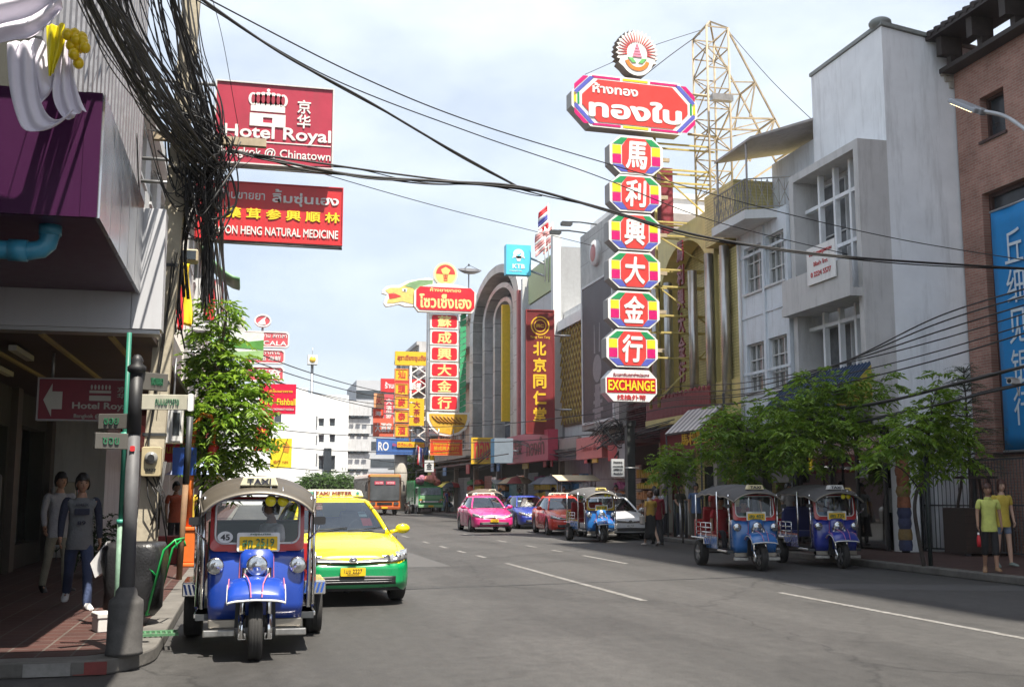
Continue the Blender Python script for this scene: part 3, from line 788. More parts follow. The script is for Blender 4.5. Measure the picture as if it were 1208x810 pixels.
mb = MB(); zu = Zx(680, 285, LX+2.5); mb.box(LX+2.5, 26, l0+.2, l1+2, zl+.5, zu); mb.box(LX+2.4, 26.1, l0+.1, l1+2.1, zu, zu+.25)
W(t, mb, 'upper_block', WHITE)
# ---- grey green building with board
GX2 = 15.5
g0, g1 = l1+.02, Yx(622, GX2)
zg1, zg0 = Zx(640, 308, GX2), Zx(640, 345, GX2)
t = thing('grey_board_building', 'grey building with pale green board and white pillar beside the brown banner', 'building', (GX2+2, (g0+g1)/2, 0))
mb = MB(); mb.box(GX2, 24, g0, g1, 4.0, zg1); mb.box(GX2+.6, 24, g0, g1, 0, 4.0)
W(t, mb, 'wall', mat('grey_tiled_front', (0.34, 0.35, 0.36), 0.55, var=0.12, dirt=0.2))
mb = MB(); mb.box(GX2-.12, GX2-.002, g0+.5, g1-.8, zg1-2.0, zg1-.15); W(t, mb, 'green_board', mat('pale_green_board', (0.40, 0.46, 0.24), 0.5, var=0.15))
mb = MB(); mb.box(GX2-.10, GX2-.002, g0+.5, g1-.8, zg1-5.6, zg1-2.1); W(t, mb, 'grey_board', mat('pale_grey_board', (0.42, 0.44, 0.46), 0.5, var=0.15, dirt=0.25))
W(t, MB().box(GX2-.45, GX2-.002, g0+.02, g0+.45, 4.4, zg1+.6), 'pillar', OFFWHITE); W(t, MB().box(GX2-.4, GX2-.002, g1-.5, g1-.1, 4.4, zg1-.4), 'pillar', OFFWHITE)
mb = MB(); mb.box(GX2-.55, GX2-.05, g1-.05, g1+.35, 4.4, zg1-1.0); W(t, mb, 'red_fin', mat('faded_pink_red', (0.42, 0.12, 0.12), 0.6, var=0.2))
# ---- the arch building
HX = 15.6
SF_ED = [m0, s0, l0, g0]
h0, h1 = g1+.4, Yx(562, HX)
hc, hr = (h0+h1)/2, (h1-h0)/2
zsp = Zx(590, 372, HX)
t = thing('arched_building', 'grey building with nested glazed arches rising the full height of the facade', 'building', (HX+3, hc, 0))
def archring(r0, r1, d0, d1, zb_=4.6):
    o = [(hc-r1, zb_)] + [(hc-r1*math.cos(PI*k/24), zsp+r1*.42*math.sin(PI*k/24)) for k in range(25)] + [(hc+r1, zb_)]
    i = [(hc-r0, zb_)] + [(hc-r0*math.cos(PI*k/24), zsp+r0*.42*math.sin(PI*k/24)) for k in range(25)] + [(hc+r0, zb_)]
    m_ = MB(); n = len(o)
    vs = [(HX+d0, *p) for p in o] + [(HX+d0, *p) for p in i] + [(HX+d1, *p) for p in o] + [(HX+d1, *p) for p in i]
    fs = []
    for k in range(n-1):
        fs += [[k, k+1, n+k+1, n+k], [2*n+k, 3*n+k, 3*n+k+1, 2*n+k+1], [k, 2*n+k, 2*n+k+1, k+1], [n+k, n+k+1, 3*n+k+1, 3*n+k]]
    return m_.add(vs, fs, 0)
ARCH = brickmat('grey_arch_panels', (0.46, 0.46, 0.45), (0.40, 0.40, 0.40), (0.2, 0.2, 0.2), 2.2, 1.6, 0.03, 'YZ', 0.15, 0.4, 0.0)
W(t, archring(hr*.84, hr, -.5, 3), 'outer_arch', ARCH, fix=True)
W(t, archring(hr*.56, hr*.66, -.1, 2), 'middle_arch', ARCH, fix=True)
W(t, archring(hr*.30, hr*.38, .2, 2), 'inner_arch', ARCH, fix=True)
disc = [(hc-hr*.85, 4.6)] + [(hc-hr*.85*math.cos(PI*k/24), zsp+hr*.36*math.sin(PI*k/24)) for k in range(25)] + [(hc+hr*.85, 4.6)]
W(t, MB().xprism(disc[::-1], HX+.9, HX+1.0), 'glazing', mat('blue_grey_glazing', (0.07, 0.10, 0.15), 0.12, var=0.6, scale=0.5, spec=0.8))
mb = MB()
for r in (hr*.45, hr*.75):
    for s in (-1, 1): mb.box(HX+.8, HX+.9, hc+s*r-.06, hc+s*r+.06, 4.6, zsp)
for k in range(1, 12):
    a = PI*k/12; mb.beam((HX+.86, hc-hr*.66*math.cos(a), zsp+hr*.28*math.sin(a)), (HX+.86, hc-hr*.84*math.cos(a), zsp+hr*.35*math.sin(a)), .08)
for z in range(6, int(zsp), 2): mb.box(HX+.82, HX+.9, hc-hr*.84, hc+hr*.84, z-.03, z+.03)
W(t, mb, 'mullions', OFFWHITE)
W(t, MB().box(HX+.95, 24, h0, h1, 0, zsp+hr*.15), 'wall', ARCH)
# ---- further buildings along the right, each with its own height
def row_house(label, X, y0, y1, h, col, nfl, nb_, rail=True, name='shophouse'):
    t = thing(name, label, 'building', (X+2, (y0+y1)/2, 0))
    m = mat('wall_%d_%d' % (int(X*10), int(y0)), col, 0.8, var=0.15, scale=1.5, dirt=0.35)
    hs = []; fh = (h-4.2)/nfl; bw = (y1-y0)/nb_
    for f in range(nfl):
        for b in range(nb_): hs.append((y0+bw*(b+.2), y0+bw*(b+.8), 4.2+fh*f+fh*.25, 4.2+fh*f+fh*.82))
    mb = MB(); wall(mb, ('x', X, 1), y0, y1, 4.0, h, hs, 0, .3); mb.box(X+.8, X+9, y0, y1, 0, h)
    mb.box(X+.3, X+.8, y0, y0+.2, 0, h-.01); mb.box(X+.3, X+.8, y1-.2, y1, 0, h-.01); mb.box(X-.25, X+1, y0+.01, y1-.01, h-.3, h+.05)
    W(t, mb, 'wall', m)
    for q in hs: window(t, ('x', X, 1), *q, 2, 2, OFFWHITE, WINDOW, .15, .07)
    if rail:
        for f in range(nfl): W(t, MB().box(X-.8, X, y0+.1, y1-.1, 4.2+fh*f-.12, 4.2+fh*f), 'balcony_slab', CONC)
    return t
row_house('weathered cream shophouse behind the red and white gold shop sign tower', 15.7, h1+.05, h1+7.5, 14.5, (0.46, 0.40, 0.33), 4, 2)
row_house('grey brown shophouse behind the yellow square sign column', 15.7, h1+7.6, h1+16, 12.0, (0.36, 0.31, 0.27), 3, 3)
row_house('pale concrete shophouse beyond the blue street gantry on the right', 15.7, h1+16.1, h1+28, 13.0, (0.48, 0.45, 0.42), 4, 3)
row_house('distant grey shophouse at the far right end of the street', 15.7, h1+28.1, h1+45, 16.0, (0.42, 0.42, 0.42), 5, 4)
# ---- buildings closing the far end of the street
t = thing('white_office_block', 'bright white blank walled block with small paired windows closing the street', 'building', (9, 152, 0))
EW = mat('bright_white_wall', (0.82, 0.82, 0.80), 0.8, var=0.05, scale=0.5, dirt=0.06)
X0, X1 = -2.5, ay(411, 500, 150).x
zt2 = Zy(350, 457, 150); zt3 = Zy(410, 466, 150)
hs = []
for yy in (498, 517, 542):
    for px in (381, 394):
        a = ay(px-5.5, yy, 150); b = ay(px+1.5, yy, 150); hs.append((a.x, b.x, Zy(px, yy+12 if yy > 530 else yy+5, 150), Zy(px, yy-5, 150)))
mb = MB(); wall(mb, ('y', 150, 1), X0, X1, 0, zt3, hs, 0, .35)
mb.box(X0, X1, 150.8, 170, 0, zt3-.02)
mb.box(X0, X1-5.5, 150.01, 165, zt3, zt2)
W(t, mb, 'wall', EW)
for q in hs: window(t, ('y', 150, 1), *q, 1, 1, OFFWHITE, WINDOW, .2, .08, False)
for k, (pa, pb, za, zb2) in enumerate(((372.5, 374.5, 505, 490), (372.5, 374.5, 523, 513), (372.5, 374.5, 548, 534), (323, 332, 499, 488))):
    window(t, ('y', 150, 1), ay(pa, za, 150).x, ay(pb, za, 150).x, Zy(372, za, 150), Zy(372, zb2, 150), 1, 1, OFFWHITE, WINDOW, -.05, .05, False)
mb = MB(); X2 = ay(437, 520, 152).x
for f in range(6): mb.box(X1+.05, X2, 151.5-.4*(f % 2), 165, f*2.4, f*2.4+2.0)
mb.box(X1+.1, X2-.1, 153, 165, 0, 14)
W(t, mb, 'side_wing', mat('dull_white_wing', (0.55, 0.55, 0.55), 0.8, var=0.2, scale=0.8, dirt=0.4))
for f in range(5):
    for k in range(3): W(t, MB().box(X1+.4+k*.9, X1+1.0+k*.9, 150.9, 151.06, f*2.4+2.12, f*2.4+2.38), 'opening', WINDOW)
W(t, MB().box(X1-3.2, X1-2.2, 149.6, 149.99, 2.5, 7.5), 'stair_window', WINDOW)
t = thing('far_grey_block', 'distant grey office block far beyond the white building', 'building', (22, 190, 0))
W(t, MB().box(17, 32, 182, 200, 0, 20), 'wall', mat('far_grey', (0.45, 0.46, 0.48), 0.8, var=0.15, scale=.3))
mb = MB()
for f in range(6):
    mb.box(16.95, 32.05, 181.9, 182, 3+f*2.8, 4.3+f*2.8)
W(t, mb, 'window_bands', WINDOW)
# communications mast with a square head, beyond the white building
mp_ = ay(368, 445, 230)
t = thing('tower_mast', 'slim distant mast with square yellowish head rising above the white block', 'tower', (mp_.x, 230, 0))
zb3 = Zy(368, 430, 230); zt4 = Zy(368, 419, 230)
W(t, MB().tube([(mp_.x, 230, 0), (mp_.x, 230, zb3)], [.45, .3], 8), 'mast', STEEL)
W(t, MB().box(mp_.x-1, mp_.x+1, 229, 231, zb3, zt4), 'head', OFFWHITE)
W(t, MB().lathe([(0, -.12), (.6, -.1), (.65, 0)], (mp_.x, 229, (zb3+zt4)/2), 'y', 16), 'emblem', GOLD)
W(t, MB().tube([(mp_.x, 230, zt4), (mp_.x, 230, zt4+1.6)], .06, 5), 'antenna', STEEL)

# ================================================================== hanging signs
def prect(px0, py0, px1, py1, Y):
    ym = (py0+py1)/2; a = ay(px0, ym, Y); b = ay(px1, ym, Y); xm = (px0+px1)/2
    return (a.x+b.x)/2, b.x-a.x, ay(xm, py1, Y).z, ay(xm, py0, Y).z-ay(xm, py1, Y).z
def rect(w, h): return [(-w/2,0),(w/2,0),(w/2,h),(-w/2,h)]
def inset(o, k, w, h):
    return [(x*(1-2*k/w), h/2+(z-h/2)*(1-2*k/h)) for x, z in o]
def sign(name, label, loc, w, h, face, rz=0.0, d=0.22, edge=None, out=None, texts=(), group=None, cat='sign', extra=None, arms=None, frame=None, fk=0.06):
    """hanging signboard: root at its bottom centre, front to local -Y. texts: (string, cx, cz, w, h, material, vertical, bold) in fractions"""
    o = thing(name, label, cat, loc, rz, group)
    out = out or rect(w, h)
    MB().prism(out, -d/2, d/2, 0, 1).build('panel', [face, edge or face], o)
    if frame:
        mb = MB(); i = inset(out, fk, w, h); n = len(out)
        vs = [(x, -d/2-.03, z) for x, z in out] + [(x, -d/2-.03, z) for x, z in i] + [(x, -d/2+.02, z) for x, z in out] + [(x, -d/2-.001, z) for x, z in i]
        fs = []
        for k in range(n):
            l = (k+1) % n; fs += [[k, l, n+l, n+k], [k, 2*n+k, 2*n+l, l], [n+k, n+l, 3*n+l, 3*n+k]]
        mb.add(vs, fs); mb.build('frame', frame, o)
    for tx in texts:
        s, cx, cz, tw, th, m = tx[:6]; v = tx[6] if len(tx) > 6 else False; b = tx[7] if len(tx) > 7 else 0.02
        mb = MB(); put_text(mb, s, cx*w, cz*h, tw*w, th*h, -d/2-.002, b, 0, v, 0, .014); mb.build('lettering', m, o)
    if extra: extra(o, w, h, -d/2)
    if arms:
        for (p, q, r) in arms: MB().tube([p, q], r, 6).build('bracket', STEEL, o)
    return o
def flat(o, name, poly, y, m, th=.012): return MB().prism(poly, y-th, y-.001).build(name, m, o)
# ---- hotel sign (left, above the street)
def crown(o, w, h, y):
    s = h; cx, cz = -.06*w, .60*h; mb = MB(); wd = .30*w
    for i in range(7):
        a = (i-3)/3.0; x = cx + a*wd*.42; mb.prism([(x+.075*s*.72*math.cos(q), cz+.20*s+.085*s*math.sin(q)*(1.15-.25*abs(a))) for q in [2*PI*k/14 for k in range(14)]], y-.016, y-.001)
    mb.prism([(cx-wd*.48, cz+.05*s), (cx+wd*.48, cz+.05*s), (cx+wd*.48, cz+.12*s), (cx-wd*.48, cz+.12*s)], y-.02, y-.001)
    mb.prism(circle(cx, cz+.315*s, .02*s, n=10), y-.018, y-.001)
    for x0, x1 in ((-.5, -.13), (.13, .5)): mb.prism([(cx+wd*x0, cz-.13*s), (cx+wd*x1, cz-.13*s), (cx+wd*x1, cz+.025*s), (cx+wd*x0, cz+.025*s)], y-.02, y-.001)
    mb.prism([(cx-wd*.13, cz-.02*s), (cx+wd*.13, cz-.02*s), (cx+wd*.13, cz+.025*s), (cx-wd*.13, cz+.025*s)], y-.018, y-.001)
    mb.prism([(cx-wd*.13, cz-.13*s), (cx+wd*.13, cz-.13*s), (cx+wd*.13, cz-.085*s), (cx-wd*.13, cz-.085*s)], y-.018, y-.001)
    mb.build('crown_emblem', WHITE, o)
    mb = MB()
    for i in range(7):
        a = (i-3)/3.0; x = cx + a*wd*.42; mb.prism([(x+.022*s*math.cos(q), cz+.20*s+.055*s*math.sin(q)) for q in [2*PI*k/10 for k in range(10)]], y-.024, y-.001)
    mb.build('emblem_gaps', MAROON, o)
    flat(o, 'underline', [(-.44*w, .275*h), (.48*w, .275*h), (.48*w, .288*h), (-.44*w, .288*h)], y, WHITE)
ROY = mat('hotel_sign_red', (0.42, 0.028, 0.06), 0.4, var=0.16, scale=2, dirt=0.2)
cx, w_, z_, h_ = prect(253, 102, 393, 198, 24)
sign('hanging_sign', 'dark red hotel sign with white crown emblem, uppermost over the left pavement', (cx, 24, z_), w_, h_, ROY, 0, .28, STEEL,
     texts=(('京', .245, .745, .115, .17, WHITE, False, .03), ('华', .245, .565, .115, .17, WHITE, False, .03), ('Hotel Royal', .03, .375, .90, .20, WHITE, False, .035), ('Bangkok @ Chinatown', .02, .14, .92, .14, WHITE, False, .02)),
     extra=crown, frame=OFFWHITE, fk=.03, arms=(((-w_/2, .1, h_*.98), (-w_/2-1.6, .1, h_*.98), .04), ((-w_/2, .1, .05), (-w_/2-1.6, .1, .05), .04), ((-w_/2-.02, .1, 0), (w_/2, .1, -.02), .03)))
# ---- medicine shop sign
cx, w_, z_, h_ = prect(231, 218, 404, 287, 24.30)
RED2 = mat('bright_sign_red', (0.60, 0.03, 0.035), 0.4, var=0.14, scale=2, dirt=0.18)
GREYW = mat('greyish_white_lettering', (0.72, 0.72, 0.74), 0.5)
sign('hanging_sign', 'bright red medicine shop sign with white, yellow and Thai writing, below the crown sign', (cx, 24.30, z_), w_, h_, RED2, 0, .22, STEEL,
     texts=(('ร้านขายยา', -.19, .79, .30, .17, GREYW), ('ลิ้มซุ่นเฮง', .24, .77, .46, .28, GREYW, False, .04), ('藥 茸 参 興 順 林', .09, .47, .78, .18, LEMON, False, .04), ('SOON HENG NATURAL MEDICINE', .05, .18, .84, .145, WHITE, False, .03)),
     frame=RED2, fk=.02, arms=(((-w_/2, .1, h_*.95), (-w_/2-1.3, .1, h_*.95), .04), ((-w_/2, .1, .05), (-w_/2-1.3, .1, .05), .04), ((-w_/2, -.05, -.03), (w_/2, -.05, -.05), .035)))
# ---- signs farther along the left side
cx, w_, z_, h_ = prect(306, 453, 349, 488, 46)
sign('hanging_sign', 'saturated red fishball restaurant sign with yellow Latin lettering over the street', (cx, 46, z_), w_, h_, mat('fishball_red', (0.66, 0.005, 0.05), 0.4, var=0.06), 0, .25,
     texts=(('ลูกชิ้นเยาวราช', .05, .76, .70, .15, LEMON), ('YOO', -.30, .42, .34, .28, LEMON, False, .03), ('Fishball', .24, .40, .52, .22, LEMON, False, .03), ('FISHBALL YAOWARAT NOODLE', .05, .15, .80, .07, WHITE)), arms=(((-w_/2, 0, h_*.9), (-w_/2-2.4, 0, h_*.9), .05), ((-w_/2, 0, .1), (-w_/2-2.4, 0, .1), .05)))
SCA = mat('faded_pinkish_red', (0.60, 0.09, 0.11), 0.45, var=0.1)
for i, (r, tx, lab) in enumerate((((284, 391, 341, 410), (('หูฉลาม สกาลา', .12, .68, .66, .30, WHITE), ('SCALA', .16, .27, .58, .28, WHITE, False, .03)), 'faded red restaurant sign reading SCALA, top of three stacked boards'),
                     ((284, 412, 336, 429), (('ภัตตาคาร', .08, .76, .60, .22, WHITE), ('魚翅 海鮮', .1, .38, .62, .34, WHITE)), 'faded red sign with two rows of white writing, middle of three stacked boards'),
                     ((284, 432, 335, 450), (('燕窩', .12, .5, .60, .66, WHITE, False, .03),), 'faded red sign with two big Chinese characters, lowest of three stacked boards'))):
    cx, w_, z_, h_ = prect(*r, 62)
    sign('hanging_sign', lab, (cx, 62, z_), w_, h_, SCA, 0, .3, texts=tx, frame=WHITE, fk=.07, out=octo(-w_/2, w_/2, 0, h_, .12), arms=(((-w_/2, 0, h_*.5), (-w_/2-1.6, 0, h_*.5), .07),))
cx, w_, z_, h_ = prect(300, 371, 320, 386, 62)
def fin(o, w, h, y):
    flat(o, 'fin_emblem', [(-.32*w, .25*h), (-.1*w, .55*h), (.22*w, .85*h), (.12*w, .55*h), (.18*w, .22*h), (-.05*w, .15*h)], y-.03, WHITE)
sign('round_sign', 'oval red and white emblem sign with a pale fin shape above the stacked red boards', (cx, 62, z_), w_, h_, SCA, 0, .3, WHITE, circle(0, h_/2, w_/2, h_/2), extra=fin, frame=WHITE, fk=.08, arms=(((0, 0, -.4), (0, 0, .02), .06),))
def meadow(o, w, h, y):
    for i, (c, pts) in enumerate((((.10, .32, .06), [(-.5*w, .45*h), (.5*w, .35*h), (.5*w, .72*h), (.1*w, .62*h), (-.3*w, .8*h), (-.5*w, .7*h)]),
                                  ((.30, .50, .20), [(-.5*w, 0.02*h), (.5*w, .02*h), (.5*w, .33*h), (0, .25*h), (-.5*w, .43*h)]))):
        flat(o, 'printed_picture', pts, y, mat('print_green_%d' % i, c, 0.5, var=0.4, scale=2))
cx, w_, z_, h_ = prect(252, 392, 311, 423, 40)
sign('billboard', 'green and white printed landscape billboard behind the roadside tree', (cx, 40, z_), w_, h_, mat('pale_print', (0.68, 0.74, 0.70), 0.5, var=.2), 0, .2, STEEL, cat='billboard', extra=meadow, arms=(((-w_/2, 0, .2), (-w_/2-1.5, 0, .2), .05), ((-w_/2, 0, h_-.2), (-w_/2-1.5, 0, h_-.2), .05)))
cx, w_, z_, h_ = prect(256, 374, 289, 392, 41)
sign('blank_sign', 'plain cream white signboard above the green landscape billboard', (cx, 41, z_), w_, h_, OFFWHITE, 0, .3, STEEL, arms=(((-w_/2, 0, .2), (-w_/2-1.5, 0, .2), .05),))
cx, w_, z_, h_ = prect(319, 517, 344, 552, 56)
def dragons(o, w, h, y):
    for s in (-1, 1): flat(o, 'printed_figure', [(s*.1*w, .55*h), (s*.35*w, .52*h), (s*.40*w, .75*h), (s*.22*w, .90*h), (s*.08*w, .78*h)][::s], y, mat('print_orange', (0.70, 0.30, 0.03), .5))
sign('hanging_sign', 'bright yellow sign with orange figures hanging low over the left lane', (cx, 56, z_), w_, h_, LEMON, 0, .2, extra=dragons, texts=(('金行 ทอง', 0, .22, .7, .12, mat('print_orange', (0.7, .3, .03), .5)),), arms=(((-w_/2, 0, h_*.8), (-w_/2-3.2, 0, h_*.8), .05), ((-w_/2, 0, .2), (-w_/2-3.2, 0, .2), .05)))
cx, w_, z_, h_ = prect(310, 487, 323, 501, 57)
sign('hanging_sign', 'small rounded red box sign just below the fishball sign', (cx, 57, z_), w_, h_, RED, 0, .25, texts=(('金', 0, .5, .5, .6, WHITE),), arms=(((-w_/2, 0, .3), (-w_/2-2.6, 0, .3), .05),))
cx, w_, z_, h_ = prect(300, 503, 318, 532, 60)
sign('hanging_sign', 'narrow vertical red sign half hidden by the tree on the left', (cx, 60, z_), w_, h_, RED, 0, .25, texts=(('大金行', 0, .5, .5, .85, LEMON, True),), arms=(((-w_/2, 0, .3), (-w_/2-2.3, 0, .3), .05),))
# pink sign high on the left behind the cable tangle
cx, w_, z_, h_ = prect(118, -60, 160, 92, 21)
sign('hanging_sign', 'tall pink sign with dark lettering high behind the black cables', (cx, 21, z_), w_, h_, mat('candy_pink', (0.75, 0.16, 0.36), 0.45, var=.1), 0, .3, texts=(('ร้านทอง', -.1, .5, .5, .8, mat('dark_magenta', (0.25, 0.01, 0.08), .5), True, .03),))
# ---- the great octagon sign column of the gold shop on the right
YS = 36.0
t = thing('steel_sign_tower', 'tall rusty cream lattice tower with sloping braces behind the octagon signs', 'tower', (ay(838, 225, YS+.5).x, YS+.5, 0))
p0 = ay(838, 218, YS); p1 = ay(864, 218, YS); ztop = ay(845, 32, YS).z; zbase = ay(845, 226, YS).z
xa, xb = p0.x, p1.x; ya, yb = YS, YS+1.3
mb = MB()
legs = [(xa, ya), (xb, ya), (xb, yb), (xa, yb)]
for x, y in legs: mb.tube([(x, y, zbase-3), (x, y, ztop)], .045, 6)
n = 8
for i in range(n+1):
    z = zbase+(ztop-zbase)*i/n
    for k in range(4):
        a, b = legs[k], legs[(k+1) % 4]; mb.beam((*a, z), (*b, z), .04)
        if i < n:
            z2 = zbase+(ztop-zbase)*(i+1)/n
            p, q = ((*a, z), (*b, z2)) if (i+k) % 2 else ((*b, z), (*a, z2)); mb.beam(p, q, .035)
apex = ((xa+xb)/2, (ya+yb)/2, ztop+.5)
for x, y in legs: mb.beam((x, y, ztop), apex, .06)
W(t, mb, 'lattice_mast', RUSTY)
mb = MB()
base = ay(925, 150, YS+.6); mid = ay(893, 78, YS+.6)
for y in (ya, yb):
    T = Vector((xb, y, ztop-.1)); B = Vector((base.x, y, base.z-1.2)); mb.beam(T, B, .06)
    for k, (u, zz) in enumerate(((.42, .33), (.42, .62), (.72, .62), (.72, .95))):
        q = T.lerp(B, u); mb.beam((xb, y, zbase+(ztop-zbase)*(1-zz)), q, .04)
    mb.beam(T.lerp(B, .42), T.lerp(B, .72)-Vector((1.0, 0, 0)), .05); mb.beam(T.lerp(B, .72), B-Vector((1.1, 0, 0)), .06); mb.beam((xb, y, zbase), B, .06)
    mb.beam(T.lerp(B, .72), (xb, y, T.lerp(B, .72).z-.1), .06)
for u in (.42, .72, .98):
    a = Vector((xb, ya, ztop-.1)).lerp(Vector((base.x, ya, base.z-1.2)), u); mb.beam(a, a+Vector((0, yb-ya, 0)), .06)
W(t, mb, 'back_brace', RUSTY)
mb = MB(); xc = ay(774, 180, YS).x
for z in [ay(800, p, YS).z for p in (170, 200, 215, 262, 278, 318, 338, 372, 392, 422)]:
    mb.beam((xc-.15, YS+.1, z), (xa if z > zbase else xa+.6, YS+.1, z), .06); mb.beam((xc-.15, YS+.9, z+.1), (xa+.6, YS+.9, z+.1), .06)
    mb.beam((xc, YS+.1, z), (xc, YS+.9, z+.1), .05)
zl_ = [ay(800, p, YS).z for p in (170, 470)]
mb.tube([(xc, YS+.15, zl_[0]+.4), (xc, YS+.15, zl_[1]-.3)], .06, 6); mb.tube([(xc, YS+.95, zl_[0]+.4), (xc, YS+.95, zl_[1]-.3)], .06, 6)
for a, b in ((200, 262), (278, 318), (338, 392), (470, 395)): mb.beam((xc, YS+.12, ay(800, a, YS).z), (xa+.3, YS+.12, ay(800, b, YS).z), .05)
W(t, mb, 'sign_arms', mat('yellow_steel', (0.52, 0.42, 0.14), 0.6, .1, var=.3, dirt=.3))
mb = MB(); pz = ay(848, 120, YS); mb.box(xb-.9, xb-.1, ya-.5, ya-.25, pz.z-.12, pz.z+.12); mb.tube([(xb-.3, ya-.25, pz.z), (xb-.3, ya, pz.z)], .04, 6)
W(t, mb, 'floodlight', STEEL)
# gold shop's name board
cx, w_, z_, h_ = prect(670, 96, 820, 157, YS-.2)
RS = mat('sign_coral_red', (0.68, 0.055, 0.05), 0.4, var=0.14, scale=2, dirt=0.15)
PUR = mat('sign_violet_blue', (0.10, 0.12, 0.48), 0.4); MAG = mat('sign_magenta', (0.62, 0.01, 0.16), 0.4)
def thaiboard(o, w, h, y):
    c = h*.36; k = h*.09
    for (a, m) in ((.10, MAG), (.24, PUR)):
        for sx in (-1, 1):
            for sz in (-1, 1):
                f = lambda u, v: (sx*(w/2-u), h/2+sz*(h/2-v))
                e0, e1 = c*(1-.62)+a*h*.9, c*(1-.62)+a*h*.9+h*.10
                p = [f(e0, .05*h), f(e1, .05*h), f(.05*h, e1), f(.05*h, e0)]
                flat(o, 'corner_stripe', p, y, m)
    for sx in (-1, 1):
        for u0, u1, m in ((.04*h, .09*h, LEMON), (.11*h, .15*h, GREEN)):
            flat(o, 'side_stripe', [(sx*(w/2-u0), h*.40), (sx*(w/2-u1), h*.40), (sx*(w/2-u1), h*.62), (sx*(w/2-u0), h*.62)], y, m)
    for z0, z1 in ((.03*h, .07*h), (.93*h, .97*h)):
        for x0, x1, m in ((-.34, -.12, MAG), (-.10, .10, LEMON), (.12, .34, MAG)): flat(o, 'edge_stripe', [(x0*w, z0), (x1*w, z0), (x1*w, z1), (x0*w, z1)], y, m)
    ins = octo(-w/2+.20*h, w/2-.20*h, .10*h, .90*h, c*.85)
    MB().prism(ins, y-.02, y-.001).build('inner_panel', RS, o)
    mb = MB(); put_text(mb, 'ห้างทอง', -.16*w, .74*h, .36*w, .20*h, y-.02, .05); mb.build('lettering', WHITE, o); mb = MB(); put_text(mb, 'ทองใบ', 0.0, .38*h, .74*w, .40*h, y-.02, .07); mb.build('lettering', WHITE, o)
    mb = MB(); mb.tube([(0, .1, h), (0, .1, h+.3)], .06, 6); mb.tube([(w/2-.2, .1, .2), (w/2+.9, .1, .2)], .05, 6); mb.tube([(w/2-.2, .1, h-.2), (w/2+.9, .1, h-.2)], .05, 6); mb.build('bracket', RUSTY, o)
sign('gold_shop_sign', 'wide eight sided red sign with large white Thai lettering above the octagon column', (cx, YS-.2, z_), w_, h_, WHITE, R(3), .55, mat('sign_side_grey', (0.30, 0.29, 0.28), .6, dirt=.3), octo(-w_/2, w_/2, 0, h_, h_*.36), extra=thaiboard)
cx, w_, z_, h_ = prect(723, 38, 774, 92, YS-.2)
def sunburst(o, w, h, y):
    mb = MB()
    for i in range(21):
        a = R(-12)+R(204)*i/20
        mb.prism([(.24*w*math.cos(a-.05), .50*h+.24*w*math.sin(a-.05)), (.44*w*math.cos(a), .50*h+.44*h*math.sin(a)), (.24*w*math.cos(a+.05), .50*h+.24*w*math.sin(a+.05))], y-.02, y-.001)
    mb.build('ray', RS, o)
    mb = MB()
    for i in range(5): mb.prism([(-.03*w-.02*w*(4-i), .40*h+.06*h*i), (.03*w+.02*w*(4-i), .40*h+.06*h*i), (.02*w+.02*w*(3.6-i), .445*h+.06*h*i), (-.02*w-.02*w*(3.6-i), .445*h+.06*h*i)], y-.025, y-.001)
    mb.build('pink_tiers', mat('soft_pink', (0.72, .25, .36), .5), o)
    mb = MB()
    for s in (-1, 1): mb.prism([(s*.03*w, .28*h), (s*.12*w, .27*h), (s*.22*w, .38*h), (s*.11*w, .37*h)][::s], y-.025, y-.001)
    mb.build('leaf', mat('leaf_emblem_green', (0.15, .5, .15), .5), o)
    mb = MB()
    arc = [(.30*w*math.cos(a), .40*h+.30*h*math.sin(a)) for a in [R(200)+R(140)*k/10 for k in range(11)]] + [(.22*w*math.cos(a), .40*h+.22*h*math.sin(a)) for a in [R(340)-R(140)*k/10 for k in range(11)]]
    mb.prism(arc, y-.022, y-.001); mb.build('ribbon', mat('sign_orange', (0.75, .22, .03), .5), o)
burst = []
for i in range(40):
    a = R(-30)+R(240)*i/39; r = .5 if i % 2 else .43; burst.append((r*w_*math.cos(a), h_*.5+r*h_*math.sin(a)))
for i in range(9):
    a = R(210)+R(120)*(i+.5)/9; burst.append((.40*w_*math.cos(a), h_*.42+.42*h_*math.sin(a)))
sign('emblem_sign', 'round sunburst emblem with pink tiers and green leaves standing on the Thai name board', (cx, YS-.2, z_), w_, h_, WHITE, R(3), .45, mat('sign_side_dark', (0.16, .13, .11), .6), burst, extra=sunburst)
chars = '馬利興大金行'
names = ['horse shaped Chinese character 馬, top', 'white Chinese character 利, second', 'white Chinese character 興, third', 'white Chinese character 大, fourth', 'white Chinese character 金, fifth', 'white Chinese character 行, lowest']
tops = [(716, 164, 779, 208), (716, 209, 777, 252), (715, 254, 776, 297), (715, 299, 776, 342), (714, 345, 775, 388), (712, 390, 773, 434)]
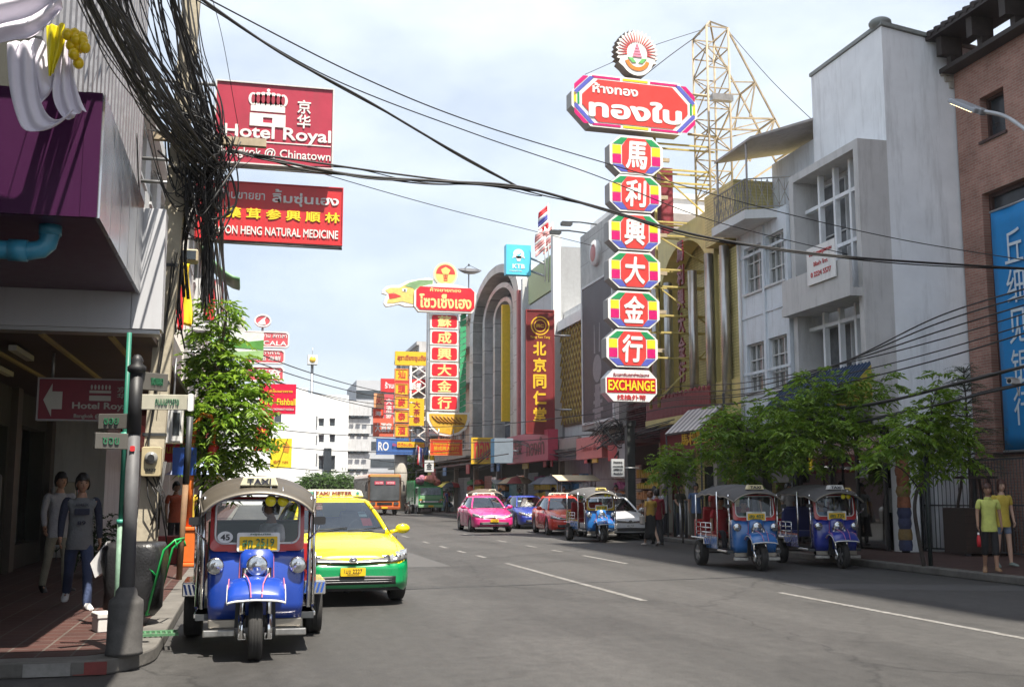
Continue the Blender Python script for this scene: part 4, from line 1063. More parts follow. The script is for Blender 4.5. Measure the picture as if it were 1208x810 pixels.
def octsign(ch):
    def f(o, w, h, y):
        e = .06; q = w*.19
        B = [(-w/2+e, -w/2+q+e*.5), (w/2-q-e*.5, w/2-e)]
        cz = h*.26
        for s in (-1, 1):
            f_ = lambda u, z: (s*(w/2-u), z)
            u0, u1 = .05*w, .21*w
            flat(o, 'yellow_square', [f_(u0, h*.51), f_(u1, h*.51), f_(u1, h*.74), f_(u0, h*.74)][::-s], y, LEMON)
            flat(o, 'magenta_square', [f_(u0, h*.26), f_(u1, h*.26), f_(u1, h*.49), f_(u0, h*.49)][::-s], y, MAG)
            flat(o, 'green_corner', [f_(u0, h*.77), f_(u1+.02*w, h*.77), f_(.34*w, h*.95), f_(.21*w, h*.95)][::-s], y, GREEN)
            flat(o, 'blue_corner', [f_(u0, h*.23), f_(u1+.02*w, h*.23), f_(.34*w, h*.05), f_(.21*w, h*.05)][::-s], y, PUR)
        MB().prism(octo(-.27*w, .27*w, .05*h, .95*h, .11*w, .22*h), y-.018, y-.001).build('red_octagon', RS, o)
        mb = MB(); put_text(mb, ch, 0, h*.5, w*.40, h*.74, y-.018, .045, 0, False, .05); mb.build('lettering', WHITE, o)
    return f
for ch, nm, r in zip(chars, names, tops):
    cx, w_, z_, h_ = prect(*r, YS-.2)
    o = sign('octagon_sign', 'red octagon sign with coloured corners and ' + nm + ' of the column', (cx, YS-.2, z_), w_, h_, WHITE, R(2), .5, mat('sign_side_grey', (0.30, 0.29, 0.28), .6, dirt=.3), octo(-w_/2, w_/2, 0, h_, w_*.19, h_*.25), extra=octsign(ch), group='octagon signs of the gold shop column')
    MB().box(w_/2-.1, w_/2+.35, -.05, .05, h_*.45, h_*.55).build('bracket', RUSTY, o)
cx, w_, z_, h_ = prect(711, 437, 772, 474, YS-.2)
def exch(o, w, h, y):
    flat(o, 'red_band', [(-w/2+.05, .27*h), (w/2-.05, .27*h), (w/2-.05, .74*h), (-w/2+.05, .74*h)], y, mat('deep_red', (.48, .01, .02), .4))
    mb = MB(); put_text(mb, 'EXCHANGE', 0, .505*h, .90*w, .33*h, y-.012, .04); mb.build('lettering', LEMON, o)
sign('exchange_sign', 'white cornered sign reading EXCHANGE in yellow under the octagon column', (cx, YS-.2, z_), w_, h_, WHITE, R(2), .5, STEEL, octo(-w_/2, w_/2, 0, h_, w_*.15, h_*.27), extra=exch,
     texts=(('รับแลกเงินตราต่างประเทศ', 0, .85, .70, .11, MAROON), ('找換外幣', 0, .13, .56, .17, RED)))
# ---- brown banner 北京同仁堂
BRN = mat('red_brown_banner', (0.17, 0.016, 0.016), 0.5, var=0.25, scale=1.2)
YB = 52.0
cx, w_, z_, h_ = prect(620, 366, 653, 512, YB)
def tong(o, w, h, y):
    mb = MB()
    cz = h*.87
    for r0, r1 in ((.33, .29), (.22, .19)):
        for k in range(28):
            a, b = 2*PI*k/28, 2*PI*(k+1)/28
            mb.prism([(r1*w*math.cos(a), cz+r1*w*math.sin(a)), (r0*w*math.cos(a), cz+r0*w*math.sin(a)), (r0*w*math.cos(b), cz+r0*w*math.sin(b)), (r1*w*math.cos(b), cz+r1*w*math.sin(b))], y-.014, y-.001)
    put_text(mb, '同仁', 0, cz, .26*w, .10*w*1.2, y, .04); put_text(mb, 'Tong Ren Tang', 0, h*.775, .70*w, .025*h, y, .02)
    mb.build('round_emblem', GOLD, o)
    mb = MB(); put_text(mb, '北京同仁堂', -.02*w, h*.42, .46*w, .66*h, y, .05, 0, True); mb.build('lettering', GOLD, o)
    flat(o, 'dark_band', [(.18*w, .03*h), (.47*w, .03*h), (.47*w, .62*h), (.30*w, .80*h), (.18*w, .5*h)], y+.010, mat('darker_banner_print', (0.20, 0.02, 0.025), .5))
sign('vertical_sign', 'tall brown red vertical sign with gold Chinese characters and round gold emblem', (cx, YB, z_), w_, h_, BRN, R(-4), .35, mat('dark_brown_edge', (.12, .02, .02), .6), extra=tong, frame=mat('dull_red_edge', (.25, .03, .03), .5), fk=.05,
     arms=(((w_/2, .1, h_*.2), (w_/2+2.2, .1, h_*.2), .05), ((w_/2, .1, h_*.8), (w_/2+2.2, .1, h_*.8), .05)))
# ---- KTB bank box on the arch building
YK = 57.0
cx, w_, z_, h_ = prect(596, 290, 625, 325, YK)
def ktb(o, w, h, y):
    mb = MB(); mb.prism(circle(0, .70*h, .22*w, .16*h, 24), y-.014, y-.001); mb.prism([(-.06*w, .45*h), (.06*w, .45*h), (.12*w, .62*h), (-.12*w, .62*h)], y-.014, y-.001)
    for s in (-1, 1): mb.prism([(s*.12*w, .60*h), (s*.26*w, .54*h), (s*.22*w, .64*h)][::s], y-.013, y-.001)
    mb.build('bird_emblem', WHITE, o)
    mb = MB(); mb.prism([(-.10*w, .66*h), (.02*w, .61*h), (.10*w, .70*h), (.03*w, .78*h), (.05*w, .70*h), (-.02*w, .67*h)], y-.019, y-.001); mb.build('emblem_cut', mat('ktb_cyan', (0.10, .56, .76), .4), o)
    mb = MB(); put_text(mb, 'KTB', 0, .28*h, .50*w, .15*h, y, .04); mb.build('lettering', WHITE, o); mb = MB(); put_text(mb, 'กรุงไทย', -.12*w, .12*h, .5*w, .06*h, y, .02); mb.build('lettering', WHITE, o)
sign('bank_sign', 'pale cyan blue box sign with white bird emblem on the arched building roof', (cx, YK, z_), w_, h_, mat('ktb_cyan', (0.10, .56, .76), .4, var=.05), 0, .5, extra=ktb, arms=(((w_/2, 0, .3), (w_/2+3.0, 0, -.6), .06), ((w_/2, 0, 1), (w_/2+3.0, 0, 0), .06)))
# yellow vertical board inside the arch
YA = 67.5
cx, w_, z_, h_ = prect(592, 360, 612, 497, YA)
sign('vertical_sign', 'tall yellow vertical sign with red raised characters inside the arched facade', (cx, YA, z_), w_, h_, mat('deep_gold', (0.80, 0.52, 0.02), .35, var=.15), R(-4), .4, texts=(('成興大金行', .28, .5, .36, .86, RED, True, .04),), arms=(((w_/2, 0, 1), (w_/2+1.4, 0, 1), .05), ((w_/2, 0, h_-1), (w_/2+1.4, 0, h_-1), .05)))
# ---- the red and white sign tower with dragon head
YT = 74.0
WT = mat('white_sign_edge', (.80, .78, .72), .5, var=.08)
cx, w_, z_, h_ = prect(504, 371, 542, 488, YT)
t = thing('sign_frame_tower', 'white lattice frame carrying the stacked red Chinese character signs', 'sign frame', (cx, YT+.5, 0))
mb = MB()
for x in (cx-w_/2+.15, cx+w_/2+.2):
    for y in (YT+.3, YT+1.1): mb.tube([(x, y, z_-2.2), (x, y, z_+h_+1.4)], .06, 5)
n = 14
for i in range(n+1):
    z = z_-2+(h_+3)*i/n; a, b = cx-w_/2+.15, cx+w_/2+.2
    mb.beam((a, YT+.3, z), (b, YT+.3, z), .06); mb.beam((b, YT+.3, z), (b, YT+1.1, z), .05)
    mb.beam((b, YT+.3, z), (16, YT+.7, z), .05) if i % 4 == 0 else None
    if i < n: mb.beam((b, YT+.3, z), (b, YT+1.1, z+(h_+3)/n), .05); mb.beam((a, YT+.3, z), (b, YT+.3, z+(h_+3)/n), .04)
W(t, mb, 'lattice_frame', WHITE)
mb = MB()
for i in range(16):
    z = z_+h_*i/16; a = cx+w_/2+.02; mb.prism([(a, z), (a+.42, z+.25), (a+.42, z+.6), (a, z+.4)], YT-.1, YT-.02)
W(t, mb, 'green_scales', mat('dragon_green', (.05, .36, .16), .5))
rows = '蘇成興大金行'
ys = [(371, 389), (390, 408), (409, 427), (428, 446), (447, 465), (466, 485)]
nm = ['蘇, topmost', '成, second', '興, third', '大, fourth', '金, fifth', '行, lowest']
for i, (a, b) in enumerate(ys):
    cx, w_, z_, h_ = prect(507, a, 540, b-.6, YT)
    def white_edge(o, w, h, y):
        mb = MB(); mb.prism(rrect(-w/2+.10, w/2-.10, .09, h-.09, .16), y-.010, y-.001); mb.build('red_plate', mat('signal_red', (.68, .02, .035), .4, var=.06), o)
    sign('character_sign', 'red plate on the white tower with pale yellow character ' + nm[i] + ' of six', (cx, YT, z_), w_, h_, WT, 0, .5, WT, extra=white_edge, texts=((rows[i], 0, .5, .50, .78, mat('pale_gold', (.85, .72, .28), .4), False, .045),), group='character signs of the dragon tower')
    o = bpy.context.scene.objects
cx, w_, z_, h_ = prect(488, 337, 561, 369, YT-.2)
def thai2(o, w, h, y):
    MB().prism(octo(-w/2+.14, w/2-.14, .13, h-.16, .25), y-.03, y-.001).build('red_plate', mat('signal_red', (.68, .02, .035), .4, var=.06), o)
    mb = MB(); put_text(mb, 'ห้างขายทอง', 0, .82*h, .5*w, .15*h, y-.03, .03); mb.build('lettering', mat('pale_gold', (.85, .72, .28), .4), o); mb = MB(); put_text(mb, 'โซวเซ็งเฮง', 0, .40*h, .84*w, .52*h, y-.03, .05); mb.build('lettering', mat('pale_gold', (.85, .72, .28), .4), o)
sign('gold_shop_sign', 'red name board with pale gold Thai lettering beside the dragon head cut-out', (cx, YT-.2, z_), w_, h_, WT, 0, .5, WT, [(-w_/2, .2*h_), (-w_/2+.3, 0), (w_/2-.3, 0), (w_/2, .2*h_), (w_/2, .75*h_), (w_/2-.4, .9*h_), (.25*w_, h_), (0, 1.08*h_), (-.25*w_, h_), (-w_/2+.4, .9*h_), (-w_/2, .75*h_)], extra=thai2)
cx, w_, z_, h_ = prect(511, 310, 539, 338, YT-.2)
def disc(o, w, h, y):
    MB().prism(circle(0, h/2, .42*w, .42*h, 26), y-.012, y-.001).build('yellow_disc', mat('soft_yellow', (.85, .62, .18), .4), o)
    flat(o, 'red_arch', [(.40*w*math.cos(a), h*.5+.40*h*math.sin(a)) for a in [PI*k/12 for k in range(13)]], y-.01, RS)
    flat(o, 'yellow_mark', [(-.12*w, .50*h), (.12*w, .50*h), (.2*w, .68*h), (0, .8*h), (-.2*w, .68*h)], y-.03, mat('soft_yellow', (.85, .62, .18), .4))
    mb = MB(); put_text(mb, '吉', 0, .34*h, .20*w, .28*h, y-.012, .03); mb.build('lettering', RS, o)
sign('round_sign', 'round yellow and red disc sign on top of the dragon sign tower', (cx, YT-.2, z_), w_, h_, mat('soft_yellow_rim', (.80, .68, .40), .4), 0, .4, WT, circle(0, h_/2, w_/2, h_/2), extra=disc)
# dragon head, a cut-out board with raised layers
p = lambda x, y: (ay(x, y, YT-.1).x, ay(x, y, YT-.1).z)
c0 = p(489, 362)
D = lambda pts: [(p(x, y)[0]-c0[0], p(x, y)[1]-c0[1]) for x, y in pts]
o = thing('dragon_cutout', 'painted dragon head cut-out board with open jaws left of the red name board', 'sign', (c0[0], YT-.1, c0[1]))
head = [(511,330),(505,328),(492,330),(480,332),(470,337),(462,337),(456,338),(451,342),(450,346),(456,348),(454,352),(452,358),(455,362),(462,361),(470,359),(478,362),(488,362),(500,364),(511,362)]
MB().prism(D(head)[::-1], -.2, .2).build('white_board', WT, o)
sk = [(508,333),(492,333),(480,335),(471,340),(460,340),(454,343),(458,347),(464,346),(470,349),(462,351),(457,354),(456,358),(464,358),(474,356),(486,359),(508,359)]
MB().prism(D(sk)[::-1], -.22, -.2).build('yellow_head', mat('dragon_yellow', (.72, .55, .16), .5, var=.2), o)
MB().prism(D([(510,331),(494,331),(482,334),(477,338),(486,340),(491,345),(489,353),(497,359),(510,360)])[::-1], -.235, -.219).build('green_mane', mat('dragon_mane', (.20, .34, .16), .5, var=.4, scale=2), o)
MB().prism(D([(458,347),(466,347),(473,350),(466,352),(459,353)])[::-1], -.236, -.219).build('mouth', RS, o)
MB().prism(D([(474,341),(480,341),(479,345),(474,344)])[::-1], -.238, -.219).build('eye', WHITE, o)
MB().prism(D([(476,342),(478,342),(478,344),(476,344)])[::-1], -.245, -.236).build('pupil', BLACK, o)
# golden tray cut-out under the tower
c0 = p(529, 514)
o = thing('gold_tray_cutout', 'rounded cut-out board painted as heaped gold under the red character signs', 'sign', (c0[0], YT-.2, c0[1]))
MB().prism(D([(503,486),(553,487),(553,496),(549,506),(541,512),(530,515),(517,513),(508,505),(503,496)])[::-1], -.15, .15).build('white_board', WT, o)
MB().prism(D([(505.5,488),(550.5,489),(550,495),(547,504),(540,509.5),(530,512.5),(518,510),(510,503),(506,495)])[::-1], -.17, -.149).build('gold_heap', mat('heaped_gold', (.75, .44, .05), .35, var=.35, scale=3), o)
mb = MB()
for i in range(9):
    x = 509+i*4.6; pts = [D([(x+dx, 490+i*.35+dy)])[0] for dx, dy in ((0,0),(2.2,3.2),(6,6.5),(10,8.5))]
    pts = [q for q in pts if q[0] < D([(547, 490)])[0][0]]
    if len(pts) > 1: mb.tube([(q[0], -.175, q[1]) for q in pts], .055, 5)
mb.build('chain_lines', mat('brown_gold', (.35, .16, .02), .5), o)
cx, w_, z_, h_ = prect(507, 518, 545, 537, YT-.4)
sign('hanging_sign', 'small red rectangular sign with yellow lettering below the gold heap', (cx, YT-.4, z_), w_, h_, mat('orange_red', (.72, .06, .02), .4), 0, .3, frame=mat('orange_edge', (.75, .25, .08), .5), fk=.05,
     texts=(('ห้างขายทอง โซวเซ็งเฮง', 0, .74, .82, .22, GOLD), ('蘇成興大金行', 0, .44, .78, .26, GOLD), ('SO SENG HENG GOLDSMITH', 0, .16, .8, .12, GOLD)), arms=(((-.5, 0, h_), (-.5, 0, h_+.7), .04), ((.5, 0, h_), (.5, 0, h_+.7), .04)))
# satellite dish
pp = ay(553, 322, YT+4)
o = thing('satellite_dish', 'dark mesh satellite dish on the roof beside the arched building', 'satellite dish', (pp.x, YT+4, pp.z-.9))
mb = MB(); mb.lathe([(0, -.0), (.4, .06), (.7, .19), (.88, .33)], (0, 0, .8), 'z', 20); ob = mb.build('dish', mat('dark_mesh', (.10, .10, .11), .6), o, thick=.02); ob.rotation_euler = (R(18), 0, 0)
MB().tube([(0, 0, -3.0), (0, 0, .8)], .05, 6).build('pole', STEEL, o)
mb = MB()
for k in range(3): mb.tube([(.85*math.cos(k*2.1), .85*math.sin(k*2.1), 1.13), (0, 0, 1.5)], .02, 4)
mb.ell((0, 0, 1.5), .08, .08, .1, 8, 6); mb.build('feed_horn', DARKST, o)
# ---- yellow square column signs and others beyond
YY = 84.0
def redchar(c): return mat('signal_red2', (.60, .03, .02), .4)
for i, (a, b, ch) in enumerate(((435, 449, '汕'), (452, 466, '頭'), (467, 482, '麥'), (484, 498, '泰'), (500, 515, '酒'))):
    cx, w_, z_, h_ = prect(465.5, a, 481.5, b, YY)
    o = sign('square_sign', 'yellow square sign with red character ' + ch + ', ' + ['topmost', 'second', 'third', 'fourth', 'lowest'][i] + ' in its column left of the dragon tower', (cx, YY, z_), w_, h_, GOLD, 0, .3, texts=((ch, 0, .5, .55, .65, RED, False, .04),), frame=mat('orange_edge', (.75, .25, .08), .5), fk=.07, group='yellow square signs in a column',
         arms=(((w_/2, .05, h_*.5), (w_/2+.5, .05, h_*.5), .05),))
cx, w_, z_, h_ = prect(466, 415, 504, 431, YY)
sign('hanging_sign', 'yellow signboard with dark red Thai lettering above the yellow square column', (cx, YY, z_), w_, h_, GOLD, 0, .4, texts=(('สุราเชียงชุนชัย', 0, .5, .88, .52, MAROON, False, .04),), arms=(((w_/2, 0, h_*.5), (w_/2+2.5, 0, h_*.5), .08),))
cx, w_, z_, h_ = prect(482.5, 470, 500, 502, YY+3)
sign('hanging_sign', 'narrow yellow sign with dark lettering in the white frame right of the square column', (cx, YY+3, z_), w_, h_, GOLD, 0, .3, texts=(('大茶泰', 0, .5, .45, .85, MAROON, True, .03),), arms=(((w_/2, 0, h_*.5), (w_/2+2.8, 0, h_*.5), .08),))
t = thing('white_sign_truss', 'white steel truss standing behind the yellow square signs', 'sign frame', (ay(493, 480, YY+4).x, YY+4, 0))
mb = MB()
xa_, xb_ = ay(484, 480, YY+4).x, ay(503, 480, YY+4).x; za_, zb_ = Zy(490, 520, YY+4), Zy(490, 415, YY+4)
for x in (xa_, xb_): mb.tube([(x, YY+4, za_), (x, YY+4, zb_)], .09, 6)
for i in range(8):
    u, v = za_+(zb_-za_)*i/8, za_+(zb_-za_)*(i+1)/8; mb.beam((xa_, YY+4, u), (xb_, YY+4, v), .10); mb.beam((xb_, YY+4, u), (xa_, YY+4, v), .08)
mb.beam((xb_, YY+4, za_+1), (16, YY+4, za_+1), .1); mb.beam((xb_, YY+4, zb_-1), (16, YY+4, zb_-1), .1)
W(t, mb, 'truss', WHITE)
YR = 100.0
for r, face, tx, lab, m2 in (((449, 447, 502, 463), RED, 'ร้านอาหาร 酒樓', 'red horizontal sign with white writing behind the yellow square column', WHITE), ((441, 464, 453, 481), mat('pale_orange', (.72, .34, .16), .5), '火', 'pale orange sign with red flame mark at the far right side', RED),
                    ((440, 482, 452, 493), mat('orange_red', (.72, .06, .02), .4), '海', 'small orange sign under the flame sign far down the street', WHITE), ((440, 493, 464, 515), mat('coral', (.68, .14, .08), .5), '大酒家', 'coral red sign with white Chinese writing above the blue gantry', WHITE), ((453, 465, 464, 500), mat('rose', (.66, .10, .12), .5), '大酒家', 'narrow rose red vertical sign next to the flame sign', WHITE)):
    cx, w_, z_, h_ = prect(*r, YR)
    v = h_ > 1.5*w_
    sign('hanging_sign', lab, (cx, YR, z_), w_, h_, face, 0, .3, texts=((tx, 0, .5, .6 if v or len(tx) < 2 else .82, .8 if v else .5, m2, v, .04),), arms=(((w_/2, 0, h_*.5), (w_/2+3, 0, h_*.5), .08),))
    YR += .8
# ---- blue gantry
YG = 96.0
a = ay(444, 524, YG); b = ay(506, 524, YG)
t = thing('blue_gantry', 'blue overhead bridge sign on a thick grey column down the street', 'gantry', ((a.x+b.x)/2, YG, 0))
z0, z1 = Zy(475, 536, YG), Zy(475, 517, YG)
W(t, MB().box(a.x, b.x+2, YG-.25, YG+.25, z0, z1), 'beam', mat('gantry_blue', (.05, .14, .42), .5, var=.15, dirt=.2))
mb = MB(); put_text(mb, 'RO', ay(452, 526, YG).x, (z0+z1)/2, .9, .75, YG-.25, .03); W(t, mb, 'lettering', WHITE)
W(t, MB().box(ay(468, 525, YG).x, ay(500, 525, YG).x, YG-.34, YG-.255, Zy(475, 527.5, YG), Zy(475, 521, YG)), 'yellow_board', GOLD)
mb = MB(); put_text(mb, 'ยินดีต้อนรับ เยาวราช', ay(484, 525, YG).x, Zy(475, 524.2, YG), 3.2, .3, YG-.34, .02); W(t, mb, 'lettering', RED)
cc = ay(473, 545, YG+.5)
W(t, MB().tube([(cc.x, YG+.6, 0), (cc.x, YG+.6, z0+.1)], .58, 18), 'column', CONC)
# ---- shop signs at the first floor, right side (face the street or stand out from it)
def shop_sign(px0, px1, py0, py1, X, face, label, texts, d=.35, name='shop_sign', edge=None):
    ya_, yb_ = Yx(px1, X), Yx(px0, X); xm = (px0+px1)/2
    z0, z1 = Zx(xm, py1, X), Zx(xm, py0, X); w = yb_-ya_
    return sign(name, label, (X, (ya_+yb_)/2, z0), w, z1-z0, face, -PI/2, d, edge, texts=texts, arms=(((0, d/2, .2), (0, 1.0, .2), .04),))
shop_sign(603, 652, 511, 545, 14.2, mat('pinkish_red', (.46, .06, .10), .45, var=.15), 'wide pinkish red shop signboard with brown lettering beneath the brown banner', (('大金', -.2, .55, .2, .5, mat('brown_ink', (.15, .03, .02), .5)), ('ทองคำ', .22, .5, .4, .6, mat('brown_ink', (.15, .03, .02), .5))), .5)
shop_sign(683, 713, 515, 541, 14.3, mat('faded_rose_red', (.52, .17, .16), .5, var=.15), 'faded rose red shop signboard above the dark shopfronts', (('ร้านทอง 金', 0, .5, .6, .3, mat('dull_rose', (.40, .10, .10), .5)),), .3)
shop_sign(653, 683, 517, 543, 14.6, mat('pale_dull_board', (.36, .32, .29), .6, var=.2), 'pale dull signboard between the pinkish and rose red boards', (), .2)
cx, w_, z_, h_ = prect(581, 517, 603, 546, 57)
sign('shop_sign', 'sky blue and grey box sign standing out from the shopfronts', (cx, 57, z_), w_, h_, mat('grey_blue_box', (.20, .25, .30), .5), 0, .9, mat('sky_blue_side', (.08, .32, .55), .5), arms=(((w_/2, 0, h_*.5), (w_/2+.8, 0, h_*.5), .05),))
cx, w_, z_, h_ = prect(556, 516, 581, 547, 66)
sign('shop_sign', 'ornate yellow and red sign under the arched building', (cx, 66, z_), w_, h_, mat('ochre', (.50, .30, .05), .5, var=.3, scale=2), R(-10), .4, texts=(('ทอง', 0, .5, .7, .7, RED, False, .04),), frame=GOLD, fk=.1)
cx, w_, z_, h_ = prect(721, 541, 736, 562, 33.5)
sign('notice_board', 'small white notice board with rows of dark writing by the dark post', (cx, 33.5, z_), w_, h_, OFFWHITE, 0, .08, texts=(('ร้านอาหาร', 0, .82, .7, .12, BLACK), ('อาหารตามสั่ง', 0, .60, .8, .1, BLACK), ('OPEN 24', 0, .40, .7, .1, BLACK), ('ข้าวมันไก่', 0, .18, .7, .1, BLACK)), arms=(((w_/2, 0, h_*.5), (w_/2+.5, 0, h_*.5), .02),))
cx, w_, z_, h_ = prect(599, 541, 610, 555, 62)
sign('hanging_sign', 'small white hanging notice under the yellow red shop sign', (cx+-4.2, 66, z_), w_, h_, OFFWHITE, 0, .1, texts=(('金', 0, .5, .6, .6, BLACK),), arms=(((0, 0, h_), (0, 0, h_+.6), .03),))
# ================================================================== left side of the street
PURP = mat('deep_purple_panel', (0.045, 0.004, 0.042), 0.5, var=0.15, scale=2, spec=0.2)
SILV = mat('silver_panel', (0.55, 0.56, 0.58), 0.22, 0.85, var=0.12, scale=1)
GREYP = mat('grey_white_panel', (0.56, 0.57, 0.60), 0.5, var=0.06, scale=1.5, dirt=0.12)
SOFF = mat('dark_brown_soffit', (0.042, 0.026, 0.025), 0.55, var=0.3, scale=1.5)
LX0 = -4.3
t = thing('corner_shophouse', 'corner shophouse with purple fascia box, grey beam and dark arcade on the left pavement', 'building', (-6, 14, 0))
mb = MB()
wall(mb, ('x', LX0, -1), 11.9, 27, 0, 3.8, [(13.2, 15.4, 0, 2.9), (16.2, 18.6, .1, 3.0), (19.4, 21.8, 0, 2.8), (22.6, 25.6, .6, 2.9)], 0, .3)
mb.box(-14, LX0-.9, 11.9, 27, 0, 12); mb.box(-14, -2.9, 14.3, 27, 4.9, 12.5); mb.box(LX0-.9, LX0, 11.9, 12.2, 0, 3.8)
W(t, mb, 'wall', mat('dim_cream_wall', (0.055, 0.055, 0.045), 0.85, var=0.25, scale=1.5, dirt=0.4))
mb = MB()
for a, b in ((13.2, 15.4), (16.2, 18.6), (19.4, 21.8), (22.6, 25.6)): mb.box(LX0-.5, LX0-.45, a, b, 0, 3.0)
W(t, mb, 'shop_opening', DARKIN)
for a, b, z, m in ((16.25, 17.1, 2.9, WOOD), (20.2, 21.0, 2.7, mat('dark_red_panel', (.20, .03, .03), .5)), (22.65, 24.0, 2.85, mat('dim_green_door', (.10, .14, .11), .5))):
    o = W(t, MB().box(LX0-.22, LX0-.16, a, b, .05, z), 'door', m, bevel=.01)
    MB().box(LX0-.16, LX0-.10, a+.06, a+.10, .95, 1.15).build('handle', STEEL, o)
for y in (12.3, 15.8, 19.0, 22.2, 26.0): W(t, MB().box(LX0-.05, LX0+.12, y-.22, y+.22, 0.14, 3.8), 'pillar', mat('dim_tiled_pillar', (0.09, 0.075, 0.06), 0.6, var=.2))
PYF, PYB, PXR = 10.0, 13.85, -1.355
zb0, zb1 = ay(103, 256, PYF).z, ay(103, 109, PYF).z
mb = MB(); mb.box(-9, PXR-.02, PYF, PYF+.06, zb0, zb1); mb.box(PXR-.14, PXR+.0, PYF-.012, PYF, zb0, zb1)
W(t, mb, 'purple_front', PURP)
mb = MB()
for k in range(5):
    a = PYF+.02+(PYB-PYF)*k/5; b = PYF+(PYB-PYF)*(k+1)/5; mb.box(PXR-.02, PXR+.02, a, b-.015, zb0, zb1)
W(t, mb, 'silver_side', SILV)
W(t, MB().box(-9, PXR-.03, PYF+.07, PYB-.01, zb0+.02, zb0+.08), 'purple_soffit', mat('purple_soffit', (0.055, 0.012, 0.045), .35, var=.2))
W(t, MB().box(-9, PXR-.05, PYF+.07, PYB+3, zb1-.06, zb1), 'box_top', STEEL)
gz0, gz1, gz2 = ay(100, 386, PYB).z, ay(100, 342, PYB).z, ay(176, 246, PYB).z
gx0, gx1 = ay(158, 300, PYB).x, ay(194, 300, PYB).x
mb = MB(); mb.box(-9, gx0-.002, PYB, PYB+.35, gz0, gz1); mb.box(gx0, gx1, PYB-.01, PYB+.35, gz0, gz2)
W(t, mb, 'grey_beam', GREYP, bevel=.006)
W(t, MB().box(-9, gx1-.02, PYB+.02, PYB+.33, gz0-.05, gz0-.003), 'beam_trim', mat('dull_aluminium', (.40, .40, .41), .35, .7))
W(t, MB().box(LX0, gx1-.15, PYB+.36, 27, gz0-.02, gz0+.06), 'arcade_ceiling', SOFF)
for x in (-3.4, -2.5, -1.7): W(t, MB().box(x-.03, x+.03, PYB+.4, 26, gz0-.06, gz0-.022), 'ceiling_batten', mat('pale_batten', (.32, .25, .12), .6))
mb = MB(); PY_ = 10.5; e = ay(58, 297, PY_)
mb.tube([(-6, PY_, e.z), (e.x-.16, PY_, e.z), (e.x-.07, PY_, e.z+.02), (e.x-.02, PY_, e.z+.07), (e.x, PY_, e.z+.16), (e.x, PY_, zb0+.05)], .085, 14)
mb.tube([(e.x-.34, PY_, e.z), (e.x-.18, PY_, e.z)], .10, 14); mb.tube([(e.x, PY_, e.z+.15), (e.x, PY_, e.z+.26)], .10, 14)
W(t, mb, 'drainpipe', mat('blue_pvc', (0.045, 0.27, 0.42), .35, var=.15, dirt=.15))
for i, (x, y) in enumerate(((-3.0, 15.2), (-3.7, 17.5), (-2.4, 21))):
    o = W(t, MB().box(x-.05, x+.05, y, y+1.2, gz0-.14, gz0-.07), 'tube_light', mat('pale_tube', (.5, .5, .45), .4))
W(t, MB().box(-11, .15, 2.5, 8.35, 7.2, 7.4), 'added_shade_slab', SOFF); W(t, MB().box(-11, -4.6, 2.5, 8.3, 0, 7.19), 'side_wing', mat('dim_cream_wall', (0.065, 0.055, 0.045)))  # unseen slab and side block, added to shade the corner and arcade
# slatted roller screens above the box
mb = MB()
for i in range(26): mb.box(-1.95, -1.91, 10.4+i*.34, 10.55+i*.34, zb1+.05, zb1+5)
for z in (zb1+.6, zb1+2, zb1+3.4): mb.box(-2.0, -1.95, 10.3, 19, z, z+.08)
W(t, mb, 'slat_screen', mat('grey_slats', (.30, .30, .32), .5, .3, var=.3))
# street side awning running on from the beam
t = thing('street_awning', 'long dull purple grey panelled awning over the left pavement behind the pole', 'awning', (-1.75, 20, 3.6))
mb = MB()
for k in range(12): mb.box(-1.80, -1.74, 14.4+k*1.25, 15.62+k*1.25, 3.62, 5.15)
W(t, mb, 'fascia_panel', mat('dull_mauve_panel', (.26, .20, .22), .35, .3, var=.25, scale=1.5, dirt=.3))
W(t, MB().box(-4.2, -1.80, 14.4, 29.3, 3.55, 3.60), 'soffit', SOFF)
# neighbours along the left
def left_house(label, X, y0, y1, h, col, nfl, nb_, name='shophouse'):
    t = thing(name, label, 'building', (X-3, (y0+y1)/2, 0))
    m = mat('leftwall_%d' % int(y0), col, 0.8, var=0.12, scale=1.5, dirt=0.3)
    hs = []; fh = (h-4.0)/nfl; bw = (y1-y0)/nb_
    for f in range(nfl):
        for b in range(nb_): hs.append((y0+bw*(b+.2), y0+bw*(b+.8), 4+fh*f+fh*.25, 4+fh*f+fh*.8))
    mb = MB(); wall(mb, ('x', X, -1), y0, y1, 3.8, h, hs, 0, .3); mb.box(X-9, X-.8, y0, y1, 0, h)
    mb.box(X-.8, X-.3, y0, y0+.2, 0, h-.01); mb.box(X-.8, X-.3, y1-.2, y1, 0, h-.01); mb.box(X-1, X+.25, y0+.01, y1-.01, h-.3, h+.05)
    W(t, mb, 'wall', m)
    for q in hs: window(t, ('x', X, -1), *q, 2, 2, OFFWHITE, WINDOW, .15, .07)
    mb = MB(); mb.box(X, X+1.0, y0+.2, y1-.2, 3.4, 3.6); W(t, mb, 'canopy', mat('left_canopy_%d' % int(y0), (.25, .05, .05) if nb_ % 2 else (.10, .12, .2), .6, var=.2))
    mb = MB(); mb.box(X-.05, X+.12, y0+.4, y1-.4, 2.75, 3.38); W(t, mb, 'shop_sign', mat('left_sign_%d' % int(y0), (.45, .03, .03) if nb_ % 2 else (.55, .35, .05), .5, var=.2))
    return t
left_house('white rendered shophouse behind the hanging flags on the left', -2.9, 27.1, 38, 11.5, (.66, .66, .64), 3, 3)
t = left_house('white shophouse with green tiled eave beyond the tree on the left', -2.2, 38.1, 52, 11.3, (.64, .62, .58), 3, 4)
GT = mat('green_roof_tile', (.12, .26, .12), .5, var=.25)
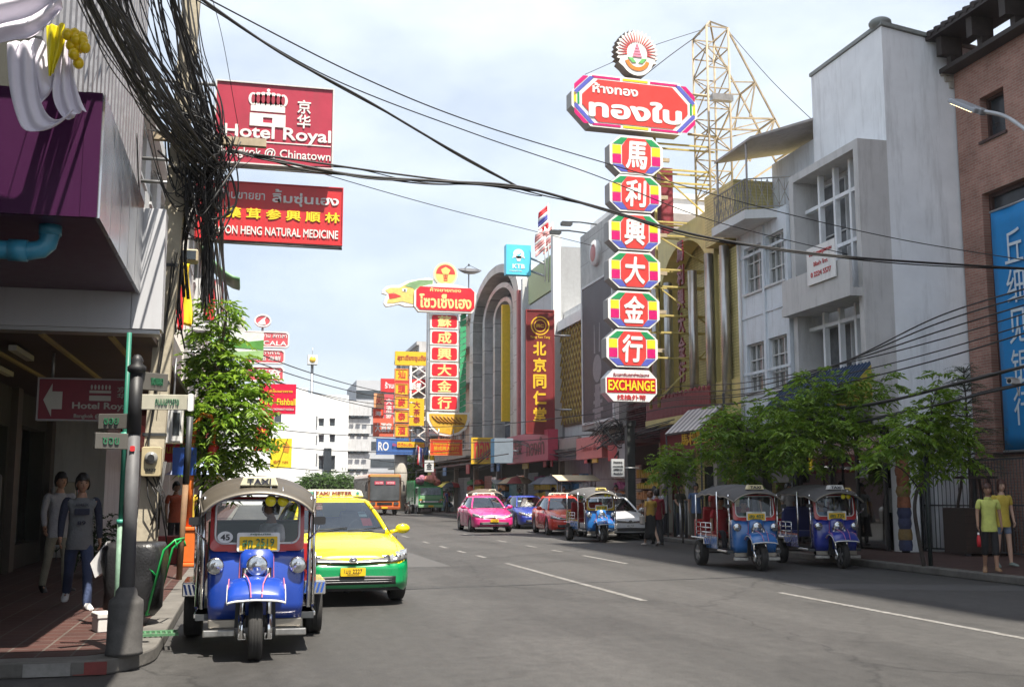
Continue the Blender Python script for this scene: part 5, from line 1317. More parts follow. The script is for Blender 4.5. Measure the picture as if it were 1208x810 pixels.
p0 = ay(253, 340, 45); p1 = ay(283, 340, 45); pt = ay(256, 297, 45)
mb = MB(); rows = []
for j in range(7):
    u = j/6; x = p1.x-(p1.x-p0.x+.6)*u; z = p1.z+(pt.z-p1.z)*(u**1.7); rows.append([(x, 43+2.2*k/8, z) for k in range(9)])
mb.grid(rows); W(t, mb, 'green_eave', GT, thick=.12)
mb = MB(); mb.box(-2.2, p0.x+.35, 43.2, 45, p1.z-2.0, p1.z); W(t, mb, 'bay', OFFWHITE)
mb = MB(); mb.box(p0.x+.34, p0.x+.37, 43.15, 45.05, p1.z-1.6, p1.z-.1); mb.box(p0.x-.3, p0.x+.1, 43.15, 43.19, p1.z-1.6, p1.z-.1); W(t, mb, 'red_panel', RED)
left_house('pale pink shophouse on the left beyond the stacked red signs', -2.4, 52.1, 70, 12, (.58, .48, .46), 3, 5)
left_house('cream shophouse far along the left side near the yellow sign', -2.4, 70.1, 92, 10, (.60, .55, .44), 2, 6)
left_house('grey shophouse at the far left end of the street', -2.4, 92.1, 130, 10, (.48, .47, .46), 2, 8)
# the unseen slab added overhead shades the kerb corner
# ---- arrow sign in the arcade
cx, w_, z_, h_ = prect(45, 447, 166, 497, 16.2)
def arrow(o, w, h, y):
    ar_ = mat('dull_cream', (.50, .48, .42), .5)
    flat(o, 'arrow', [(-.44*w, .48*h), (-.36*w, .86*h), (-.36*w, .68*h), (-.26*w, .68*h), (-.26*w, .27*h), (-.36*w, .27*h), (-.36*w, .10*h)][::-1], y, ar_)
    mb = MB()
    for i in range(6): mb.prism(circle(.02*w+.035*w*i, .80*h, .010*w, .06*h, 8), y-.012, y-.001)
    for z0, z1 in ((.66, .72), (.48, .60)): mb.prism([(.0*w, z0*h), (.21*w, z0*h), (.21*w, z1*h), (0, z1*h)], y-.012, y-.001)
    mb.build('crown_emblem', ar_, o)
sign('direction_sign', 'dark red hotel direction sign with pale left arrow hanging in the shaded arcade', (cx, 16.2, z_), w_, h_, mat('shaded_wine', (.20, .014, .03), .5, var=.15), 0, .16, STEEL, extra=arrow, frame=mat('grey_edge', (.35, .33, .33), .5), fk=.02,  # darker copy of the hotel red, arcade shade put into the colour
     texts=(('Hotel Royal', .12, .34, .56, .2, mat('dull_cream', (.5, .48, .42), .5), False, .03), ('Bangkok @ Chinatown', .12, .11, .52, .12, mat('dull_cream', (.5, .48, .42), .5)), ('京华', .32, .68, .10, .3, mat('dull_cream', (.5, .48, .42), .5), True)),
     arms=(((-.5, 0, h_), (-.5, 0, h_+.35), .02), ((.5, 0, h_), (.5, 0, h_+.35), .02)))
# ---- stub lamp post with street name plates
bp = gz(146, 771, .146)
t = thing('street_name_post', 'grey round post on a thick concrete foot carrying street name plates at the kerb corner', 'post', bp)
zt = Zy(158, 425, bp.y)-.146
mb = MB().lathe([(0, 0), (.165, 0), (.165, .03), (.158, .06), (.155, .44), (.15, .48), (.10, .52), (.095, .56), (.085, .58), (.07, .60)], n=28)
mb.build('foot', mat('dark_concrete_foot', (.085, .082, .08), .85, var=.4, scale=9, bump=.15, dirt=.35), t)
zk = Zy(155, 512, bp.y)-.146
MB().tube([(0, 0, .58), (0, 0, zk)], [.068, .058], 20).build('pole', mat('grey_painted_pole', (.10, .10, .105), .6, .1, var=.25, scale=8, dirt=.3), t)
MB().tube([(0, 0, zk), (0, 0, zt-.12)], [.064, .060], 20).build('black_sleeve', BLACK, t)
MB().lathe([(.06, zt-.12), (.085, zt-.10), (.085, zt-.06), (.05, zt-.03), (.06, zt), (.03, zt+.05), (0, zt+.06)], n=18).build('cap', BLACK, t)
mb = MB(); s = ay(160, 512, bp.y); mb.prism(rrect(-.022, .022, zk-.16, zk-.11, .012), -.069, -.064); mb.build('red_sticker', RED, t)
PLATE = mat('aged_plate_cream', (.46, .44, .35), .5, var=.12, dirt=.25)
def plate(px0, py0, px1, py1, rz, txt, m=PLATE, ink=mat('plate_ink_green', (.03, .16, .08), .5), flip=False):
    a = ay(px0, (py0+py1)/2, bp.y); b = ay(px1, (py0+py1)/2, bp.y); z0 = Zy(px0, py1, bp.y)-.146; z1 = Zy(px0, py0, bp.y)-.146
    L = abs(b.x-a.x)/math.cos(rz); h = z1-z0; k = -1 if flip else 1
    mb = MB(); mb.box(min(.06*k, (.06+L)*k), max(.06*k, (.06+L)*k), -.02, .02, 0, h); o = mb.build('name_plate', m, t, bevel=.005)
    o.location = (0, 0, z0); o.rotation_euler = (0, 0, rz)
    mb = MB(); put_text(mb, txt, (.06+L*.54)*k, h*.5, L*.5, h*.42, -.02, .006); mb.build('lettering', ink, o)
    return o, L, h
o, L, h = plate(168, 465, 224, 483, R(-4), 'ถนนเยาวราช')
MB().prism(rrect(.05+L, .10+L, -.01, h+.01, .015), -.035, .035).build('end_cap', WHITE, o)
plate(168, 438, 196, 459, R(38), 'YAOWARAT', mat('shaded_plate', (.10, .095, .085), .5))  # dark plates: shade on them is painted into the plate colour
plate(116, 487, 152, 505, R(-20), 'ซอย', mat('shaded_plate', (.10, .095, .085), .5), flip=True)
plate(116, 511, 152, 530, R(30), 'ซอย', mat('shaded_plate', (.10, .095, .085), .5), flip=True)
# thin green conduit pole beside it
gp = gz(143, 728, .146); gp.y = 12.6; gp.x = ay(143, 600, 12.6).x
t = thing('conduit_pole', 'thin green painted conduit pole just left of the street name post', 'pole', gp)
zt = Zy(146, 392, gp.y)-.146
MB().tube([(0, 0, 0), (0, 0, 1.15)], .032, 10).build('lower_pipe', mat('worn_green_cream', (.20, .33, .24), .6, var=.5, scale=7), t)
MB().tube([(0, 0, 1.15), (0, 0, zt)], .026, 10).build('upper_pipe', mat('dark_green_pipe', (.02, .16, .11), .5, var=.2), t)
mb = MB()
for z in (1.12, 2.05): mb.lathe([(.026, z), (.042, z), (.042, z+.05), (.026, z+.05)], n=12)
mb.build('collar', mat('green_collar', (.05, .30, .22), .5), t)
# ---- concrete utility pole with crossarms
UX, UY = -1.30, 15.5
t = thing('utility_pole', 'tall square concrete utility pole wrapped in black cables on the left pavement', 'utility pole', (UX, UY, .146))
MB().add([(-.13,-.13,0),(.13,-.13,0),(.13,.13,0),(-.13,.13,0),(.33,-.10,11.5),(.55,-.10,11.5),(.55,.12,11.5),(.33,.12,11.5)],
         [(3,2,1,0),(4,5,6,7),(0,1,5,4),(1,2,6,5),(2,3,7,6),(3,0,4,7)]).build('pole', mat('sunlit_concrete_pole', (.47, .42, .32), .85, var=.2, scale=4, bump=.2, dirt=.3), t)
pz = ay(290, 172, UY)
mb = MB(); mb.box(-.1, pz.x-UX+.28, -.22, -.12, pz.z-.146-.06, pz.z-.146+.05); mb.build('crossarm', RUSTY, t)
mb = MB()
for z in (2.2, 2.9, 4.5): MB().box(-.14+z*.03, .15+z*.03, -.14, .15, z, z+.04).build('strap', DARKST, t)
pass
# meter box and cabinet on or near the pole
mp0 = ay(168, 545, UY-.16); z0, z1 = Zy(178, 562, UY-.16), Zy(178, 527, UY-.16)
t = thing('meter_box', 'yellowed electricity meter box with round dial strapped to the concrete pole', 'meter box', (mp0.x+.12, UY-.16, z0))
w_ = .25; h_ = z1-z0
MB().prism(rrect(-w_/2, w_/2, 0, h_, .03), -.14, 0).build('case', mat('yellowed_plastic', (.48, .40, .24), .5, var=.15, dirt=.2), t, bevel=.01)
MB().lathe([(0, -.20), (.07, -.19), (.085, -.16), (.085, -.14)], (0, 0, h_*.62), 'y', 20).build('dial_glass', mat('dial_face', (.25, .25, .24), .15), t)
mb = MB(); mb.prism(circle(0, h_*.62, .045, n=16), -.206, -.2); put_text(mb, '0427', 0, h_*.22, .13, .04, -.14, .02); mb.build('markings', BLACK, t)
mb = MB()
for k in range(6):
    rr = random.Random(k)
    mb.tube([(rr.uniform(-.1, .1), -.05, 0), (rr.uniform(-.05, .2), -.1, -.25), (rr.uniform(.0, .3), -.05, -.6-rr.random()*.3), (.12, .0, -.3), (rr.uniform(.1, .2), 0, .2)], .009, 5)
mb.build('loose_wires', CABLE, t)
c0 = ay(203, 500, 17.5); z0, z1 = Zy(203, 523, 17.5), Zy(203, 481, 17.5)
t = thing('white_cabinet', 'white wall cabinet with narrow dark glass door hanging behind the street plate', 'cabinet', (c0.x, 17.5, z0))
w_ = ay(216, 500, 17.5).x-ay(190, 500, 17.5).x; h_ = z1-z0
MB().box(-w_/2, w_/2, -.12, .12, 0, h_).build('case', WHITE, t, bevel=.01)
o = MB().box(-.02, w_/2-.02, -.15, -.122, .03, h_-.03).build('door', OFFWHITE, t, bevel=.005)
MB().box(.02, .12, -.155, -.15, .12, h_-.08).build('pane', WINDOW, o); MB().box(.13, .145, -.165, -.15, h_*.4, h_*.5).build('handle', DARKST, o)
MB().tube([(0, .12, h_), (0, .3, h_+.8)], .02, 5).build('hanger', STEEL, t)
# ---- black waste cart with green handle
bc = gz(163, 735, .146); bc.x -= .06
t = thing('waste_cart', 'black sagging waste sack cart with bright green tube handle by the utility pole', 'waste cart', bc, R(-8))
rows = []
for i, (z, a, b) in enumerate(((.08, .20, .22), (.18, .29, .28), (.45, .32, .30), (.70, .34, .31), (.84, .32, .30), (.90, .29, .27))):
    rows.append([(a*math.copysign(abs(math.cos(q))**.6, math.cos(q))+.02*math.sin(5*q+z*7), b*math.copysign(abs(math.sin(q))**.6, math.sin(q))+.02*math.cos(4*q+z*9), z) for q in [2*PI*k/28 for k in range(28)]])
rows.append([(x*.3, y*.3, .87) for x, y, z in rows[-1]])
MB().grid(rows, 0, True, True).build('sack', mat('black_plastic_sack', (.022, .022, .024), .38, var=.3, scale=8, bump=.3), t)
GRN = mat('bright_green_tube', (.02, .42, .10), .35, var=.15)
mb = MB()
for y in (-.24, .24): mb.tube([(.20, y, .12), (.36, y, .82), (.48, y, .93), (.50, y, .84)], .014, 8)
mb.tube([(.48, -.24, .93), (.48, .24, .93)], .014, 8); mb.tube([(.20, -.24, .12), (.20, .24, .12)], .012, 6)
mb.tube([(.28, -.25, .55), (.22, -.27, .62), (.20, -.27, .70), (.26, -.26, .70)], .012, 6); mb.build('handle_frame', GRN, t)
for y in (-.30, .30): MB().lathe([(0, -.03), (.07, -.03), (.08, 0), (.07, .03), (0, .03)], (-.12, y, .08), 'y', 14).build('wheel', RUBBER, t)
MB().prism([(-.44, .68), (-.27, .92), (-.30, .58), (-.38, .52)], -.2, -.05).build('white_bag', mat('white_plastic', (.70, .70, .70), .4), t)
b0 = gz(123, 744, .146)
t = thing('polystyrene_box', 'small off white foam box lying on the pavement beside the concrete post foot', 'box', b0, R(20))
MB().box(-.10, .10, -.14, .14, 0, .14).build('tub', mat('foam_white', (.62, .61, .58), .8, var=.1), t, bevel=.012)
MB().box(-.11, .11, -.15, .15, .142, .20).build('lid', mat('foam_white', (.62, .61, .58), .8, var=.1), t, bevel=.012)
g0 = gz(184, 748, .15)
t = thing('drain_grate', 'green metal drain grate lying on the pavement by the black cart', 'grate', g0, R(5))
mb = MB(); mb.box(-.22, .22, -.16, -.13, 0, .025); mb.box(-.22, .22, .13, .16, 0, .025)
for i in range(9): mb.box(-.22+i*.052, -.20+i*.052, -.13, .13, 0, .02)
mb.build('grate', mat('old_green_paint', (.08, .20, .10), .6, var=.3), t)
# ---- orange ornamental gate post and thin poles
op = gz(221, 668, .146)
t = thing('ornamental_post', 'bright orange ornamental lamp post with a square pedestal on the left pavement', 'lamp post', op)
ORG = mat('bright_orange_paint', (.72, .16, .02), .45, var=.12, dirt=.12)
MB().box(-.16, .16, -.16, .16, 0, .08).box(-.125, .125, -.125, .125, .08, .70).box(-.15, .15, -.15, .15, .70, .78).build('pedestal', ORG, t, bevel=.02)
MB().tube([(0, 0, .78), (0, 0, 2.45)], .06, 14).build('column', ORG, t)
mb = MB(); mb.tube([(0, 0, 2.4), (.04, 0, 2.8), (.18, 0, 3.02), (.34, 0, 2.98), (.42, 0, 2.78), (.42, 0, 2.45)], [.06, .055, .05, .045, .04, .03], 10); mb.build('curved_arm', ORG, t)
MB().lathe([(0, -.02), (.09, .02), (.12, .10), (.09, .20), (.03, .25), (0, .25)], (.42, 0, 2.2), n=18).build('lantern', mat('lantern_red', (.68, .03, .03), .4), t)
MB().box(-.36, .10, -.10, -.07, 1.8, 2.35).build('blue_sign', mat('post_sign_blue', (.02, .08, .38), .45), t)
bk = gz(211, 683, .146)
t = thing('leaning_pole', 'thin dark leaning pole with rusty lower half in front of the orange post', 'pole', bk)
MB().tube([(0, 0, 0), (.05, 0, 1.6)], .05, 8).build('lower_part', mat('rusty_brown', (.22, .13, .07), .8, var=.4), t)
MB().tube([(.05, 0, 1.6), (.08, 0, 2.75)], .055, 8).build('upper_part', DARKST, t)
bk = gz(222, 664, .146)
t = thing('leaning_pole', 'slanted thin black pole right of the orange ornamental post', 'pole', bk)
MB().tube([(0, 0, 0), (.32, 0, 2.3)], .045, 8).build('rod', BLACK, t); MB().lathe([(.05, 0), (.07, .02), (.07, .10), (.05, .12)], (0, 0, 0), n=10).build('collar', DARKST, t)
# ---- flags on the left facades
def flag(px, py, Y, w, h, cols, label, ang, name='flag'):
    q = ay(px, py, Y); o = thing(name, label, 'flag', q, R(0))
    d = Vector((math.sin(R(ang)), -.25, math.cos(R(ang)))).normalized()
    MB().tube([(0, 0, 0), d*(h*1.25)], .018, 6).build('staff', STEEL, o)
    n = len(cols); rows = []; N = 18
    top = d*(h*1.2)
    for j in range(N+1):
        u = j/N; rows.append([(top.x+.05+w*.45*(k/12)+.05*math.sin(k*.9+u*4), top.y+.07*math.sin(k*1.1+u*3), top.z-h*u*.95-.25*w*(k/12)) for k in range(13)])
    mb = MB(); ii = 0
    for j in range(12):
        mi = min(n-1, int(j*n/12)); mb.grid([[r[j], r[j+1]] for r in rows], mi)
    mb.build('cloth', cols, o, thick=.004, fix=True)
FR = mat('flag_red', (.55, .02, .03), .7); FW = mat('flag_white', (.75, .75, .75), .7); FB = mat('flag_blue', (.05, .06, .28), .7); FY = mat('flag_yellow', (.85, .62, .02), .7)
flag(204, 395, 22, 1.0, 1.4, [FR, FW, FB, FB, FW, FR], 'draped red, white and blue striped national flag over the left awning', -12)
flag(208, 392, 22.3, .8, 1.25, [FY, FY, FY], 'plain bright yellow hanging flag next to the tree on the left', -6)
flag(202, 376, 21.5, .8, 1.0, [FW, FR, FY], 'small white, red and yellow flag nearest the grey awning panel', -20)
fl = ay(223, 310, 23)
t = thing('floodlight', 'old boxy cream floodlight fixed above the flags on the left', 'floodlight', fl)
MB().box(-.18, .18, -.16, .16, 0, .26).build('housing', mat('cream_housing', (.5, .42, .28), .6, dirt=.3), t, bevel=.03)
MB().box(-.14, .14, -.19, -.162, .04, .22).build('lens', WINDOW, t); MB().tube([(0, .1, 0), (-.3, .3, -.5)], .03, 6).build('bracket', DARKST, t)
# ---- white and purple bunting cloth with yellow rosette at upper left
CL = mat('white_satin_cloth', (.80, .76, .86), .55, var=.05)
def swag(pts_a, pts_b, Y, fold, ph, name, m, o):
    rows = []
    for i in range(len(pts_a)):
        a = ay(*pts_a[i], Y); b = ay(*pts_b[i], Y)
        rows.append([tuple(a.lerp(b, k/14)+Vector((0, fold*math.sin(k*.95+i*.35+ph), fold*.3*math.sin(k*.6+ph)))-Vector(o.location)) for k in range(15)])
    ob = MB().grid(rows).build(name, m, o, thick=.006)
    d = ob.modifiers.new('sub', 'SUBSURF'); d.levels = 1; d.render_levels = 1
    return ob
r0 = ay(70, 60, 9.4)
t = thing('bunting_swag', 'white satin swag with yellow sash and yellow balloon rosette draped at the upper left corner', 'bunting', r0)
def spl(c, n=12):
    P = [Vector((*q, 0)) for q in c]; out = []
    for s in range(n+1):
        u = s/n*(len(P)-1); i = min(int(u), len(P)-2); f = u-i
        a, b, c_, d = P[max(i-1, 0)], P[i], P[i+1], P[min(i+2, len(P)-1)]
        v = .5*((2*b)+(c_-a)*f+(2*a-5*b+4*c_-d)*f*f+(3*b-a-3*c_+d)*f**3); out.append((v.x, v.y))
    return out
swag(spl([(-30, -10), (0, -5), (40, -10), (74, -25)]), spl([(-30, 60), (8, 48), (42, 45), (73, 18)]), 9.35, .05, 0, 'upper_swag', CL, t)
swag(spl([(8, 50), (10, 95), (28, 130), (55, 118), (68, 70), (78, 40)]), spl([(50, 46), (58, 60), (63, 90), (66, 95), (70, 70), (78, 45)]), 9.30, .025, 1, 'lower_swag', CL, t)
swag(spl([(7, 50), (10, 100), (20, 140), (32, 157), (60, 152), (82, 135)]), spl([(40, 48), (44, 100), (52, 128), (62, 140), (74, 140), (88, 128)]), 9.25, .02, 2, 'white_tail', CL, t)
swag(spl([(72, 45), (62, 110), (75, 140), (86, 137)]), spl([(82, 40), (88, 90), (96, 118), (102, 130)]), 9.28, .03, 3, 'right_tail', CL, t)
swag(spl([(54, 30), (55, 60), (58, 92)]), spl([(76, 28), (76, 52), (64, 84)]), 9.2, .02, 0, 'yellow_sash', mat('glossy_yellow_sash', (.80, .68, .02), .35), t)
mb = MB(); rr = random.Random(3)
for px, py in ((80, 42), (88, 40), (97, 45), (84, 53), (93, 56), (101, 58), (88, 66), (92, 73), (98, 50), (90, 48)):
    q = ay(px, py, 9.15)-r0; mb.ell((q.x, q.y+rr.uniform(-.04, .04), q.z), .045, .045, .05, 10, 7)
mb.build('yellow_rosette', mat('balloon_yellow', (.85, .60, .01), .3), t)
# support beam for the bunting
q = ay(70, -40, 9.6); W(t, MB().tube([(-5, 9.6, q.z), (-.95, 9.6, q.z)], .03, 8), 'support_rail', STEEL)
# ---- dim shop goods under the arcade
def rack(x, y, label, cols, n=3):
    t = thing('display_rack', label, 'rack', (x, y, .146))
    mb = MB()
    for a in (-.25, .25):
        for b in (-.5, .5): mb.tube([(a, b, 0), (a, b, 1.55)], .015, 5)
    for k in range(n): mb.box(-.26, .26, -.52, .52, .35+k*.5, .38+k*.5)
    mb.build('frame', STEEL, t); rr = random.Random(int(y*10))
    for k in range(n):
        for i in range(5): MB().box(-.2, .2, -.45+i*.19, -.30+i*.19, .382+k*.5, .50+k*.5+rr.random()*.18).build('packet', cols[(i+k) % len(cols)], t, bevel=.01)
rack(-3.7, 25.2, 'dim display rack with red and brown goods deeper in the arcade', [WOOD, RED, mat('dim_cream', (.4, .36, .28), .6)])
t = thing('roller_banner', 'grey upright roller banner stand by a dark doorway in the arcade', 'banner stand', (-3.95, 18.9, .146))
MB().prism(rrect(-.18, .18, .25, 1.75, .06), -.02, .02).build('panel', mat('dim_grey_print', (.17, .16, .15), .5, var=.3), t)
MB().tube([(-.1, 0, 0), (-.1, 0, .3)], .015, 6).tube([(.1, 0, 0), (.1, 0, .3)], .015, 6).box(-.2, .2, -.15, .15, 0, .03).build('stand', STEEL, t)
# ================================================================== cables
def crom(P, n=10):
    P = [Vector(p) for p in P]; out = []
    for i in range(len(P)-1):
        a, b, c, d = P[max(i-1, 0)], P[i], P[i+1], P[min(i+2, len(P)-1)]
        for s in range(n):
            f = s/n; out.append(.5*((2*b)+(c-a)*f+(2*a-5*b+4*c-d)*f*f+(3*b-a-3*c+d)*f**3))
    return out+[P[-1]]
def bundle(label, paths, n, r, spread, seed, wob=.05, name='cable_bundle', sg=8):
    """paths: list of way points (px,py,Y); each strand is jittered"""
    rr = random.Random(seed)
    root = ay(*paths[0][0]); o = thing(name, label, 'cables', root)
    mb = MB()
    for k in range(n):
        base = paths[k % len(paths)]
        s0 = Vector((rr.gauss(0, 1), rr.gauss(0, 1), rr.gauss(0, 1)))
        pts = []
        for i, q in enumerate(base):
            s = spread[i] if isinstance(spread, (list, tuple)) else spread
            pts.append(ay(*q)+s0*s+Vector((rr.gauss(0, wob), rr.gauss(0, wob), rr.gauss(0, wob)))-root)
        mb.tube(crom(pts, sg), r*rr.choice((.5, .6, .8, 1, 1, 1.3, 1.9)), 5)
    mb.build('strands', CABLE, o)
    return o
TX, TYp = 240, 180
bundle('thick sheaf of black cables sweeping down from the top left corner to the pole', [[(78, -60, 9.0), (138, 50, 11), (192, 140, 13.5), (244, 205, 15.3)], [(100, -60, 9.2), (150, 45, 11), (198, 125, 13.5), (250, 190, 15.3)]], 42, .0088, [.07, .09, .11, .09], 1, .07)
bundle('loose sheaf of black cables falling past the pink sign to the pole', [[(140, -60, 12.2), (175, 40, 13.4), (222, 130, 14.8), (250, 205, 15.4)], [(165, -60, 13.2), (190, 40, 14.2), (225, 130, 14.9), (255, 180, 15.4)]], 30, .0085, [.20, .20, .16, .10], 2, .09)
bundle('black cables coming down along the top of the concrete pole', [[(188, -60, 14.6), (205, 40, 14.9), (238, 125, 15.2), (252, 185, 15.3)], [(215, -60, 15.0), (226, 50, 15.1), (240, 120, 15.2), (250, 185, 15.3)]], 24, .0085, [.08, .10, .11, .09], 3, .06)
bundle('tangled knot of black cables and loops around the pole at the crossarm', [[(185, 130, 14.9), (235, 170, 15.2), (256, 190, 15.2), (225, 240, 15.3), (215, 200, 15.2)], [(215, 120, 15), (250, 165, 15.1), (252, 235, 15.3), (236, 270, 15.3), (232, 180, 15.2)], [(205, 160, 15.2), (222, 230, 15.3), (244, 245, 15.3), (256, 170, 15.2)]], 52, .0085, .09, 4, .15)
bundle('thick black cable hank hanging straight down from the knot to the tree', [[(246, 195, 15.4), (243, 260, 15.5), (241, 320, 15.6), (240, 362, 15.6)], [(250, 215, 15.4), (247, 280, 15.5), (244, 350, 15.6)]], 40, .010, .04, 5, .035)
bundle('second hank of black cables dropping behind the grey awning panel', [[(232, 190, 15.4), (210, 260, 15.8), (203, 330, 16.0), (200, 400, 16.0)], [(228, 210, 15.5), (206, 280, 15.9), (207, 360, 16)]], 26, .013, .07, 6, .04)
bundle('cables running on along the left facades toward the far end of the street', [[(248, 200, 15.4), (262, 320, 26), (270, 400, 45), (280, 470, 80)], [(243, 215, 15.4), (256, 350, 26), (266, 430, 45), (280, 490, 80)]], 14, .016, [.10, .12, .2, .3], 7, .05)
bundle('loose wires drooping down the front of the concrete pole to the meter', [[(215, 300, 15.2), (192, 420, 15.3), (186, 490, 15.3), (178, 530, 15.3)], [(208, 300, 15.2), (196, 400, 15.3), (180, 500, 15.3), (172, 540, 15.25)]], 5, .009, .04, 8, .03)
def wire(label, pts, r, group=None, lash=0, name='overhead_cable'):
    root = pts[0]; o = thing(name, label, 'cable', root, 0, group)
    P = crom([p-root for p in pts], 12)
    mb = MB(); mb.tube(P, r, 6); mb.build('core', CABLE, o)
    if lash:
        rr = random.Random(int(r*1e5)+len(P)); mb = MB()
        for k in range(lash):
            off = Vector((0, rr.uniform(-.05, .05), rr.uniform(-.06, .04))); ph = rr.random()*6
            mb.tube([p+off*(.6+.5*math.sin(i*.35+ph)) for i, p in enumerate(P)], r*.55, 5)
        mb.build('lashed_strands', CABLE, o)
    return o
A = ay
wire('heavy lashed black cable crossing the whole street from the left pole to the right edge', [A(268, 176, 15.3), A(330, 190, 15.4), A(420, 207, 15.6), A(520, 214, 15.9), A(610, 220, 16.2), A(700, 243, 16.5), A(835, 280, 17), A(1000, 303, 17.5), A(1230, 318, 18)], .022, None, 4)
wire('second black cable sagging between the left crossarm and mid street', [A(300, 182, 15.3), A(360, 190, 15.5), A(450, 203, 15.8), A(560, 217, 16.1), A(640, 226, 16.3)], .015, None, 2)
wire('straight black cable falling from the upper left and meeting the heavy cable mid street', [A(226, -10, 15.0), A(330, 62, 15.3), A(430, 117, 15.7), A(520, 170, 16.0), A(612, 221, 16.3)], .018, None, 1)
wire('thin black wire from the top left passing just under the big Thai name board', [A(238, -5, 15), A(420, 88, 17), A(560, 145, 19), A(720, 194, 21.5), A(900, 245, 23), A(1060, 282, 22), A(1230, 310, 20)], .011)
wire('thin black wire running lowest of the pair below the Thai name board', [A(232, 0, 15), A(390, 92, 17), A(560, 158, 19), A(700, 206, 21), A(840, 260, 23), A(1000, 300, 24)], .010)
wire('fine wire from behind the hotel sign down to the cream lattice tower', [A(330, 190, 24), A(460, 228, 27), A(560, 255, 30), A(700, 290, 34)], .010)
wire('fine stay wire from the lattice tower top to the sunburst emblem', [A(826, 40, 36), A(790, 66, 36), A(752, 96, 36)], .018)
wire('fine stay wire from the lattice tower running left to the Thai board corner', [A(826, 36, 36), A(760, 58, 36), A(690, 88, 36)], .012)
wire('long fine stay wire from the lattice tower down toward the white building', [A(862, 40, 36.5), A(910, 95, 33), A(965, 148, 30)], .012)
rows = [(478, 344, .016), (470, 352, .016), (462, 362, .016), (455, 372, .014), (468, 385, .014), (478, 395, .016)]
nmz = ['uppermost', 'second', 'third', 'fourth', 'fifth', 'sixth']
for i, (ya_, yb_, r) in enumerate(rows):
    X = 13.7
    wire('thin black wire along the right facades, ' + nmz[i] + ' at the right edge of the picture', [ax(690, ya_+30, X), ax(780, ya_+4, X), ax(880, ya_-4, X), ax(1000, (ya_+yb_)/2+14, X), ax(1110, yb_+28, X), ax(1240, yb_-12, X)], r, 'wires along the right facades')
wire('thick black cable rising steeply to the right edge before the trees', [ax(890, 492, 13.5), ax(980, 484, 13.5), ax(1060, 470, 13.5), ax(1130, 452, 13.5), ax(1240, 424, 13.5)], .032, None, 3)
wire('lower thick black cable before the trees near the security camera', [ax(890, 515, 13.5), ax(1000, 500, 13.5), ax(1090, 481, 13.5), ax(1160, 464, 13.5), ax(1240, 446, 13.5)], .024, None, 2)
far = [(262, 400, 482, 466), (262, 412, 482, 472), (262, 426, 482, 486), (262, 430, 470, 478), (268, 500, 560, 512), (268, 520, 560, 530), (300, 548, 560, 552), (420, 500, 700, 488), (440, 516, 700, 512), (430, 540, 600, 535)]
for i, (x0, y0, x1, y1) in enumerate(far):
    Y0, Y1 = 40+i*2, 70+i*1.5
    if x0 > 400: Y0, Y1 = 72, 46
    a, b = A(x0, y0, Y0), A(x1, y1, Y1); m = a.lerp(b, .5)-Vector((0, 0, .35))
    wire('distant thin wire strung over the far part of the street', [a, a.lerp(b, .25)-Vector((0, 0, .27)), m, a.lerp(b, .75)-Vector((0, 0, .27)), b], .022, 'distant street wires')
bundle('dark cables slung along the right shopfronts above the parked cars', [[(560, 545, 66), (600, 522, 58), (660, 540, 50), (720, 520, 42), (800, 500, 36)], [(560, 552, 66), (620, 535, 56), (680, 528, 48), (740, 515, 41), (810, 488, 36)]], 10, .02, .10, 9, .06)
bundle('tangled black cables around the dark post beside the white notice board', [[(705, 500, 42), (725, 525, 41), (740, 505, 41), (735, 540, 41)], [(700, 520, 42), (730, 500, 41), (745, 530, 41)]], 24, .016, .12, 10, .14)
# security camera on the lower cable, lit street lamp on the right
q = ax(1196, 450, 13.45)
t = thing('security_camera', 'small pale security camera hanging by the lower thick cable', 'camera', q, R(-60))
MB().prism(rrect(-.05, .05, -.05, .05, .02), -.2, .14).build('body', OFFWHITE, t); MB().lathe([(0, -.215), (.035, -.21), (.04, -.2)], (0, 0, 0), 'y', 12).build('lens', BLACK, t)
MB().box(-.06, .06, -.24, .1, .052, .062).tube([(0, .1, -.05), (0, .2, -.25), (0, .3, .12)], .012, 6).build('hood', OFFWHITE, t)
a, b = ax(1126, 119, 13.3), ax(1156, 131, 13.3)
pole = ax(1262, 300, 13.55)
t = thing('street_lamp', 'lit flat headed street lamp reaching in from the right edge over the pavement', 'street lamp', (13.55, pole.y, .146))
L0 = Vector(t.location)
mb = MB(); top = Vector((13.5, b.y-1.0, b.z-.35))
mb.tube([(13.55, pole.y, .146), (13.55, pole.y, b.z-2.4)], [.09, .06], 12)
W(t, mb, 'pole', STEEL)
mb = MB(); mb.tube(crom([Vector((13.55, pole.y, b.z-2.4)), Vector((13.52, pole.y+.25*(b.y-pole.y), b.z-1.15)), Vector((13.45, pole.y+.65*(b.y-pole.y), b.z-.35)), b+Vector((0, 0, 0))], 8), .04, 8); W(t, mb, 'arm', STEEL)
d = (a-b).normalized(); sd_ = d.cross(Vector((0, 0, 1))).normalized(); up_ = sd_.cross(d)
c = b+d*.42
o = W(t, MB().obox(c, d*.46, sd_*.15, up_*.045).obox(b+d*.02, d*.14, sd_*.07, up_*.06), 'lamp_head', mat('lamp_grey', (.30, .31, .33), .45, .5, var=.1), bevel=.02)
MB().obox(c+d*.05-up_*.05, d*.36, sd_*.11, up_*.008).build('lamp_lens', mat('lit_lamp_lens', (.9, .8, .5), .4, emit=((1, .80, .42), 2.2)), o)
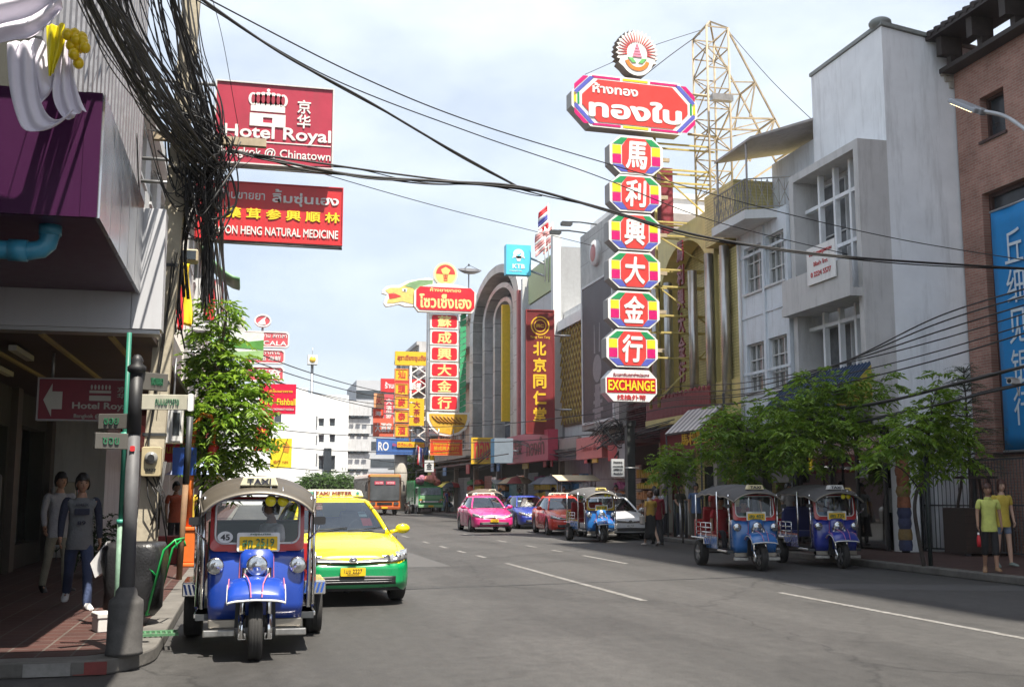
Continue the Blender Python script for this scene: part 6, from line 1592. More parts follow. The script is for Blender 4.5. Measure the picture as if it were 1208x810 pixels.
# ================================================================== vehicles
TYRE = mat('tyre_rubber', (0.028, 0.027, 0.026), 0.8, var=0.3, scale=15, bump=0.15)
ALLOY = mat('alloy', (0.50, 0.50, 0.51), 0.3, 0.85, var=.1)
LENS = mat('lamp_lens_white', (0.50, 0.52, 0.54), 0.10, 0.85, var=.5, scale=22, spec=.9)
CLEARH = mat('headlight_lens', (0.42, 0.44, 0.46), 0.06, 0.6, var=.4, scale=14, spec=1)
SEATM = mat('dark_seat', (0.05, 0.05, 0.055), .7, var=.2)
PLATEY = mat('plate_yellow', (0.80, 0.50, 0.01), .45, var=.06)
def paint(name, col): return mat(name, col, 0.28, 0.0, var=0.08, coat=0.7, scale=3, dirt=0.10)
def wheel(root, x, y, r, w, name='wheel', spokes=5, dark=False):
    """tyre with tread, rim and spokes: thing > wheel > rim"""
    t = MB().lathe([(r*.62, -w*.42), (r*.90, -w*.5), (r*.97, -w*.44), (r, -w*.30), (r, w*.30), (r*.97, w*.44), (r*.90, w*.5), (r*.62, w*.42)], (0, 0, 0), 'x', 28)
    for k in range(3):
        h = (k-1)*w*.2; t.lathe([(r*1.004, h-.006), (r*1.012, h-.004), (r*1.012, h+.004), (r*1.004, h+.006)], (0, 0, 0), 'x', 28)
    o = t.build(name, TYRE, root); o.location = (x, y, r)
    m = MB(); s = 1 if x > 0 else -1
    m.lathe([(r*.62, -w*.40), (r*.60, -w*.1), (r*.60, w*.1), (r*.62, w*.40)], (0, 0, 0), 'x', 24)
    m.lathe([(0, -w*.2), (r*.58, -w*.2)], (0, 0, 0), 'x', 20, 1)
    m.lathe([(0, s*w*.42), (r*.14, s*w*.40), (r*.16, s*w*.30)], (0, 0, 0), 'x', 12)
    for k in range(spokes):
        a = 2*PI*k/spokes+.3; d = Vector((0, math.cos(a), math.sin(a))); e = Vector((0, -math.sin(a), math.cos(a)))
        m.obox(d*r*.37+Vector((s*w*.34, 0, 0)), d*r*.24, e*r*.075, Vector((w*.05, 0, 0)))
    m.build('rim', [ALLOY, BLACK], o)
    return o
def tuk_tuk(label, loc, rz, body, trim, roofm, seatm, plate='สก 2519', group=None, sign_m=None, driver=False, tyl=True):
    """three wheeled taxi, nose toward local -Y, front wheel contact at y=0"""
    T = thing('tuk_tuk', label, 'tuk-tuk', loc, rz, group)
    sign_m = sign_m or mat('tuk_sign_cream', (.70, .66, .48), .45)
    PNK = mat('pinstripe_pink', (.70, .22, .32), .4)
    # front wheel, fork, mudguard
    wheel(T, 0.0, 0, .275, .135, 'front_wheel')
    for s in (-1, 1):
        MB().tube([(s*.125, -.02, .24), (s*.125, .10, .62), (s*.12, .16, .86)], .026, 10).tube([(s*.125, -.035, .20), (s*.125, .03, .42)], .036, 10).box(s*.125-.035, s*.125+.035, -.05, .03, .20, .26).build('fork', CHROME, T)
    rows = []
    for j in range(13):
        a = R(-8)+R(150)*j/12; r = .345
        prof = ((-.27, -.035), (-.255, -.005), (-.20, .02), (-.10, .035), (0, .045), (.10, .035), (.20, .02), (.255, -.005), (.27, -.035))
        rows.append([(x*(1 if j > 2 else .55+.15*j), -math.cos(a)*(r+z*.4)+.02, .30+math.sin(a)*(r+z)+ (.10 if True else 0)) for x, z in prof])
    mg = MB().grid(rows[3:12]).build('mudguard', body, T, thick=.012)
    mb = MB()
    for s in (-1, 1):
        mb.tube([(s*.05, -.33, .62), (s*.06, -.25, .74), (s*.09, -.12, .80), (s*.12, .0, .82)], .005, 4); mb.tube([(s*.262, -.24, .60), (s*.262, -.10, .735), (s*.262, .1, .765)], .005, 4)
    mb.tube([rows[3][k] for k in range(9)], .011, 5, 1); mb.tube([r_[0] for r_ in rows[3:12]], .009, 5, 1); mb.tube([r_[-1] for r_ in rows[3:12]], .009, 5, 1)
    mb.build('pinstripe', [PNK, WHITE], mg)
    # body shield: a curved front panel with central column
    rows = []
    for z, hw, y in ((.36, .455, .30), (.50, .47, .285), (.70, .475, .28), (.90, .475, .30), (1.03, .47, .335)):
        rows.append([(hw*math.sin(PI/2*k/8), y+.10*(abs(k)/8)**5 if abs(k) < 8 else y+.26, z) for k in range(-8, 9)])
    sh = MB().grid(rows).build('body_shield', body, T, thick=.012)
    mb = MB()
    for s in (-1, 1):
        mb.tube([(s*.16, .275, 1.0), (s*.17, .268, .72), (s*.24, .27, .62)], .005, 4); mb.tube([(s*.20, .283, 1.015), (s*.44, .41, 1.015)], .005, 4)
        mb.tube([(s*.10, .285, .40), (s*.445, .44, .40)], .005, 4)
    mb.build('pinstripe', PNK, sh)
    rows = [[(x, .27-.05*math.cos(x/.16*PI/2), z) for x in (-.16, -.12, -.06, 0, .06, .12, .16)] for z in (.40, .62, .85, 1.04)]
    MB().grid(rows).build('steering_column_cover', body, T, thick=.01)
    MB().prism([(-.45, .27), (.45, .27), (.455, .355), (-.455, .355)], .32, .36).build('lower_trim', mat('brushed_trim', (.34, .31, .27), .3, .7, var=.2), T, bevel=.008)
    MB().prism([(-.20, .28), (.20, .28), (.19, .60), (.12, .68), (-.12, .68), (-.19, .60)], .245, .6).build('fork_well', BLACK, T)
    for s in (-1, 1):
        MB().box(min(s*.19, s*.50), max(s*.19, s*.50),   .22, .26, .195, .265).box(min(s*.40, s*.45), max(s*.40, s*.45), .28, .45, .19, .25).build('bumper', mat('dull_chrome', (.45, .44, .42), .3, .9, var=.35, dirt=.4), T, bevel=.012)
    # cab frame, windscreen
    out = rrect(-.462, .462, 1.02, 1.56, .06); inn = rrect(-.400, .400, 1.105, 1.515, .08)
    n = len(out); y_ = lambda z: .33+(z-1.02)*.16
    vs = [(x, y_(z)-.02, z) for x, z in out]+[(x, y_(z)-.035, z) for x, z in inn]+[(x, y_(z)+.03, z) for x, z in out]+[(x, y_(z)+.03, z) for x, z in inn]
    fs = []
    for k in range(n):
        l = (k+1) % n; fs += [[k, l, n+l, n+k], [k, 2*n+k, 2*n+l, l], [n+k, n+l, 3*n+l, 3*n+k], [2*n+k, 3*n+k, 3*n+l, 2*n+l]]
    wf = MB().add(vs, fs).build('windscreen_frame', trim, T)
    mb = MB()
    for (o2, k) in ((inn, 0),):
        P = [(x*1.03, y_(z)-.040, 1.307+(z-1.307)*1.04) for x, z in o2]; mb.tube(P+[P[0]], .011, 6)
    mb.build('rubber_seal', WHITE, wf)
    MB().add([(x, y_(z), z) for x, z in inn], [list(range(n))]).build('windscreen', GLASSC, T)
    # roof: barrelled canvas with ribs
    rows = []
    L0, L1 = .06, 2.60
    def arc(y, hw, zt, dz): return [(hw*math.sin(R(72)*k/10)/math.sin(R(72)), y, zt-dz*(1-math.cos(R(72)*k/10))/(1-math.cos(R(72)))) for k in range(-10, 11)]
    for i in range(25):
        u = i/24; y = L0+(L1-L0)*u; sag = .028*math.sin(u*5*PI)**2+.085*max(0, 1-u*8)**1.5
        rows.append(arc(y, .53+.06*min(1, u*4), 1.68+.10*min(1, u*2)-.10*max(0, u-.75)*4*.5-sag, .20+.02*u))
    rf = MB().grid(rows).build('roof', roofm, T, thick=.018)
    mb = MB(); mb.tube(rows[0], .018, 6); mb.tube([r[0] for r in rows], .016, 6); mb.tube([r[-1] for r in rows], .016, 6); mb.build('roof_edging', mat('roof_edging', (.20, .18, .15), .4, .5), rf)
    rs = MB().prism([(-.19, 1.665), (.19, 1.665), (.155, 1.76), (-.155, 1.76)], .22, .36).build('roof_sign', sign_m, T, bevel=.012)
    mb = MB(); put_text(mb, 'TAXI', 0, 1.712, .23, .058, .218, .015); mb.build('lettering', mat('ink_dark', (.03, .03, .06), .5), rs)
    # headlights and lamps
    for x, z, r, y in ((0, .885, .105, .16), (-.40, .88, .085, .255), (.40, .88, .085, .255)):
        o = MB().lathe([(0, -.02), (r*.9, -.015), (r, .0), (r*.95, .06), (r*.5, .13), (0, .14)], (x, y, z), 'y', 22).build('headlight', CHROME, T)
        MB().lathe([(0, -.030), (r*.30, -.030), (r*.34, -.024), (r*.6, -.026), (r*.86, -.016)], (x, y, z), 'y', 22).build('lens', LENS, o)
    if tyl:
        for x in (.115, .235):
            o = MB().lathe([(0, .05), (.05, .03), (.058, 0), (.052, -.01)], (x, .14, 1.515), 'y', 16).tube([(x, .17, 1.54), (x, .20, 1.66)], .01, 5).build('fog_lamp', CHROME, T)
            MB().lathe([(0, -.03), (.03, -.024), (.052, -.008)], (x, .14, 1.515), 'y', 16).build('lens', mat('amber_yellow_lens', (.85, .70, .02), .12), o)
    # number plate on the windscreen base
    pl_ = MB().prism(rrect(-.20, .22, 1.015, 1.205, .02), .255, .275).build('number_plate', WHITE, T, bevel=.004)
    MB().prism(rrect(-.175, .195, 1.03, 1.165, .01), .248, .256).build('yellow_field', PLATEY, pl_)
    mb = MB(); put_text(mb, plate, .01, 1.107, .31, .075, .248, .015); put_text(mb, 'กรุงเทพมหานคร', .01, 1.05, .2, .02, .248, .01); put_text(mb, 'กรุงเทพ', .03, 1.185, .2, .022, .255, .01)
    mb.build('lettering', mat('ink_green', (.02, .12, .06), .5), pl_)
    # wheels, rear boxes
    for s in (-1, 1):
        wheel(T, s*.66, 2.02, .28, .20)
        rf_ = MB().box(min(s*.53, s*.77), max(s*.53, s*.77), 1.50, 2.42, .595, .63).box(min(s*.53, s*.77), max(s*.53, s*.77), 1.47, 1.50, .48, .63).build('rear_fender', CHROME, T, bevel=.01)
        mb = MB()
        for k in range(5): mb.prism([(s*.53+s*.045*k+.0, .50), (s*.53+s*.045*k+s*.022, .50), (s*.53+s*.045*k+s*.05, .61), (s*.53+s*.045*k+s*.028, .61)][::s], 1.455, 1.469)
        mb.build('fender_stripes', mat('stripe_blue', (.03, .10, .42), .4), rf_)
        # pillars, rails, side panels
        MB().tube([(s*.60, 1.0, .42), (s*.60, 1.0, 1.62)], .018, 8).build('pillar', CHROME, T)
        MB().tube([(s*.63, 2.45, .55), (s*.63, 2.45, 1.56)], .018, 8).build('pillar', CHROME, T)
        MB().tube([(s*.52, .42, .45), (s*.53, .42, 1.56)], .02, 8).build('pillar', CHROME, T)
        mb = MB()
        for z in (.74, .84, .94): mb.tube([(s*.64, 1.32, z), (s*.64, 2.45, z)], .012, 6)
        for y in (1.32, 1.7, 2.08): mb.tube([(s*.64, y, .62), (s*.64, y, .95)], .010, 6)
        mb.build('side_rail', CHROME, T)
        sp = MB().box(min(s*.585, s*.615), max(s*.585, s*.615), 1.0, 2.5, .40, .66).build('side_panel', body, T, bevel=.006)
        MB().box(min(s*.586, s*.622), max(s*.586, s*.622), 1.0, 2.5, .665, .70).build('panel_trim', trim, sp)
        MB().box(min(s*.45, s*.60), max(s*.45, s*.60), .45, 1.05, .36, .40).build('step_board', CHROME, T, bevel=.005)
        o = MB().tube([(s*.50, .36, 1.12), (s*.60, .26, 1.22), (s*.61, .26, 1.30)], .010, 6).build('mirror_arm', CHROME, T)
        MB().prism(rrect(s*.61-.06, s*.61+.06, 1.28, 1.36, .02), .245, .262).build('mirror', BLACK, o)
    MB().box(-.58, .58, .40, 2.52, .34, .40).box(-.5, .5, 2.0, 2.04, .26, .30).build('floor', DARKST, T)
    mb = MB(); mb.box(-.50, .50, 1.62, 2.12, .60, .74); mb.build('seat_bench', seatm, T, bevel=.03)
    MB().obox((0, 2.24, 1.0), (.54, 0, 0), (0, .05, .015), (0, -.06, .28)).build('seat_back', seatm, T, bevel=.03)
    if rz or True: MB().box(-.66, .66, 2.46, 2.5, .62, 1.0).build('tail_panel', trim, T, bevel=.01)
    MB().box(-.22, .22, .98, 1.28, .62, .72).box(-.2, .2, 1.26, 1.32, .72, .98).box(-.2, .2, 1.0, 1.26, .40, .62).build('driver_seat', seatm, T, bevel=.02)
    MB().tube([(-.30, .62, 1.08), (-.16, .55, 1.06), (0, .52, 1.0), (.16, .55, 1.06), (.30, .62, 1.08)], .016, 8).tube([(0, .52, 1.0), (0, .30, .75)], .02, 8).build('handlebar', DARKST, T)
    MB().box(-.16, .12, .45, .85, .30, .52).build('engine_box', DARKST, T)
    return T
BLUE1 = paint('tuk_blue', (0.012, 0.055, 0.36)); BLUE2 = paint('tuk_light_blue', (.02, .14, .42)); BLUE3 = paint('tuk_deep_blue', (.012, .03, .28))
TRED = paint('tuk_red', (.46, .018, .02)); CANV = mat('grey_canvas', (.085, .083, .085), .8, var=.2, scale=3, bump=.2, dirt=.2); CANB = mat('dark_roof_vinyl', (.07, .06, .045), .5, var=.3, scale=2)
REDV = mat('red_vinyl', (.30, .015, .02), .45, var=.2); BLUV = mat('blue_vinyl', (.03, .04, .16), .5)
q = gz(300, 782); tk = tuk_tuk('blue tuk-tuk with red windscreen frame and oval 45 sticker, nearest, parked at the left kerb', (q.x, q.y+.22, 0), R(0), BLUE1, TRED, CANB, mat('olive_vinyl', (.07, .08, .05), .6), 'สก 2519')
st = MB().prism(circle(-.315, 1.16, .075, .058, 20), .275, .279).build('number_sticker', WHITE, tk)
mb = MB(); put_text(mb, '45', -.315, 1.16, .09, .06, .275, .04, d=.004); mb.build('lettering', BLACK, st)
q = gz(711, 640); tuk_tuk('blue and yellow tuk-tuk with grey roof between the red car and the white car', (q.x+.1, q.y+.2, 0), R(-3), BLUE2, mat('tuk_yellow_trim', (.62, .40, .04), .35), CANV, REDV, 'สก 118', sign_m=mat('tuk_sign_yellow', (.75, .6, .2), .4))
q = gz(905, 674); a = gz(835, 667); tk3 = tuk_tuk('blue and red tuk-tuk with cream TAXI roof sign, leading one of the right hand pair', (q.x, q.y+.25, 0), R(-6), BLUE2, TRED, CANV, REDV, 'สง 402', sign_m=mat('tuk_sign_cream2', (.70, .62, .36), .45), tyl=False)
q = gz(1002, 671); tk4 = tuk_tuk('deep blue tuk-tuk with white TAXI roof sign parked at the kerb before the white wall', (q.x, q.y+.25, 0), R(-8), BLUE3, TRED, CANV, BLUV, 'สก 735', sign_m=WHITE)
q = gz(562, 626); tuk_tuk('dull green tuk-tuk with a brown roof half hidden behind the pink taxi', (q.x+2.2, q.y+6.5, 0), R(6), paint('tuk_green', (.05, .22, .10)), mat('dull_trim', (.3, .28, .2), .5), mat('brown_canvas', (.12, .09, .07), .8, var=.3), BLUV, 'สก 90', tyl=False)
# ------------------------------------------------------------------ saloon cars
def sedan(name, label, loc, rz, upper, lower=None, plate_t='', plate_m=None, taxi=None, cat='car', sport=False):
    """saloon, nose toward local -Y at y=0, 4.55 long, 1.76 wide, 1.47 high"""
    T = thing(name, label, cat, loc, rz)
    lower = lower or upper
    zroof = 1.47; WB0, WB1, wr = .92, 3.52, .315
    # stations: y, half width, hood/deck height at the centre line edge, lower edge
    st_ = [(0.00, .50, .60, .34), (.03, .64, .66, .28), (.10, .74, .70, .22), (.22, .81, .745, .20), (.40, .845, .79, .20), (.55, .862, .825, .20), (.70, .872, .855, .20), (.85, .876, .88, .20),
          (1.0, .878, .905, .20), (1.15, .88, .925, .20), (1.32, .88, .95, .20), (1.6, .882, .965, .20), (2.1, .885, .965, .20), (2.7, .885, .97, .20), (3.1, .882, .98, .20), (3.3, .878, .985, .20), (3.45, .876, .99, .20), (3.6, .872, .995, .20), (3.75, .868, 1.0, .20),
          (3.95, .855, 1.01, .22), (4.2, .83, 1.01, .26), (4.42, .78, 1.0, .32), (4.52, .70, .95, .40), (4.55, .55, .85, .50)]
    fine = []
    for a, b in zip(st_, st_[1:]):
        k = 4 if (.4 <= a[0] < 1.4 or 3.0 <= a[0] < 4.1) else 2
        for i in range(k): u = i/k; fine.append(tuple(a[j]+(b[j]-a[j])*u for j in range(4)))
    fine.append(st_[-1])
    side = []; mids = []
    rows = []
    for y, hw, zt, zb in fine:
        arch = 0
        for wy in (WB0, WB1):
            d = abs(y-wy); ra = wr+.055
            if d < ra: arch = max(arch, wr+math.sqrt(ra*ra-d*d))
        ze = max(zb, arch)
        cab = min(1, max(0, (y-1.25)/.5))*min(1, max(0, (4.1-y)/.5))
        tw = hw*(.86-.0*cab)+(.055*hw)*cab
        zsh = zt-.10+.02*cab; belt = zt-.02
        zm = ze+(zsh-ze)*.5
        prof = [(hw*.93, ze), (hw*.985, ze+(zsh-ze)*.12), (hw*1.0, ze+(zsh-ze)*.45), (hw*.992, ze+(zsh-ze)*.8), (hw*.975, zsh), (tw, belt), (tw*.55, zt+.022), (0, zt+.03)]
        rows.append([(x, y, z) for x, z in prof]+[(-x, y, z) for x, z in prof[-2::-1]])
    up = MB(); lo = MB(); nc = len(rows[0])
    def addp(mb, j0, j1):
        mb.grid([[r[j] for j in range(j0, j1+1)] for r in rows])
    if lower is upper: addp(up, 0, nc-1)
    else:
        addp(up, 4, nc-5); addp(lo, 0, 4); addp(lo, nc-5, nc-1)
    front = rows[0]; up.add(front, [list(range(nc))]); up.add(rows[-1], [list(range(nc))[::-1]])
    up.build('body', upper, T, fix=True)
    if lower is not upper: lo.build('lower_body', lower, T)
    # front bumper mask, grilles, lights (proud of the nose)
    def nose(x, z, dy=-.012):
        # point on the nose surface by interpolating stations
        for y, hw, zt, zb in fine:
            if hw*.985 >= abs(x) and z <= zt-.01: return (x, y+dy, z)
        return (x, .3+dy, z)
    def nosepatch(nm, pts, m, dy=-.012, n=10, parent=None):
        """pts: lower and upper edge functions of x sampled left to right"""
        rows_ = [[nose(x, z0+(z1-z0)*v/4, dy) for v in range(5)] for x, z0, z1 in pts]
        return MB().grid(rows_).build(nm, m, parent or T, thick=.008)
    lin = lambda a, b, n: [a+(b-a)*i/n for i in range(n+1)]
    nosepatch('front_bumper', [(x, .25+.02*abs(x), .575) for x in lin(-.78, .78, 30)], lower, -.008)
    g = nosepatch('grille', [(x, .575+.04*abs(x), .682+.015*abs(x)) for x in lin(-.52, .52, 24)], BLACK, -.022)
    for z in (.60, .665):
        mb = MB(); mb.tube([nose(x, z+.03*abs(x), -.034) for x in lin(-.52, .52, 20)], .010, 6); mb.build('chrome_bar', CHROME, g)
    mb = MB(); mb.prism(circle(0, .635, .058, .040, 20), -.05, -.036); mb.build('badge', CHROME, g)
    mb = MB(); mb.prism(circle(0, .635, .044, .028, 16), -.052, -.05); mb.build('badge_gap', DARKST, g)
    mb = MB(); mb.tube([(.034*math.cos(a), -.053, .635+.012*math.sin(a)+.008) for a in [2*PI*k/16 for k in range(17)]], .005, 5); mb.tube([(.012*math.cos(a), -.053, .635+.024*math.sin(a)) for a in [2*PI*k/12 for k in range(13)]], .005, 5); mb.build('badge_rings', CHROME, g)
    nosepatch('lower_grille', [(x, .30, .425-.03*abs(x)) for x in lin(-.60, .60, 20)], BLACK, -.016)
    mb = MB()
    for z in (.335, .365): mb.tube([nose(x, z, -.026) for x in lin(-.54, .54, 20)], .007, 5)
    mb.build('grille_slats', mat('slat_grey', (.14, .14, .145), .4, .5), T)
    for sd in (1, -1):
        k_ = 5 if sd > 0 else nc-6
        MB().tube([Vector(r[k_])+Vector((-sd*.04, 0, .004)) for r in rows if .16 < r[0][1] < 1.28], .005, 4).build('hood_gap', BLACK, T)
    for s in (-1, 1):
        h = nosepatch('headlight', [(s*x, .592+.12*max(0, x-.5), .700+.20*max(0, x-.5)) for x in lin(.50, .835, 14)], CLEARH, -.015)
        mb = MB(); mb.ell(nose(s*.64, .665, -.0), .045, .03, .036, 12, 8); mb.ell(nose(s*.74, .685, -.0), .035, .03, .032, 12, 8); mb.build('bulb', CHROME, h)
        nosepatch('fog_light', [(s*x, .315, .36+.55*(x-.64)) for x in lin(.64, .80, 6)], BLACK, -.015)
    if plate_t:
        pl_ = MB().prism(rrect(-.17, .17, .42, .53, .012), -.055, -.04).build('number_plate', plate_m or PLATEY, T)
        mb = MB(); put_text(mb, plate_t, 0, .485, .25, .055, -.055, .012, d=.004); put_text(mb, 'กรุงเทพมหานคร', 0, .438, .16, .018, -.055, .01, d=.004); mb.build('lettering', BLACK, pl_)
    # greenhouse: belt outline and roof outline
    belt = [(-.70, 1.32), (-.35, 1.24), (0, 1.21), (.35, 1.24), (.70, 1.32), (.795, 1.55), (.80, 2.3), (.80, 3.0), (.785, 3.7), (.68, 3.92), (.3, 4.0), (0, 4.02), (-.3, 4.0), (-.68, 3.92), (-.785, 3.7), (-.80, 3.0), (-.80, 2.3), (-.795, 1.55)]
    roof = [(-.50, 2.08), (-.27, 2.02), (0, 2.0), (.27, 2.02), (.50, 2.08), (.565, 2.2), (.58, 2.5), (.58, 2.85), (.565, 3.15), (.5, 3.28), (.25, 3.32), (0, 3.33), (-.25, 3.32), (-.5, 3.28), (-.565, 3.15), (-.58, 2.85), (-.58, 2.5), (-.565, 2.2)]
    zb_ = lambda y: .955+.012*(y-1.3)
    n = len(belt); zr = zroof-.065
    P = lambda i, u: (belt[i][0]+(roof[i][0]-belt[i][0])*u*(1-.10*(1-u)), belt[i][1]+(roof[i][1]-belt[i][1])*u, zb_(belt[i][1])+(zr-zb_(belt[i][1]))*(u+.10*u*(1-u)*2))
    rws = [[P(i, u) for i in range(n)] for u in lin(-.04, 1, 8)]
    # glass panes by sector
    def pane(nm, idx, m=GLASSD):
        return MB().grid([[r[i] for i in idx] for r in rws]).build(nm, m, T)
    pane('windscreen', [0, 1, 2, 3, 4]); pane('rear_window', [9, 10, 11, 12, 13]); pane('side_window', [4, 5, 6, 7, 8, 9]); pane('side_window', [13, 14, 15, 16, 17, 0])
    # pillars and roof skin in body colour
    mb = MB()
    for i, r in ((0, .035), (4, .035), (9, .07), (13, .07)): mb.tube([P(i, u) for u in lin(-.04, 1, 6)], r, 8)
    mb.build('pillars', upper, T)
    mb = MB()
    for i in (7, 15): mb.tube([P(i, u) for u in lin(0, 1, 4)], .03, 6)
    mb.build('door_pillars', BLACK, T)
    cx_, cyy = 0, 2.66; rr_ = []
    for k, (s, dz) in enumerate(((1.03, -.012), (1.0, .012), (.90, .040), (.65, .060), (.3, .067), (0.01, .068))): rr_.append([(x*s, cyy+(y-cyy)*s, zr+dz) for x, y in roof])
    MB().grid(rr_, 0, True, True).build('roof', upper, T)
    # under tray, wells, interior
    MB().box(-.72, .72, .2, 4.3, .20, .26).box(-.80, .80, .5, 1.35, .24, .72).box(-.80, .80, 3.1, 3.95, .24, .75).build('underbody', BLACK, T)
    MB().box(-.72, .72, 1.30, 1.62, .80, 1.0).build('dashboard', SEATM, T, bevel=.04)
    for x in (-.36, .36):
        o = MB().obox((x, 2.35, 1.0), (.23, 0, 0), (0, .06, .01), (0, .05, .26)).build('front_seat', SEATM, T, bevel=.05); MB().obox((x, 2.42, 1.31), (.12, 0, 0), (0, .04, 0), (0, .01, .08)).build('headrest', mat('grey_headrest', (.10, .10, .11), .8), o, bevel=.03)
    MB().box(-.6, .6, 3.2, 3.4, .6, 1.15).build('rear_seat', SEATM, T, bevel=.05)
    mb = MB(); mb.tube([(.36+.17*math.cos(a), 1.75+.05*math.sin(a), .98+.16*math.sin(a)) for a in [2*PI*k/18 for k in range(19)]], .014, 6); mb.build('steering_wheel', BLACK, T)
    for s in (-1, 1):
        for y in (WB0, WB1): wheel(T, s*.775, y, wr, .20, spokes=7 if not sport else 5)
        m = MB(); m.ell((s*1.0, 1.62, 1.0), .115, .055, .075, 14, 10); o = m.tube([(s*.80, 1.60, .95), (s*.93, 1.62, .97)], .028, 8).build('wing_mirror', upper, T)
        MB().ell((s*1.0, 1.655, 1.0), .095, .03, .058, 12, 8).build('mirror_glass', WINDOW, o)
        MB().tube([(s*.898, 2.42, .80), (s*.905, 2.55, .80)], .018, 6).tube([(s*.898, 3.2, .81), (s*.905, 3.33, .81)], .018, 6).build('door_handle', upper if not sport else CHROME, T)
        mb = MB()
        for y in (1.42, 2.36, 3.22): mb.tube([(s*.890, y, .34), (s*.893, y+.01, .6), (s*.868, y+.02, .90)], .005, 4)
        mb.tube([(s*.893, 1.42, .33), (s*.893, 3.15, .33)], .005, 4); mb.build('door_gap', BLACK, T)
    mb = MB()
    mb.tube([(-.45, 1.24, .985), (.1, 1.30, 1.03)], .008, 5); mb.tube([(.1, 1.20, .985), (.62, 1.36, 1.03)], .008, 5); mb.build('wiper', BLACK, T)
    if taxi:
        o = MB().prism([(-.50, zroof+.01), (.50, zroof+.01), (.46, zroof+.105), (.36, zroof+.125), (-.36, zroof+.125), (-.46, zroof+.105)], 2.30, 2.46).build('roof_sign', mat('taxi_sign_cream', (.80, .78, .62), .4, var=.04), T, bevel=.015)
        mb = MB(); put_text(mb, taxi, 0.02, zroof+.065, .58, .058, 2.296, .025); mb.build('lettering', mat('ink_red_brown', (.25, .04, .06), .5), o)
        mb = MB(); mb.prism(rrect(-.38, -.30, zroof+.04, zroof+.09, .008), 2.29, 2.299); mb.prism(circle(.40, zroof+.065, .025, n=12), 2.29, 2.299); mb.build('sign_marks', mat('ink_teal', (.05, .25, .25), .5), o)
    return T
YEL = paint('taxi_yellow', (.76, .62, .004)); TGR = paint('taxi_green', (.0, .27, .085)); PNKP = paint('taxi_pink', (.62, .03, .20)); BLUP = paint('car_blue', (.02, .045, .30)); REDP = paint('car_red', (.60, .03, .015)); WHTP = paint('car_white', (.78, .78, .78))
p = gz(417, 716); tx = sedan('taxi', 'bright yellow over green taxi with TAXI METER roof sign behind the nearest tuk-tuk', (p.x-.02, p.y+.02, 0), R(3.2), YEL, TGR, '1มข 2227', taxi='TAXI METER', cat='taxi')
tx.scale = (1.035,)*3
mb = MB(); mb.prism(rrect(.455, .575, 1.06, 1.20, .02), 1.50, 1.505); 
ss = MB().obox((.44, 1.605, 1.105), (.075, .006, 0), (0, .003, 0), (-.008, .075, .055)).build('red_sticker', RED, tx)
MB().obox((.40, 1.80, 1.22), (.06, .006, 0), (0, .003, 0), (-.008, .05, .036)).build('blue_sticker', mat('pale_blue_paper', (.35, .55, .65), .5), tx)
p = gz(576, 628); sedan('taxi', 'metallic pink taxi driving toward us down the middle of the street', (p.x+.3, p.y+.2, 0), R(-1), PNKP, None, 'ทจ 5488', taxi='TAXI METER', cat='taxi')
p = gz(622, 625); sedan('blue_car', 'dark blue saloon car between the pink taxi and the red car', (p.x+.8, p.y+1.0, 0), R(0), BLUP, None, 'กข 91', WHITE, sport=True)
p = gz(658, 631); sedan('taxi', 'orange red taxi left of the blue tuk-tuk in mid street', (p.x+.45, p.y-.6, 0), R(-4), REDP, None, 'ทต 310', taxi='TAXI METER', cat='taxi')
p = gz(748, 637); sedan('white_car', 'white saloon car parked at the right kerb behind the crossing woman', (p.x-.1, p.y+.1, 0), R(-1), WHTP, None, 'ฎก 712', WHITE, sport=True)
p = gz(415, 606); sv = sedan('silver_car', 'silver car mostly hidden behind the yellow taxi', (ay(414, 596, 40).x-.15, 40, 0), R(2), mat('silver_paint', (.42, .44, .45), .28, .5, var=.05, coat=.5), None, 'ชล 4', WHITE)
# ------------------------------------------------------------------ bus, truck, motorbikes
p = gz(455, 607)
T = thing('bus', 'orange city bus with dark windscreen and red banner coming down the far street', 'bus', (p.x-.1, p.y, 0), R(1))
OB = paint('bus_orange', (.72, .17, .03)); bw, bl, bh = 1.2, 9.5, 2.95
rows = []
for y, s in ((0, .93), (.12, .985), (.4, 1), (4, 1), (9.2, 1), (9.5, .95)):
    rows.append([(x*s*bw, y, z) for x, z in rrect(-1, 1, .38, bh, .12, 4)])
MB().grid(rows, 0, False, True).add([(x*.93*bw, 0, z) for x, z in rrect(-1, 1, .38, bh, .12, 4)], [list(range(20))]).build('body', OB, T, fix=True)
MB().prism(rrect(-1.215, 1.215, 1.0, 2.73, .1), -.003, 9.3).build('upper_body', mat('bus_dark_brown', (.09, .05, .03), .4), T)
MB().prism(rrect(-1.06, 1.06, 1.05, 2.72, .12), -.05, -.004).build('windscreen', mat('bus_screen', (.10, .11, .12), .1, var=.5, scale=1.2, spec=.8), T)
MB().prism(rrect(-1.08, 1.08, 2.74, 2.93, .06), -.06, -.004).build('roof_brow', mat('bus_tan', (.55, .34, .12), .4), T)
o = MB().box(-.75, -.10, -.075, -.052, 2.18, 2.42).build('screen_banner', mat('banner_rose', (.62, .06, .12), .5), T); mb = MB(); put_text(mb, 'สาย 529', -.42, 2.3, .5, .14, -.075, .02); mb.build('lettering', WHITE, o)
o = MB().box(.08, .75, -.075, -.052, 2.18, 2.42).build('screen_banner', mat('banner_rose', (.62, .06, .12), .5), T); mb = MB(); put_text(mb, 'เยาวราช', .42, 2.3, .5, .14, -.075, .02); mb.build('lettering', WHITE, o)
